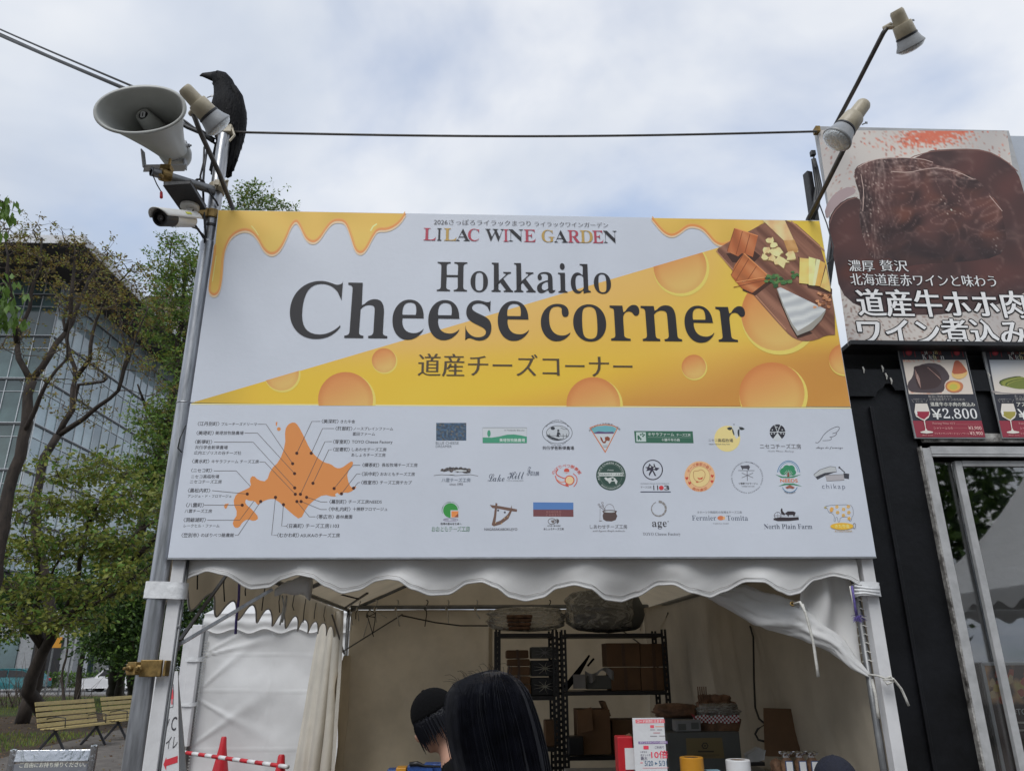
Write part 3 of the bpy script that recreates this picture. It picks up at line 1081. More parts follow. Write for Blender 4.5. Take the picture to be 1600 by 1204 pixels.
def l6(p):
    q = Lg(p, C5)
    q.disc(208, 258, 116, (186, 178, 128), n=40)
    q.poly([(250, 150), (285, 140), (318, 150), (312, 240), (290, 262), (270, 228)], (160, 172, 192))
    q.poly([(205, 165), (225, 154), (250, 156), (252, 170), (235, 184), (215, 178)], (44, 50, 58))
    q.poly([(315, 152), (345, 156), (364, 170), (350, 180), (330, 182), (316, 168)], (44, 50, 58))
    q.poly([(250, 165), (262, 180), (274, 222), (266, 228), (254, 200)], (44, 50, 58)); q.poly([(302, 180), (318, 172), (316, 242), (306, 236), (300, 210)], (44, 50, 58)); q.disc(268, 131, 6, (44, 50, 58), 4)
    q.text('ニセコ', 40, 118, 273, None, GY); q.text('高橋牧場', 124, 260, 275, None, (60, 60, 70), 'bold'); q.text('Niseko Takahashi Dairy Farm', 44, 232, 307, None, GY, 'bold')


def l7(p):
    q = Lg(p, C5); k = (40, 42, 54)
    q.disc(658, 200, 70, k, n=36); w = (160, 172, 192)
    q.line([(588, 200), (730, 200)], 7, w); q.line([(632, 135), (660, 205)], 6, w); q.line([(686, 135), (658, 205)], 6, w)
    q.poly([(658, 205), (700, 264), (672, 275), (640, 275), (616, 262)], w)
    for x, y in ((612, 180), (605, 215), (630, 212), (652, 155), (672, 165), (700, 180), (712, 215), (688, 212)): q.disc(x, y, 6, w, n=8)
    q.text('ニセコチーズ工房', 500, 868, 328, None, GY); q.text('Niseko Cheese Factory', 566, 802, 367, None, (110, 116, 132), 'script')


def l8(p):
    q = Lg(p, C5); k = (72, 76, 92)
    q.line(smoothpts([(997, 292), (1020, 298), (1045, 270), (1070, 225), (1120, 180), (1180, 152), (1212, 150), (1212, 175), (1185, 205), (1150, 212)], 2), 5, k)
    q.line(smoothpts([(1188, 205), (1186, 222), (1160, 240), (1125, 245)], 2), 5, k); q.line(smoothpts([(1135, 248), (1145, 262), (1120, 274), (1062, 276)], 2), 4, k)
    q.text('Ange de fromage', 1002, 1243, 335, None, k, 'script', slant=.1)


def l9(p):
    q = Lg(p, C3); k = (58, 58, 66)
    q.line([(102, 588), (170, 580), (300, 588), (430, 580), (498, 592)], 4, k)
    for j in range(34):
        a = j / 34
        q.poly(wobble(circle(178 + 250 * a, 552 - 20 * math.sin(a * 3.14) + random.uniform(-12, 16), 16, 12, 7), 9, .1, j), k if j % 3 else (88, 86, 92))
    q.poly(wobble(circle(340, 546, 55, 9, 14), 8, .05, 2), (160, 172, 192)); q.poly([(232, 580), (262, 566), (292, 580)], (160, 172, 192))
    q.text('八雲チーズ工房', 172, 430, 628, None, (84, 98, 122)); q.text('since 1992', 243, 362, 664, None, GY)


def l10(p):
    q = Lg(p, C3)
    for t, x0, x1, y0, y1 in (('Lake', 585, 735, 574, 642), ('Hill', 762, 912, 552, 620), ('Farm', 935, 1045, 510, 590)):
        q.text(t, x0, x1, y0, y1, (70, 80, 104), 'script')
    q.text('TOYA HOKKAIDO', 752, 905, 634, None, (100, 108, 128))


def l11(p):
    q = Lg(p, C3); r = (166, 70, 62)
    q.arc('のぼりべつ酪農館', 1290, 640, 128, -62, 62, 34, r, 'black')
    q.line(smoothpts([(1215, 530), (1190, 570), (1230, 600), (1290, 620), (1330, 600)], 2), 9, r); q.line(smoothpts([(1190, 590), (1205, 640), (1255, 670), (1310, 685)], 2), 9, r)
    q.line(smoothpts([(1200, 620), (1240, 650), (1280, 640)], 2), 7, (196, 120, 100))
    q.disc(1292, 545, 24, r, 22); q.line([(1262, 560), (1325, 560)], 7, (160, 172, 192)); q.disc(1318, 630, 44, r); q.disc(1318, 630, 35, (186, 170, 140)); q.poly([(1280, 665), (1300, 655), (1312, 690), (1285, 684)], r)
    q.line(smoothpts([(1350, 570), (1385, 600), (1385, 650), (1355, 688)], 2), 7, r)


def l12(p):
    q = Lg(p, C4); g = (42, 66, 66); w = (160, 172, 186)
    q.disc(313, 588, 133, g, n=44); q.ring(313, 588, 100, 3, (92, 112, 112))
    q.arc("ASUKA'S CHEESE FACTORY", 313, 588, 106, -112, 96, 20, w, 'bold'); q.arc('MUKAWA HOKKAIDO JAPAN', 313, 588, 122, 226, 134, 18, w, 'bold', flip=True)
    q.poly([(210, 562), (415, 562), (418, 594), (208, 594)], w); q.text('ASUKAのチーズ工房', 214, 412, 578, None, g, 'black'); q.text('cheese', 280, 336, 538, None, w)
    q.poly([(252, 610), (268, 602), (282, 612), (330, 600), (350, 612), (372, 640), (362, 668), (352, 660), (346, 640), (318, 640), (300, 662), (286, 640), (268, 630)], w); q.poly([(315, 612), (340, 612), (335, 635), (318, 630)], g)


def l13(p):
    q = Lg(p, C4); k = (46, 46, 66)
    q.ring(687, 537, 87, 9, k)
    q.poly([(658, 480), (680, 505), (700, 480), (714, 515), (748, 522), (722, 545), (690, 535), (720, 592), (704, 590), (684, 548), (655, 594), (652, 574), (668, 540), (628, 548), (640, 525), (618, 515), (645, 510)], k)
    for x, y in ((665, 510), (700, 522), (690, 500)): q.disc(x, y, 8, (160, 172, 192), n=8)
    q.text('チーズ工房', 580, 675, 692, None, GY); q.text('11', 692, 735, 676, 718, (38, 40, 50), 'black'); q.disc(764, 698, 21, (166, 44, 56), 20); q.text('03'[1], 790, 835, 676, 718, (38, 40, 50), 'black')
    q.line([(577, 734), (848, 734)], 8, (48, 58, 86)); q.text('HOKKAIDO HIDAKA TOWN PRODUCTS', 578, 835, 660, None, (104, 112, 130))


def l14(p):
    q = Lg(p, C4); r = (160, 82, 62)
    q.disc(1108, 596, 137, (186, 152, 122), n=44); q.disc(1108, 598, 92, (190, 172, 128)); q.ring(1108, 598, 92, 3, (150, 110, 80))
    q.arc('チーズ農家の香り', 1108, 596, 98, -70, 62, 30, r, 'black'); q.arc('香林農園', 1108, 596, 132, 212, 148, 28, r, 'black', flip=True)
    for x, y in ((992, 612), (1220, 592), (1018, 655), (1218, 640)): q.poly([(x, y + 18), (x - 15, y - 4), (x - 8, y - 14), (x, y - 6), (x + 8, y - 14), (x + 15, y - 4)], (166, 56, 46))
    q.line(smoothpts([(1048, 580), (1056, 545), (1090, 550), (1120, 530), (1160, 560), (1150, 620), (1110, 650), (1060, 630)], 2, True), 4, (150, 96, 66), True); q.poly([(1085, 605), (1110, 612), (1140, 600), (1128, 622), (1098, 622)], (166, 66, 50)); q.disc(1085, 645, 12, (166, 86, 64), 7)


def l15(p):
    q = Lg(p, C5); k = (66, 68, 84)
    q.arc('NAKASATSUNAI TOKACHINO FROMAGES HOKKAIDO TOKACHI', 386, 606, 132, -178, 176, 17, (84, 90, 110), 'bold')
    q.poly([(325, 497), (350, 500), (400, 494), (412, 512), (404, 530), (396, 542), (386, 528), (352, 526), (346, 540), (336, 522)], k)
    q.line([(305, 543), (452, 544)], 4, k); q.line([(386, 545), (388, 636)], 5, k); q.line([(338, 565), (440, 608)], 4, k); q.line([(440, 565), (338, 608)], 4, k)
    q.text('十勝野フロマージュ', 308, 480, 660, None, (56, 56, 66), 'bold'); q.text('CHEESE FACTORY', 338, 455, 685, None, GY)


def l16(p):
    q = Lg(p, C5); g = (44, 118, 92); bl = (70, 112, 160)
    q.ring(758, 575, 100, 7, bl, 118, 188, 352); q.ring(758, 575, 86, 6, (90, 132, 170), 106, 190, 350)
    for x, y, r in ((712, 552, 32), (742, 530, 36), (780, 530, 34), (796, 560, 28), (758, 555, 36)): q.disc(x, y, r, g)
    for a in range(-60, 61, 20): q.line([(755, 590), (755 + 45 * math.sin(rad(a)), 590 - 50 * math.cos(rad(a)))], 3, (160, 172, 190))
    q.poly([(748, 560), (760, 560), (764, 600), (744, 600)], (110, 66, 60))
    q.poly([(638, 578), (700, 596), (760, 600), (870, 578), (800, 606), (750, 610), (690, 606)], g); q.poly([(666, 684), (720, 660), (800, 658), (878, 684), (800, 672), (730, 672)], g)
    q.text('NEEDS', 682, 838, 618, 648, (178, 104, 62), 'black'); q.ring(768, 670, 70, 6, bl, 68, 20, 160)
    q.poly([(728, 694), (768, 672), (812, 694), (796, 706), (768, 700), (742, 706)], (126, 78, 72)); q.arc('FINE CHEESE', 768, 660, 92, 214, 146, 14, GY, 'bold', flip=True)


def l17(p):
    q = Lg(p, C5); k = (52, 56, 70)
    q.poly([(982, 580), (1040, 535), (1130, 506), (1178, 512), (1188, 555), (1080, 575), (1010, 615)], (150, 160, 178)); q.line([(982, 580), (1040, 535), (1130, 506), (1178, 512), (1188, 555), (1080, 575), (1010, 615)], 4, k, True)
    q.poly([(1000, 600), (1080, 565), (1188, 552), (1084, 590), (1015, 625)], k); q.poly([(1085, 584), (1252, 578), (1256, 630), (1100, 638)], (140, 144, 162)); q.line([(1085, 584), (1252, 578), (1256, 630), (1100, 638)], 3, k, True)
    q.poly([(1248, 566), (1300, 572), (1298, 620), (1256, 612)], k); q.line([(1212, 516), (1262, 562)], 8, k); q.disc(1212, 516, 9, k, n=8)
    q.text('chikap', 1057, 1264, 664, 720, (74, 84, 112), 'thin', track=1.25)


def l18(p):
    q = Lg(p, C3)
    q.disc(252, 900, 66, (42, 124, 60), n=36); q.poly([(252, 898), (325, 898), (325, 968), (252, 968)], (160, 172, 192)); q.poly([(260, 906), (322, 906), (322, 962), (260, 962)], (186, 116, 62)); q.poly([(322, 925), (322, 962), (285, 962)], (120, 70, 50))
    q.arc('OTOMO CHEESE FACTORY', 252, 900, 72, -110, 80, 11, (44, 110, 70), 'bold')
    q.ring(252, 984, 65, 3, (110, 90, 140), 14); q.text('浜中町', 195, 235, 983, None, (90, 70, 110)); q.text('CHEESE', 255, 300, 983, None, (90, 70, 110))
    q.text('牧場の恵みを食卓へ', 163, 350, 1020, None, (44, 46, 54), 'black'); q.text('おおともチーズ工房', 84, 424, 1042, 1090, (58, 104, 96), 'black'); q.text('おおともチーズ工房', 90, 418, 1048, 1084, (158, 172, 190), 'sans')


def l19(p):
    q = Lg(p, C3); k = (92, 74, 72)
    q.poly([(603, 850), (690, 860), (800, 880), (848, 890), (846, 912), (790, 906), (700, 888), (625, 878)], k); q.poly([(655, 832), (672, 838), (660, 960), (652, 1025), (640, 1042), (620, 1030), (640, 950)], k)
    q.poly([(620, 1020), (700, 990), (760, 940), (788, 895), (797, 852), (804, 900), (770, 975), (700, 1025), (640, 1042)], k)
    q.disc(678, 900, 9, (60, 60, 76)); q.disc(738, 917, 9, (60, 60, 76))
    for x, y in ((735, 970), (765, 955), (655, 1010), (708, 1018)): q.disc(x, y, 5, (170, 150, 110), n=7)
    q.text('NAGASAKABOKUJYO', 555, 850, 1068, None, (64, 66, 80), 'bold')


def l20(p):
    q = Lg(p, C3)
    q.poly([(992, 827), (1352, 830), (1352, 893), (992, 892)], (66, 106, 172)); q.poly([(992, 892), (1352, 893), (1353, 957), (993, 954)], (96, 60, 70))
    q.text('ASHORO', 1108, 1242, 912, None, (130, 96, 104), 'sans', track=1.4); q.text('CHEESE', 1106, 1242, 940, None, (130, 96, 104), 'sans', track=1.4)
    q.ring(1160, 998, 34, 5, (76, 74, 84), 26); q.poly([(1150, 990), (1185, 985), (1180, 1015), (1160, 1012)], (96, 94, 104)); q.line(smoothpts([(1190, 985), (1215, 978), (1224, 1000), (1205, 1020)], 2), 6, (76, 74, 84)); q.disc(1210, 1000, 10, (76, 74, 84), 16)
    q.text('北海道 十勝 足寄町', 1118, 1238, 1038, None, (56, 56, 66), 'bold'); q.text('あしょろチーズ工房', 1086, 1265, 1066, None, (50, 50, 60), 'bold')


def l21(p):
    q = Lg(p, C4); k = (70, 60, 64)
    q.poly([(236, 904), (366, 904), (358, 925), (370, 950), (356, 985), (320, 998), (270, 996), (244, 980), (238, 945), (246, 922)], k); q.disc(301, 909, 66, k, 13); q.disc(301, 911, 50, (152, 164, 184), 8)
    q.ring(300, 902, 44, 3, k, 58, 180, 360)
    for x, y in ((205, 848), (216, 866), (236, 834), (240, 858)): q.ring(x, y, 8, 3, k)
    q.line([(218, 870), (262, 905)], 4, k); q.line([(238, 862), (264, 896)], 4, k); q.line([(216, 880), (214, 996)], 2, k); q.line([(208, 996), (232, 992)], 4, k)
    q.text('しあわせチーズ工房', 124, 458, 1046, None, GY); q.text('with Organic Simple hokkaido', 150, 438, 1081, None, (88, 88, 100), 'script')


def l22(p):
    q = Lg(p, C4)
    for j in range(11):
        a0 = -90 + j * 31
        q.ring(740, 886, 64, 22 - j * 1.6, (112, 114, 124), 64, a0, a0 + 28)
    q.text('age', 682, 812, 1000, 1066, (46, 46, 56), 'serif'); q.disc(824, 999, 5, (60, 60, 70), n=8); q.text('TOYO Cheese Factory', 598, 936, 1110, None, (84, 90, 108), 'serif')


def l23(p):
    q = Lg(p, C4)
    q.text('Fermier', 1038, 1254, 944, 990, (72, 84, 110), 'serif')
    q = Lg(p, C5)
    q.disc(150, 968, 30, (172, 104, 74), 20); q.disc(178, 968, 10, (190, 150, 110), 16); q.text('Tomita', 203, 392, 945, 991, (72, 84, 110), 'serif')
    q.text('オホーツク興部町の牧場＆チーズ工房', -62, 338, 917, None, (92, 98, 116)); q.text('TOMITA FARM', 80, 220, 1018, None, (92, 98, 116), track=1.3)


def l24(p):
    q = Lg(p, C5); k = (46, 42, 52)
    q.ring(660, 946, 30, 4, k); q.line([(660, 916), (660, 976)], 2, k); q.line([(630, 946), (690, 946)], 2, k)
    q.poly([(686, 900), (692, 880), (702, 884), (704, 905), (726, 930), (722, 944), (692, 934)], k); q.poly([(720, 930), (750, 908), (800, 908), (822, 918), (816, 936), (806, 958), (796, 940), (760, 942), (756, 962), (744, 940)], k)
    q.poly(wobble([(625, 972), (680, 960), (760, 964), (848, 960), (850, 985), (760, 994), (660, 996), (622, 988)], 6, .2, 3), k); q.line([(620, 948), (850, 948)], 2, (90, 90, 104))
    q.text('North Plain Farm', 537, 968, 1022, 1066, (52, 62, 86), 'serif')


def l25(p):
    q = Lg(p, C5); k = (96, 106, 130); y_ = (186, 150, 62)
    q.line(smoothpts([(1075, 870), (1110, 858), (1150, 852), (1310, 848), (1335, 880), (1338, 945), (1326, 952), (1318, 998), (1302, 998), (1296, 958), (1220, 960), (1216, 1004), (1200, 1004), (1196, 962), (1180, 960), (1178, 1000), (1162, 1000), (1170, 950), (1140, 920), (1125, 925), (1110, 905), (1105, 880)], 1, True), 4, k, True)
    for x, y in ((1190, 868), (1250, 890), (1292, 866), (1196, 918), (1248, 944), (1296, 918), (1298, 972)):
        for a in range(5):
            q.disc(x + 10 * math.cos(a * 1.257), y + 10 * math.sin(a * 1.257), 6.5, y_, n=7)
    q.poly([(1128, 880), (1140, 870), (1160, 880), (1150, 912), (1132, 915), (1124, 898)], (184, 140, 66)); q.poly([(1072, 872), (1085, 866), (1102, 876), (1085, 884)], (150, 144, 100))
    q.poly(circle(*(1235, 1042), 105, 31, 28), (184, 152, 40)); q.text('きた牛舎', 1172, 1302, 1042, None, (206, 190, 130), 'bold'); q.text('KITAGYUSHA', 1172, 1325, 1084, None, (150, 130, 90)); q.ring(1345, 1038, 11, 5, (110, 112, 124), 24)


for lab, fn in (('blue mottled rectangle over BLUE CHEESE DREAMER', l1), ('green hill with one tree, top row', l2), ('black oval with farm scene, top row', l3), ('orange cheese triangle with a squirrel', l4), ('long dark green plate with white lettering', l5), ('yellow disc with cow face', l6), ('black round cheese cut in sectors', l7), ('grey line drawing of a wing', l8), ('dark row of trees, second row', l9), ('thin handwriting Lake Hill Farm', l10), ('red swirl with cap and round cheese', l11), ('dark green round seal with white cow', l12), ('ringed wings over the number 1103', l13), ('tan round seal with red hearts', l14), ('weather vane in a ring of letters', l15), ('green tree in blue arch over NEEDS', l16), ('grey cheese pieces over the word chikap', l17), ('green disc with orange corner, bottom row', l18), ('brown triangular cow face of timbers', l19), ('blue and maroon banner ASHORO CHEESE', l20), ('black cauldron with handle', l21), ('grey segmented ring over the word age', l22), ('Fermier Tomita name with orange dot', l23), ('black ox plough scene over North Plain Farm', l24), ('outlined cow with yellow flowers', l25)):
    logo(lab, fn)


# ================================================================ FESTIVAL TENT
tent = thing('festival_tent', 'white stall tent with scalloped valance and open front, under the Cheese corner sign', 'tent', (0, 2.7, 0))
TL, TR, TB, TE = -1.8, 1.8, 5.4, 2.14


def nz(x, y, z, s=1.0):
    return noise.noise(Vector((x * s, y * s, z * s)))


def interp(pts, x):
    if x <= pts[0][0]:
        return pts[0][1]
    for (a, ya), (b_, yb) in zip(pts, pts[1:]):
        if x <= b_:
            t = (x - a) / (b_ - a)
            t = t * t * (3 - 2 * t) * .6 + t * .4
            return ya + (yb - ya) * t
    return pts[-1][1]


# front valance, hem traced from the photograph and laid on the plane of the eave
hem = [(283, 909), (305, 899), (326, 893.5), (354, 900), (389, 920), (417, 917), (440, 905), (466, 899), (488, 903), (510, 917), (533, 927), (556, 922), (589, 907), (606, 905), (622, 907.5), (645, 922), (671, 930.5), (700, 928), (731, 911), (752, 909.5), (775, 919), (797, 934), (821, 938.5), (849, 933), (871, 919), (897, 914.5), (922, 920), (948, 937), (974, 939.5), (999, 931), (1030, 913), (1050, 913), (1080, 927), (1112, 933.5), (1134, 924), (1164, 909.5), (1189, 911), (1215, 925), (1232, 930.5), (1250, 927), (1274, 906.5), (1300, 900.5), (1322, 905.5), (1340, 915)]
HW = [(lambda p: (p.x, p.z))(P(x, y, .05)) for x, y in hem]
HW[0] = (-1.76, HW[0][1])


def valance(u, v):
    x = -1.76 + u * 3.47
    zb = interp(HW, x)
    z = 2.15 + (zb - 2.15) * v
    w = .012 + .022 * v
    return (x, .065 + w * math.sin(x * 13.6 + .8) + .02 * nz(x * 1.7, 0, v * 1.5) * (1 + v) + .008 * nz(x * 7, z * 9, 3), z + .004 * nz(x * 5, v * 2, 5)) if False else (x, .065 + w * math.sin(x * 13.6 + .8) + .02 * nz(x * 1.7, 0, v * 1.5) * (1 + v) + .010 * nz(x * 5 + z * 9, z * 7 - x * 3, 3) - .006 * abs(nz(x * 9 - z * 14, z * 8, 6)), z + .004 * nz(x * 5, v * 2, 5))


b = MB(); b.grid(valance, 260, 14)
b.build('front_valance', 'tent', tent, smooth=True)
b = MB(); b.tube([Vector(valance(i / 260, 1.0)) + Vector((0, -.002, .004)) for i in range(261)], .0045, 6); b.build('hem', 'tent', tent, smooth=True)
b = MB(); b.tube([Vector(valance(i / 260, .0)) + Vector((0, -.006, .002 + 0 * i)) + (Vector(valance(i / 260, 1.0)) - Vector(valance(i / 260, 0.0))) * .91 for i in range(261)], .0016, 4); b.build('hem_stitching', 'hem', tent, smooth=True)


def side_valance(x0, sgn):
    def f(u, v):
        y = .05 + u * (TB - .05)
        zb = 1.885 + .055 * math.cos((y - .54) / .44 * 2 * math.pi + math.pi)
        zb = zb + .015 * nz(y * 1.3, 4, 0)
        z = TE + (zb - TE) * v
        return (x0 + sgn * (.01 + .014 * v * math.sin(y * 14) + .01 * nz(y * 4, z * 5, 1)), y, z)
    return f


for nm, x0, sg in (('left_valance', -1.82, -1),):
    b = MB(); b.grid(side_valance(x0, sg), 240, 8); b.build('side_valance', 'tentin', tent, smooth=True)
    b = MB(); b.tube([side_valance(x0, sg)(i / 240, 1.0) for i in range(241)], .006, 5); b.build('hem', 'hem', tent, smooth=True)


# roof, gable running back
def roof(sg):
    def f(u, v):
        x = sg * v * 1.80
        y = -.0 + u * (TB + .06) + .04
        z = 2.95 + (2.16 - 2.95) * v - .05 * math.sin(v * math.pi) * (1 - .3 * math.cos(u * 4 * math.pi)) + .006 * nz(x * 4, y * 4, 2)
        return (x, y, z)
    return f


for sg in (-1, 1):
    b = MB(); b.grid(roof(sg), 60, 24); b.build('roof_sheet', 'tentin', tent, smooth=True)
for y in (.06, TB + .03):
    b = MB(); b.add([(-1.78, y, 2.15), (1.78, y, 2.15), (0, y, 2.93)], [(0, 1, 2)]); b.build('gable', 'tentin', tent)


# back wall with a centre seam, side wall, bunched curtain
def fold(x, z, s, a):
    return a * (nz(x * s, z * .5, 3.3) + .5 * nz(x * s * 2.6 + z * .8, z * .7, 8.1) + .25 * nz(x * s * 5, z * 2.1, 1))


def backwall(u, v):
    x = -1.72 + u * 3.5
    z = 2.12 * (1 - v) + .02
    return (x, TB - .06 + fold(x + z * .25, z, 1.4, .05) - .03 * math.exp(-((x + .12) / .03) ** 2), z)


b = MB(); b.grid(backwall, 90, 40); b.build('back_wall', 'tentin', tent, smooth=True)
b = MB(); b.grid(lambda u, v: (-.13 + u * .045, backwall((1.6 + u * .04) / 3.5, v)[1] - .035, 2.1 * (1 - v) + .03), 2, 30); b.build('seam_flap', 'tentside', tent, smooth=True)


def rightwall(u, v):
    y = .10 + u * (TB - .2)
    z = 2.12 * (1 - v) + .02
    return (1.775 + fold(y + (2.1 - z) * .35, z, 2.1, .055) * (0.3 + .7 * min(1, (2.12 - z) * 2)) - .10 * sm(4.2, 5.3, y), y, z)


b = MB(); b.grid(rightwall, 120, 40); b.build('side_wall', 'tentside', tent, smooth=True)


def curtain(u, v):
    z = 2.08 * (1 - v) + .02
    spread = .10 + .22 * v ** .8
    k = sm(.30, .55, u)
    a = u * 7.5 * math.pi + .8 * nz(z * .8, u * 3, 2)
    x = -1.88 + (u - .5) * (.25 + spread)
    y = 5.05 - (u - .5) * .5 - .15 * v + (.075 * math.sin(a) + .03 * nz(u * 9, z * .7, 5)) * (.3 + .7 * k) * (.6 + .5 * v) + .05 * nz(u * 2, z * 1.2, 9)
    return (x + .025 * math.cos(a) * k - .07 * v + .02 * nz(z * 1.1, u * 2, 1), y, z)


b = MB(); b.grid(curtain, 120, 30); b.build('gathered_curtain', 'curtain', tent, smooth=True)


def cornerwall(u, v):          # short piece of side wall between curtain and back corner, slack with gaps
    y = 4.75 + u * .60
    z = 1.62 * (1 - v) + .02
    return (-1.70 + .05 * nz(y * 3, z * 1.4, 1) + .1 * (1 - u) * nz(z * 2, 1, 1), y, z)


b = MB(); b.grid(cornerwall, 14, 40); b.build('corner_wall', 'tentin', tent, smooth=True)

# rolled and tied back front sheet
upp = [(1112, 915), (1165, 914), (1200, 930), (1240, 940), (1265, 955), (1290, 975), (1320, 1000), (1340, 1030), (1358, 1051)]
low = [(1106, 934), (1150, 960), (1182, 978), (1212, 985), (1243, 993), (1272, 1008), (1298, 1018), (1328, 1044), (1357, 1058)]
rings = []
for i in range(81):
    t = i / 80 * 8
    k = min(7, int(t)); f = t - k
    ux, uy = upp[k][0] + (upp[k + 1][0] - upp[k][0]) * f, upp[k][1] + (upp[k + 1][1] - upp[k][1]) * f
    lx, ly = low[k][0] + (low[k + 1][0] - low[k][0]) * f, low[k][1] + (low[k + 1][1] - low[k][1]) * f
    Yd = .30 - .20 * i / 80
    a, c = P(ux, uy, Yd), P(lx, ly, Yd)
    mid, h = (a + c) / 2, (a - c) / 2
    dep = Vector((.25, 1, 0)).normalized() * h.length * .8
    ring = []
    for j in range(56):
        th = j / 56 * 2 * math.pi
        r = 1 + .20 * nz(i * .08, math.cos(th) * 2.4, math.sin(th) * 2.4) + .09 * math.sin(th * 3 + i * .11) + .07 * math.sin(th * 6 - i * .13) - .16 * abs(nz(i * .15, math.cos(th) * 4, math.sin(th) * 4))
        ring.append(mid + h * math.cos(th) * r + dep * math.sin(th) * r)
    rings.append(ring)
b = MB(); b.loft(rings); b.build('rolled_front_sheet', 'tent', tent, smooth=True)
# laced front of the right wall, its lit tone put into whiter cloth
b = MB()


def flap(u, v):
    x0, z0 = 1.50 + .22 * u, 2.1
    x1, z1 = 1.40 + .30 * u, 1.72 - .24 * u
    return (x0 + (x1 - x0) * v, .16 + .05 * nz(u * 3, v * 2, 4) + .02 * math.sin(u * 11), z0 + (z1 - z0) * v)


b.grid(flap, 20, 20); b.build('lit_wall_flap', 'tent', tent, smooth=True)
b = MB()
for i in range(12):
    z = 2.0 - i * .042
    b.tube([(1.70, .13, z), (1.725, .10, z + .01), (1.75, .09, z - .005)], .0035, 5)
b.build('lacing', 'cord', tent, smooth=True)

# frame
PO = []
for x, y in ((-1.757, .07), (1.768, .07)):
    b = MB(); b.box((x, y, 1.06), (.062, .062, 2.12)); o = b.build('post', 'whitepost', tent, bevel=.003)
    b = MB(); b.box((x, y, .012), (.14, .14, .02)); b.build('foot_plate', 'galv', tent)
for x, y in ((-1.76, TB), (1.78, TB)):
    b = MB(); b.tube([(x, y, 0), (x, y, 2.14)], .022, 12); b.build('back_post', 'steelgrey', tent, smooth=True)
for x, s in ((-1.720, 1), (1.722, -1)):          # inner galvanised leg beside each front post
    b = MB(); b.tube([(x, .06 if x < 0 else .12, 0), (x, .06 if x < 0 else .12, 2.1)], .007 if x < 0 else .018, 12); b.build('inner_leg', 'steelgrey', tent, smooth=True)
b = MB(); b.tube([(-1.72, .15, 2.1), (1.72, .15, 2.1)], .021, 12); b.build('front_rail', 'galv', tent, smooth=True)
b = MB(); b.tube([(-1.72, TB - .12, 2.165), (1.74, TB - .12, 2.165)], .024, 12); b.build('back_rail', 'steelgrey', tent, smooth=True)
for x in (-1.76, 1.76):
    b = MB(); b.tube([(x, .1, 2.12), (x, TB, 2.14)], .02, 10); b.build('side_rail', 'steelgrey', tent, smooth=True)
b = MB(); b.tube([(0, .1, 2.9), (0, TB, 2.9)], .02, 10); b.build('ridge_rail', 'steelgrey', tent, smooth=True)
for sg in (-1, 1):
    for y in (.15, 2.75, TB - .1):
        b = MB(); b.tube([(sg * 1.75, y, 2.12), (0, y, 2.89)], .018, 8); b.build('rafter', 'steelgrey', tent, smooth=True)
for p, q, m, w in ((P(274, 1010, .10), P(426, 920, .16), 'galv', .026), ((-1.76, .2, 1.665), (-1.76, .84, 2.07), 'rod', .018), ((-1.77, 4.4, 2.04), (-1.74, 5.15, 1.66), 'rod', .016), (P(533, 1019, 5.25), P(629, 959, 5.3), 'rod', .022), ((1.76, 4.4, 2.04), (1.76, 5.2, 1.66), 'rod', .018), ((1.74, 5.3, 1.66), (1.15, 5.3, 2.1), 'rod', .02), (P(538, 950, 5.2), P(574, 926, 3.6), 'rod', .022)):
    b = MB(); b.bar(p, q, w, w * .6); b.build('brace', m, tent)
b = MB(); b.box(tuple(P(276, 972, .09)), (.03, .05, .075)); b.lathe(P(278, 978, .055), (0, -1, 0), [(0, .008), (.008, .008)], 8); b.build('corner_bracket', 'bell', tent, bevel=.004)
b = MB(); p = P(275, 1010, .09); b.box(tuple(p), (.03, .035, .035)); b.lathe(p + Vector((0, -.02, 0)), (0, -1, 0), [(0, .009), (.012, .009)], 8); b.build('brace_joint', 'steelgrey', tent, bevel=.003)

# ties and loose cords along the rails
for k, x in enumerate((587, 620, 666, 699, 744, 858, 560, 548)):
    p = P(x, 948, TB - .15)
    b = MB()
    loop = [p + Vector((.02 * math.sin(a), -.03 * math.cos(a) - .01, .055 * math.cos(a * .5) + .02)) for a in np.linspace(0, 6.0, 10)]
    b.tube(loop, .006, 5)
    b.tube([p + Vector((0, -.04, -.02)), p + Vector((.01, -.05, -.08)), p + Vector((.02 + .03 * math.sin(k * 2.1), -.05, -.17 - .05 * math.sin(k)))], .006, 5)
    b.build('tie_cord', 'darkcord' if k % 3 == 2 else 'cord', tent, smooth=True)
for k in range(9):
    y = .35 + k * .45
    b = MB()
    b.tube([(-1.76, y, 2.09), (-1.77, y + .01, 2.0), (-1.765 + .01 * math.sin(k * 1.7), y + .02, 1.93 - .04 * math.sin(k * 2.3))], .004, 5)
    b.build('tie_cord', 'darkcord', tent, smooth=True)
for k in range(26):     # tangle of lashings in the two back corners
    cx = -1.62 if k % 2 else 1.62
    a = Vector((cx + random.uniform(-.25, .25) * (1 if k % 2 else 1.6), TB - .25 + random.uniform(-.2, .1), 2.10 + random.uniform(-.05, .05)))
    b = MB()
    b.tube([a, a + Vector((random.uniform(-.08, .08), -.05, random.uniform(-.1, .03))), a + Vector((random.uniform(-.12, .12), -.04, random.uniform(-.28, -.08)))], .005, 5)
    b.build('tie_cord', 'cord' if k % 3 == 0 else 'darkcord', tent, smooth=True)
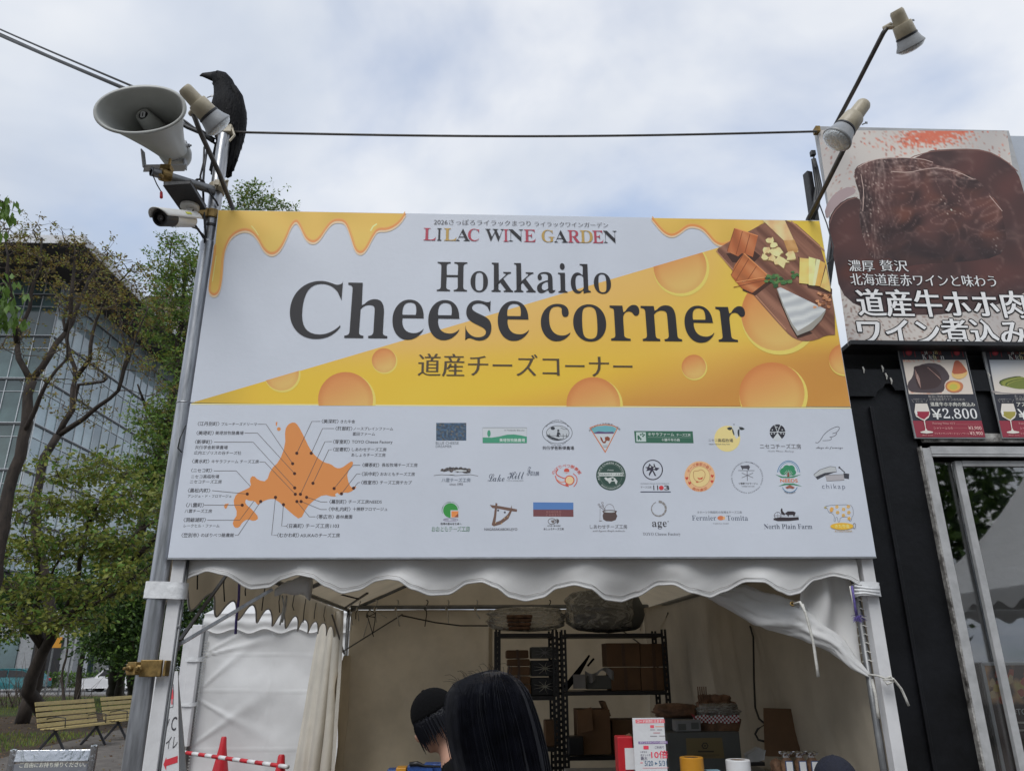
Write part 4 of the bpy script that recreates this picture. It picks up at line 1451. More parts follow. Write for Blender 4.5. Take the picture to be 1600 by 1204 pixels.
for pts, m, r in (([P(374, 905, .9), P(373, 935, .9), P(369, 968, .9), P(368, 990, .9)], 'purple', .008),
                  ([P(1328, 915, .03), P(1332, 935, .03), P(1336, 955, .03)], 'cord', .005), ([P(1331, 915, .02), P(1335, 940, .02), P(1338, 960, .02)], 'purple', .006),
                  ([P(1241, 943, -.0), P(1250, 940, -.05), P(1258, 955, -.06), P(1270, 1000, -.06), P(1276, 1040, -.06), P(1278, 1057, -.06)], 'cord', .0065),
                  ([P(1244, 942, .0), P(1254, 944, -.05), P(1263, 970, -.05), P(1272, 1010, -.05), P(1279, 1056, -.05)], 'cord', .0065),
                  ([P(1357, 1053, .03), P(1371, 1055, .0), P(1386, 1060, -.01), P(1392, 1062, .02)], 'cord', .005),
                  ([P(1380, 1062, -.0), P(1392, 1056, -.03), P(1398, 1063, -.02), P(1386, 1068, -.02), P(1380, 1062, -.01), P(1396, 1060, -.03), P(1408, 1075, -.0), P(1415, 1090, .0), P(1420, 1102, .0)], 'cord', .006),
                  ([P(1362, 1060, .04), P(1368, 1085, .04), P(1371, 1110, .04), P(1373, 1122, .04)], 'cord', .007),
                  ([P(441, 930, .35), P(444, 945, .35), P(440, 965, .35), P(437, 976, .35)], 'cord', .005), ([P(448, 930, .36), P(446, 950, .36), P(441, 972, .36)], 'cord', .005),
                  ([P(628, 961, 5.15), P(680, 972, 5.1), P(720, 977, 5.1), P(765, 977, 5.1)], 'darkcord', .008),
                  ([P(560, 935, 4), P(520, 925, 4.2), P(500, 930, 4.6), P(480, 928, 3.4)], 'darkcord', .008)):
    b = MB(); b.tube(pts, r, 7); b.build('tie_cord', m, tent, smooth=True)
b = MB()
c0 = P(1341, 962, .02)
for k in range(60):
    d = Vector((random.gauss(0, .5), random.gauss(0, .5), random.gauss(-.6, .5))).normalized() * random.uniform(.02, .045)
    b.tube([c0, c0 + d * .6 + Vector((0, 0, .003)), c0 + d], .0012, 3, cap=False)
b.build('purple_tassel', 'purple', tent)
b = MB()
b.lathe(P(1240, 943, -.0) + Vector((0, .02, 0)), (0, -1, .3), [(0, .012), (.004, .014), (.008, .012), (.008, .007), (0, .007)], 14); b.build('eyelet', 'brass', tent, smooth=True)
# small rolled sleeve tucked under the valance on the left
rings = []
for i in range(13):
    c = P(430 + i * 4.6, 925 - 6 * math.sin(i * .26) - i * .6, .30)
    r = .018 + .038 * (i / 12)
    rings.append([c + Vector((0, math.cos(a) * r, math.sin(a) * r * (1 + .25 * math.sin(a * 3 + i)))) for a in np.linspace(0, 2 * math.pi, 15)[:-1]])
b = MB(); b.loft(rings); b.build('rolled_sleeve', 'tent', tent, smooth=True)

# white tape round post and pole, bandage round the right post
def wrap(cx, cy, hw, hd, z0, z1, name, m='tape'):
    b = MB()
    rings = []
    for k, z in enumerate(np.linspace(z0, z1, 7)):
        r = []
        for j in range(24):
            a = 2 * math.pi * j / 24
            ex = 4
            cxp = abs(math.cos(a)) ** (2 / ex) * math.copysign(1, math.cos(a))
            cyp = abs(math.sin(a)) ** (2 / ex) * math.copysign(1, math.sin(a))
            w = 1 + .025 * nz(k * .9, j * .5, 2)
            r.append((cx + cxp * hw * w, cy + cyp * hd * w, z + .008 * math.sin(a * 2 + k) * .4))
        rings.append(r)
    b.loft(rings, cap=False)
    return b


b = wrap(-1.805, .055, .098, .052, 1.855, 1.935, 'tape'); b.build('tape_wrap', 'tape', tent, smooth=True)
b = wrap(1.755, .07, .058, .052, 1.855, 1.925, 'tape')
for k in range(3):
    b.tube([P(1335, 915 + 6 * k, -.0), P(1352, 918 + 4 * k, -.02), P(1374, 920 + 5 * k, .0)], .006, 6)
b.build('tape_wrap', 'tape', tent, smooth=True)

# ================================================================ TALL POLE AND WHAT HANGS ON IT
pole = thing('metal_pole', 'tall galvanised steel pole strapped beside the left tent post, crow on its top', 'pole', (-1.847, .05, 0))
PX, PY = -1.848, .055
b = MB(); b.tube([(PX + .003, PY, 0), (PX, PY, 3.86)], .0445, 28); b.build('lower_tube', 'galv', pole, smooth=True, auto=40)
b = MB(); b.tube([(PX, PY, 3.86), (PX, PY, 4.63)], .038, 28); b.build('upper_tube', 'galv', pole, smooth=True, auto=40)
b = MB()
b.lathe((PX, PY, 3.80), (0, 0, 1), [(0, .0452), (.055, .0468), (.062, .0462), (.075, .039)], 28)
b.build('joint_collar', 'galv', pole, smooth=True, auto=40)
b = MB(); b.lathe((PX, PY, 3.965), (0, 0, 1), [(0, .0395), (.0, .0405), (.018, .0405), (.018, .0395)], 28); b.build('cable_strap', 'black', pole, smooth=True, auto=30)
b = MB(); b.lathe((PX, PY, 2.87), (0, 0, 1), [(0, .0452), (.004, .0468), (.008, .0452)], 28); b.build('weld_ring', 'galv', pole, smooth=True)
b = MB(); b.box((PX, PY, 4.655), (.10, .085, .055)); b.tube([(PX + .05, PY - .03, 4.66), (PX + .075, PY - .04, 4.60), (PX + .05, PY - .045, 4.55)], .008, 6); b.build('top_clamp', 'beige', pole, bevel=.008)


def clamp(name, z, x=PX, y=PY, r=.05, m='brass', arm=(0, -1, 0)):
    b = MB()
    b.lathe((x, y, z - .028), (0, 0, 1), [(0, r - .006), (0, r + .004), (.056, r + .004), (.056, r - .006)], 20)
    a = Vector(arm)
    c = Vector((x, y, z)) + a * (r + .022)
    b.box(c, (.05, .05, .058), rot=Matrix.Rotation(math.atan2(a.y, a.x), 3, 'Z'))
    b.lathe(c + a * .02, a, [(0, .014), (.02, .014), (.022, .008), (.05, .008)], 8)
    b.box(c + Vector((a.y, -a.x, 0)) * .03, (.03, .02, .04))
    return b.build(name, m, pole, bevel=.003)


clamp('pipe_clamp', 4.235, r=.044, m='beige', arm=(.7, -.7, 0))
clamp('pipe_clamp', 4.05, r=.042, arm=(-.8, -.6, 0))
o = clamp('strap_clamp', 1.535, r=.049, arm=(-.35, -.93, 0))
b = MB(); b.box((-1.80, -.005, 1.535), (.10, .02, .075)); b.box((-1.735, .04, 1.535), (.012, .11, .07)); b.lathe((-1.845, -.03, 1.535), (0, -1, 0), [(0, .018), (.012, .018), (.014, .009), (.035, .009)], 6)
b.build('strap_clamp', 'brass', pole, bevel=.003)

# arm pipe carrying the horn
A0, A1 = P(238, 268, -.22), P(328, 302, .02)
A1 = Vector((PX - .01, PY - .05, 4.20))
A0 = P(237, 268, -.25)
b = MB(); b.tube([A0, A1 + (A1 - A0) * .03], .026, 20); b.build('horn_arm', 'steelgrey', pole, smooth=True, auto=40)
b = MB(); b.lathe(A0, (A1 - A0), [(-.002, .027), (-.002, .022), (.03, .022)], 20); b.build('pipe_end', 'black', pole, smooth=True)
c = A0 + (A1 - A0) * .22
b = MB(); ax = (A1 - A0).normalized(); b.lathe(c - ax * .03, ax, [(0, .026), (0, .036), (.055, .036), (.055, .026)], 18); b.box(c + Vector((0, 0, .045)), (.06, .05, .035)); b.lathe(c + Vector((.02, -.02, .05)), (0, 0, 1), [(0, .009), (.05, .009)], 6); b.lathe(c + Vector((0, -.03, -.03)), (0, -1, -.3), [(0, .012), (.035, .012)], 6)
b.build('pipe_clamp', 'brass', pole, bevel=.004)

# horn loudspeaker: oval mouth turned to the viewer, throat behind
horn = thing('horn_loudspeaker', 'grey oval horn loudspeaker on the pole arm beside the crow', 'loudspeaker', tuple(P(270, 250, .0)))
mc = P(219, 171.5, -.50)
tc_ = P(271, 236, .02)
axh = (tc_ - mc).normalized()
L = (tc_ - mc).length
lft, rgt = P(148.5, 181, -.52), P(291, 173, -.48)
xd = (rgt - lft); xd = (xd - axh * xd.dot(axh))
hw = xd.length / 2; xd.normalize()
yd = axh.cross(xd).normalized()
if yd.z < 0: yd = -yd
top = P(218, 136.5, -.50)
hh = .128
rings, inner = [], []
NR = 26
for i in range(NR + 1):
    t = i / NR
    fl = (1 - t) ** 1.35
    w = .085 + (hw - .085) * fl
    h_ = .075 + (hh - .075) * ((1 - t) ** 1.25)
    cpt = mc + axh * (L * t) - yd * (.0 * t)
    sq = 2.15 - .15 * t
    ring, rin = [], []
    for j in range(48):
        a = 2 * math.pi * j / 48
        ca, sa = math.cos(a), math.sin(a)
        ca = math.copysign(abs(ca) ** (2 / sq), ca); sa = math.copysign(abs(sa) ** (2 / sq), sa)
        ring.append(cpt + xd * ca * w + yd * sa * h_)
        rin.append(cpt + xd * ca * (w - .008) + yd * sa * (h_ - .008))
    rings.append(ring); inner.append(rin)
lip = [[v + (v - mc).normalized() * .010 + axh * .008 for v in rings[0]], [v + (v - mc).normalized() * .011 - axh * .001 for v in rings[0]], [v - (v - mc).normalized() * .004 - axh * .004 for v in rings[0]]]
b = MB(); b.loft(list(reversed(rings)) + lip + inner[0:23], cap=False)
b.build('bell', 'horn', horn, smooth=True)
b = MB(); q = inner[22]; b.add(q, [tuple(range(len(q)))]); b.build('throat_plate', 'horn', horn)  # plate closing the throat, same enamel as the bell
ti = mc + axh * (L * .80); te = P(223, 179, -.36)
b = MB(); ax2 = (te - ti); l2_ = ax2.length
b.lathe(ti, ax2, [(0, .075), (l2_ * .5, .052), (l2_ * .93, .038), (l2_, .034), (l2_, .028), (l2_ - .008, .026)], 28, sx=1.15); b.build('reentrant_tube', 'horn', horn, smooth=True, auto=50)
b = MB(); b.lathe(te - ax2.normalized() * .012, ax2, [(0, .0), (.001, .027), (.006, .026), (.0062, 0)], 20); b.build('badge_rim', 'black', horn)
b = MB()
p0 = te + ax2.normalized() * .0
zx = ax2.normalized(); ux = Vector((1, 0, 0)); ux = (ux - zx * ux.dot(zx)).normalized(); uy = zx.cross(ux)
b.add([p0 + ux * a + uy * c_ for a, c_ in ((-.014, -.016), (-.004, -.02), (.006, -.02), (.014, -.016), (.014, .016), (.004, .02), (-.006, .02), (-.014, .016))], [tuple(range(8))])
b.build('badge', 'sheet', horn)
b = MB(); b.add([p0 + zx * .001 + ux * a + uy * c_ for a, c_ in ((-.003, -.012), (.003, -.012), (.003, .012), (-.003, .012))], [(0, 1, 2, 3)]); b.build('badge_mark', 'black', horn)
b = MB(); b.lathe(mc + axh * (L * .93), axh, [(0, .082), (.03, .09), (.09, .092), (.13, .08), (.15, .05), (.15, 0)], 30); b.build('driver_housing', 'horn', horn, smooth=True, auto=45)
# U bracket
u1, u2, u3, u4 = P(223, 236, -.14), P(226, 263, -.12), P(289, 262, .04), P(292, 224, .05)
b = MB()
for p, q in ((u1, u2), (u2, u3), (u3, u4)):
    b.bar(p - (q - p).normalized() * .003, q + (q - p).normalized() * .003, .008, .05, up=(0, 1, 0))
b.build('mounting_bracket', 'bell', horn, bevel=.002)
b = MB(); b.lathe(P(291, 228, .0), (1, -.2, 0), [(0, .013), (.02, .013), (.02, .007), (.032, .007)], 6); b.build('bracket_bolt', 'galv', horn)


# ---- spotlights on their rods
def spotlight(label, back, face, arm, group='floodlights on rods above the sign', knob=None):
    back, face = Vector(back), Vector(face)
    ax = (face - back).normalized()
    Ls = (face - back).length
    t = thing('spotlight', label, 'spotlight', tuple(arm[0]), group)
    r = .038
    b = MB(); b.lathe(back, ax, [(0, 0), (0, r * .82), (.012, r * .98), (.03, r), (Ls * .36, r * 1.06), (Ls * .36, r * 1.30), (Ls * .38, r * 1.36), (Ls * .66, r * 1.46), (Ls * .68, r * 1.40)], 30)
    hs = b.build('lamp_housing', 'beige', t, smooth=True, auto=35)
    b = MB(); b.lathe(back + ax * Ls * .655, ax, [(0, r * 1.2), (.004, r * 1.52), (.012, r * 1.56), (.018, r * 1.48)], 30); b.build('gasket_ring', 'black', t, smooth=True, auto=35)
    b = MB(); b.lathe(back + ax * Ls * .68, ax, [(0, r * 1.38), (Ls * .04, r * 1.5), (Ls * .17, r * 1.75), (Ls * .26, r * 2.05), (Ls * .285, r * 2.08), (Ls * .305, r * 2.0), (Ls * .305, r * 1.9)], 34); b.build('bulb_bell', 'bell', t, smooth=True, auto=40)
    b = MB(); b.lathe(back + ax * Ls * .975, ax, [(0, r * 1.93), (.008, r * 1.86), (.02, r * 1.5), (.028, r * .8), (.03, 0)], 34); b.build('bulb_lens', 'lens', t, smooth=True)
    b = MB(); k = Vector(arm[-1]); jn = back + ax * Ls * .42
    b.bar(k, jn, .03, .022); b.lathe(k + ax.cross(Vector((0, 0, 1))).normalized() * -.025, ax.cross(Vector((0, 0, 1))), [(0, .016), (.05, .016)], 10)
    b.build('swivel_joint', 'beige', t, bevel=.003)
    b = MB(); b.tube([Vector(p) for p in arm], .0135, 14); b.build('support_rod', 'rod', t, smooth=True)
    b = MB(); s = jn + ax.cross(Vector((0, 1, 0))).normalized() * r * 1.5
    b.tube([s, s + Vector((.02, 0, .01))], .003, 6); b.box(s + Vector((.024, 0, .012)), (.012, .003, .012)); b.build('wing_screw', 'steelgrey', t)
    return t


spotlight('beige spotlight on bent rod in front of the crow, aimed down at the sign', P(287, 137, -.66), P(343, 198, -.52), [P(364, 327, .02), P(343, 272, -.18), P(313, 207, -.45), P(301, 175, -.52)])
spotlight('lower of the two right-hand spotlights, crossing the steak banner corner', P(1351, 161, -.78), P(1306, 220, -.74), [P(1262, 344, .02), P(1290, 290, -.28), P(1318, 234, -.56), P(1330, 205, -.60)])
spotlight('uppermost spotlight on long rod high over the steak banner', P(1400, 16, -.70), P(1424, 74, -.60), [P(1303, 200, .16), P(1340, 130, -.22), P(1380, 52, -.60), P(1387, 42, -.62)])

# ---- black mast with wrapped cable behind the right end of the sign
mast = thing('black_cable_mast', 'black upright wrapped in cable between sign and steak banner', 'mast', (1.80, .14, 2.0))
b = MB(); b.bar((1.80, .13, 2.2), (1.845, .14, 4.50), .05, .04); b.build('upright', 'black', mast, bevel=.004)
b = MB()
for k in range(3):
    b.tube([P(1262 + k * 4, 342, .08), P(1272 + k * 3, 322, .06), P(1276 + 3 * k, 290, .10), P(1272 + 2 * k, 262, .10), P(1270 + k, 248, .08)], .011, 8)
b.build('wrapped_cable', 'blackcable', mast, smooth=True)
b = MB(); b.box(tuple(P(1270, 240, .08)), (.03, .03, .035)); b.tube([P(1271, 243, .08), P(1274, 262, .08)], .006, 6); b.build('cable_plug', 'black', mast, bevel=.003)
cb = MB(); cb.tube([P(1280, 318, .12), P(1292, 350, .10), P(1302, 385, .08), P(1300, 405, .05), P(1292, 413, .02)], .004, 6)
tag(cb.build('loose_cable', 'blackcable', None, smooth=True), 'thin dark cable looping past the upper right corner of the sign', 'cable')
cb = MB(); cb.tube([P(1318, 243, -.50), P(1312, 262, -.30), P(1300, 300, .05), P(1305, 340, .2)], .004, 6)

# ---- security camera on its plate
camr = thing('security_camera', 'white bullet security camera under a black plate on the pole', 'camera', tuple(P(297, 320, -.12)))
pl = [P(255, 290, -.30), P(297, 287, -.34), P(322, 327, -.08), P(284, 331, -.04)]
zc = sum(p.z for p in pl) / 4
pl = [G(x, y, zc) for x, y in ((255, 290), (297, 287), (322, 327), (284, 331))]
b = MB(); b.prism(pl, (0, 0, .022)); b.build('mounting_plate', 'black', camr, bevel=.002)
dc = G(297, 321, zc)
b = MB(); b.lathe(dc + Vector((0, 0, -.002)), (0, 0, -1), [(0, .052), (.014, .052), (.020, .046), (.022, .03)], 28); b.build('ceiling_disc', 'camwhite', camr, smooth=True, auto=40)
elbow = dc + Vector((.006, -.005, -.065))
b = MB(); b.tube([dc + Vector((0, 0, -.015)), dc + Vector((.004, 0, -.04)), elbow], [.021, .018, .016], 14); b.build('bracket_stem', 'camwhite', camr, smooth=True)
f0, r0 = P(247, 340, -.42), P(300, 345, -.16)
axc = (f0 - r0).normalized()
Lc = (f0 - r0).length
b = MB(); b.lathe(r0, axc, [(-.005, 0), (-.005, .030), (.01, .036), (Lc * .62, .043), (Lc * .62, .036)], 28); b.build('camera_body', 'camwhite', camr, smooth=True, auto=40)
b = MB(); b.lathe(r0 + axc * Lc * .60, axc, [(0, .041), (Lc * .34, .045), (Lc * .36, .042), (Lc * .36, .034), (Lc * .30, .030), (Lc * .30, 0)], 28); b.build('front_bezel', 'black', camr, smooth=True, auto=40)
b = MB(); b.lathe(r0 + axc * Lc * .90, axc, [(0, .017), (.012, .019), (.014, .013), (.008, .0)], 20); b.build('lens', mat('camera_lens_glass', (.01, .01, .014), .08, bump=0, coat=1.0), camr, smooth=True)
b = MB()
up_ = Vector((0, 0, 1)); up_ = (up_ - axc * up_.dot(axc)).normalized(); sd_ = axc.cross(up_)
hood = []
for t in np.linspace(-.02, Lc * 1.10, 8):
    hood.append([r0 + axc * (t - .045 * (1 - math.cos(a)) * (t > Lc)) + (up_ * math.cos(a) + sd_ * math.sin(a)) * .052 for a in np.linspace(-1.45, 1.45, 15)])
b.loft(hood, cap=False, closed=False); b.build('sun_hood', 'camwhite', camr, smooth=True, solid=.004)
b = MB(); q = r0 + axc * Lc * .30 + (up_ * math.cos(.95) + (-sd_ if sd_.y > 0 else sd_) * math.sin(.95)) * .055
b.box(q, (.045, .004, .014), rot=Matrix((axc, (q - (r0 + axc * Lc * .3)).normalized(), axc.cross((q - (r0 + axc * Lc * .3)).normalized()))).transposed()); b.build('yellow_sticker', mat('yellow_sticker_ink', (.6, .6, .05), .5), camr)

# ---- crow
crow = thing('crow', 'large black crow perched on top of the pole, looking left', 'bird', (PX + .01, PY + .03, 4.68))
YC = .12
sp = [  # x, y, half width in the picture (px), depth factor, tilt
    (327.5, 121.5, 1.5, .9), (332.5, 121.0, 7.0, .9), (338, 121.0, 11.8, .85), (344, 124.0, 14.8, .82), (349, 131, 16.2, .8), (351.8, 140, 17.6, .85), (353.5, 150, 19.5, .9), (355.8, 162, 24.5, .92), (357.5, 176, 27.4, .9), (358.5, 192, 26.6, .88), (359.2, 208, 23.8, .84), (359, 222, 20.5, .76), (358, 236, 17.0, .6), (356.5, 250, 14.5, .42), (354, 262, 12.5, .3), (351.5, 271, 9.0, .22)]
cen = [P(x, y, YC + .0) for x, y, *_ in sp]
pxm = (P(358, 176, YC) - P(359, 176, YC)).length
rings = []
for i, (x, y, w, df) in enumerate(sp):
    t = (cen[min(i + 1, len(sp) - 1)] - cen[max(i - 1, 0)]).normalized()
    side = t.cross(Vector((0, 1, 0))).normalized()
    dep = side.cross(t).normalized()
    rr = w * pxm
    rings.append([cen[i] + side * math.cos(a) * rr + dep * math.sin(a) * rr * df * (1.0 + .06 * nz(i * .7, a * 2, 1)) for a in np.linspace(0, 2 * math.pi, 29)[:-1]])
b = MB(); b.loft(rings)
# feather shingles over head, breast and back: small overlapping scales
random.seed(3)
for i in range(3, len(sp) - 3):
    for k in range(26):
        a = 2 * math.pi * (k + (i % 2) * .5) / 26
        f = random.random()
        c = cen[i].lerp(cen[i + 1], f)
        w = (sp[i][2] + (sp[i + 1][2] - sp[i][2]) * f) * pxm
        t = (cen[i + 1] - cen[i]).normalized()
        side = t.cross(Vector((0, 1, 0))).normalized(); dep = side.cross(t).normalized()
        nrm = side * math.cos(a) + dep * math.sin(a) * sp[i][3]
        tan = (dep * math.cos(a) - side * math.sin(a)).normalized()
        s = c + nrm * w * .985
        ln, wd_ = random.uniform(.018, .030), .009
        b.add([s - tan * wd_, s + tan * wd_, s + t * ln + nrm.normalized() * random.uniform(.001, .0045), s - t * .01], [(3, 1, 2), (3, 2, 0)])
b.build('body', 'feather', crow, smooth=True)
b = MB()     # folded wing on the right-hand side, long primaries reaching down to the tail
wing = [(371, 140, 6), (377, 152, 8), (379.5, 168, 9), (378.5, 186, 10), (376, 204, 10), (373, 222, 9), (369, 240, 7.5), (364, 256, 5), (358, 270, 2.5)]
rings = []
for i, (x, y, w) in enumerate(wing):
    c = P(x - 5, y, YC - .015)
    t = (P(*wing[min(i + 1, 8)][:2], YC) - P(*wing[max(i - 1, 0)][:2], YC)).normalized()
    side = t.cross(Vector((0, 1, 0))).normalized()
    rings.append([c + side * math.cos(a) * w * pxm + Vector((0, 1, 0)) * math.sin(a) * (.05 if i < 6 else .03) for a in np.linspace(0, 2 * math.pi, 17)[:-1]])
b.loft(rings)
for k in range(9):
    a0 = P(372 - k * .6, 190 + k * 6, YC - .06 + k * .004); a1 = P(370 - k * 1.6, 236 + k * 4.4, YC - .05 + k * .006)
    d = (a1 - a0).normalized(); s_ = d.cross(Vector((0, 1, 0))).normalized() * .008
    b.add([a0 - s_, a0 + s_, a1 + s_ * .6, a1 + d * .012, a1 - s_ * .6], [(0, 1, 2, 3, 4)])
b.build('wing', 'feather', crow, smooth=True)
b = MB()
for x0, y0, x1, y1, w, dy in ((342, 220, 334, 272, 5.2, .02), (339, 222, 331, 266, 4.5, .03), (350, 225, 341, 266, 6, .0), (362, 225, 356, 275, 6, .01), (366, 222, 361, 266, 5, .02), (356, 225, 350, 275, 6, .04)):
    a, c = P(x0, y0, YC + .03 + dy), P(x1, y1, YC + .05 + dy)
    d = (c - a).normalized(); s_ = d.cross(Vector((0, 1, 0))).normalized() * w * pxm
    b.prism([a - s_ * .7, a + s_ * .7, c + s_, c + d * .015, c - s_], Vector((0, .004, 0)))
b.build('tail', 'feather', crow)
bk = [(336, 121.0, 9.0, 1), (330, 120.0, 7.0, 1), (325, 119.0, 5.6, 1), (320, 118.0, 4.2, 1), (316, 117.4, 3.0, 1), (312.0, 118.6, .8, 1)]
rings = []
for i, (x, y, w, _) in enumerate(bk):
    c = P(x, y, YC)
    up2 = P(x, y - 1, YC) - P(x, y, YC)
    rings.append([c + up2 * math.sin(a) * w * (1 if math.sin(a) > 0 else .85) + Vector((0, 1, 0)) * math.cos(a) * w * pxm * .62 for a in np.linspace(0, 2 * math.pi, 17)[:-1]])
b = MB(); b.loft(rings); b.build('beak', 'beak', crow, smooth=True)
b = MB(); c = P(341.5, 119.5, YC) + Vector((0, -.045, 0)); b.lathe(c, (-.3, -1, 0), [(-.003, .005), (.002, .0042), (.004, .002), (.0045, 0)], 12); b.build('eye', mat('crow_eye', (.02, .014, .01), .1, bump=0, coat=1), crow, smooth=True)
for sx in (-.022, .03):
    b = MB(); p0 = Vector((PX + sx, PY, 4.685)); b.tube([p0 + Vector((.02, .05, .12)), p0 + Vector((0, .01, .045)), p0 + Vector((0, -.005, .004))], [.022, .012, .0075], 10)
    for a in (-.5, 0, .5):
        b.tube([p0 + Vector((0, -.005, .006)), p0 + Vector((a * .03, -.035, .008)), p0 + Vector((a * .05, -.052, -.008))], [.006, .005, .002], 7)
    b.tube([p0 + Vector((0, 0, .006)), p0 + Vector((0, .035, .004))], [.006, .003], 7)
    b.build('leg', 'beak', crow, smooth=True)

# ---- cables
for k, (a, c, r, lab) in enumerate(((P(-260, -88, 5.0), P(212, 137, .14), .0075, 'uppermost thin black cable running from the upper left to the pole'), (P(-262, -79, 5.0), P(196, 139, .10), .013, 'thick black cable running in from the upper left behind the horn'))):
    b = MB()
    end = P(338, 226, .12) if k == 0 else P(333, 221, .1)
    mid2 = [P(250, 163, .14), P(290, 190, .12), end] if k == 0 else [P(260, 180, .1), P(293, 199, .1), P(312, 207, .10), end]
    n = 14
    pts = [a.lerp(c, i / n) + Vector((0, 0, -.35 * math.sin(math.pi * i / n))) * (1 if i < n else 0) * .25 for i in range(n + 1)] + mid2
    b.tube(pts, r, 8)
    if k == 1:
        pts2 = [p + Vector((.0, .02, .024 + .01 * math.sin(i * .8))) for i, p in enumerate(pts)]
        b.tube(pts2, .006, 6)
    tag(b.build('overhead_cable', 'blackcable', None, smooth=True), lab, 'cable', 'cables running to the pole')
b = MB(); a, c = P(372, 213, .06), P(1276, 205.5, .2)
a = Vector((PX + .05, PY, 4.655))
b.tube([a.lerp(c, i / 24) + Vector((0, 0, -.035 * math.sin(math.pi * i / 24))) for i in range(25)], .0075, 8)
tag(b.build('support_wire', 'rod', None, smooth=True), 'taut dark wire from the pole top across the sky to the steak banner', 'wire')
b = MB()
b.tube([P(319, 230, .0), P(318, 255, .0), P(313, 275, .0), P(315, 290, .0), P(325, 300, .0)], .006, 7)
b.tube([P(323, 236, .0), P(319, 262, .0), P(317, 290, .0), P(318, 320, .01), P(320, 350, .0), P(322, 372, .02), P(324, 382, .04)], .007, 7)
b.tube([P(300, 287, -.06), P(308, 280, -.05), P(318, 282, -.04), P(321, 290, -.03), P(330, 305, -.03), P(338, 315, .0), P(341, 322, .02)], .006, 7)
b.tube([P(296, 290, -.08), P(312, 279, -.03), P(319, 287, -.03), P(314, 296, -.02)], .005, 7)
b.tube([P(300, 322, -.1), P(302, 340, -.14), P(305, 352, -.1), P(312, 362, -.05), P(320, 370, .0), P(320, 384, .02)], .007, 7)
b.tube([P(300, 345, -.14), P(301, 355, -.14), P(310, 358, -.08), P(318, 372, -.01)], .006, 7)
b.build('cable_bundle', 'blackcable', pole, smooth=True)
b = MB(); b.tube([P(238, 272, -.24), P(245, 288, -.24), P(252, 300, -.24)], .0035, 6); b.build('hanging_lead', 'blackcable', pole)
b = MB(); b.lathe(P(252, 299, -.24), (.15, 0, -1), [(0, .004), (.01, .008), (.04, .009), (.045, .006)], 8); b.build('red_end_cap', 'red', pole)
b = MB(); b.tube([P(290, 665, -.0), P(281, 685, -.03), P(278, 700, -.03), P(284, 706, -.0)], .0035, 6); b.build('thin_lead', 'blackcable', pole, smooth=True)


# ================================================================ BLACK CONTAINER SHOP ON THE RIGHT
shop = thing('container_shop', 'black painted kiosk with sliding window right of the white tent', 'kiosk', (4.2, 1.6, 0))
WY = .35
b = MB()
b.box((2.155, WY + .05, 1.70), (.39, .10, 3.02)); b.build('corner_wall', 'blackwall', shop, bevel=.003)
b = MB(); b.bar((2.092, WY - .012, .25), (2.098, WY - .012, 2.98), .022, .022, up=(0, 1, 0)); b.build('seam_rib', 'blackwall', shop, bevel=.004)
b = MB(); b.box((4.4, WY + .05, 3.0), (4.1, .10, .42)); b.build('lintel_wall', 'blackwall', shop)
b = MB()
b.prism([(1.97, WY - .03, 3.045), (2.13, WY - .03, 3.045), (2.145, WY - .03, 3.075), (2.155, WY - .03, 3.085), (2.185, WY - .03, 3.10), (2.20, WY - .03, 3.125), (2.235, WY - .03, 3.125), (2.25, WY - .03, 3.10), (2.26, WY - .03, 3.085), (6.4, WY - .03, 3.085), (6.4, WY - .03, 3.22), (1.97, WY - .03, 3.22)], (0, .03, 0))
b.build('top_beam', 'blackwall', shop, bevel=.003)
b = MB(); b.box((4.2, WY + .08, 3.29), (4.44, .06, .14)); b.build('recessed_band', 'dullblack', shop)
b = MB(); b.box((4.2, WY - .05, 3.352), (4.44, .16, .03)); b.build('gutter_edge', 'black', shop, bevel=.003)
b = MB()
for x, z in ((2.08, 3.20), (2.20, 3.21), (2.215, 3.16), (2.86, 3.17), (2.24, 3.13)):
    b.tube([(x, WY - .034, z + .03), (x + .004, WY - .036, z + .01), (x + .001, WY - .034, z - .012)], [.004, .006, .002], 6)
b.build('bird_dropping', 'cord', shop)
b = MB(); b.box((4.42, WY - .006, 3.03 - .24), (4.08, .03, .05)); b.build('peeling_lintel_strip', 'peel', shop)
b = MB(); b.box((4.2, 1.75, 3.33), (4.44, 2.6, .05)); b.build('roof', 'black', shop)
b = MB(); b.box((4.2, 3.05, 1.7), (4.44, .08, 3.2)); b.box((1.99, 1.75, 1.7), (.04, 2.7, 3.2)); b.box((6.41, 1.75, 1.7), (.04, 2.7, 3.2)); b.build('shell_wall', 'blackwall', shop)
b = MB(); b.box((4.2, 1.75, .12), (4.40, 2.7, .2)); b.build('floor_deck', 'dullblack', shop)
b = MB(); b.box((4.4, WY + .04, .35), (4.1, .08, .3)); b.build('sill_wall', 'blackwall', shop)
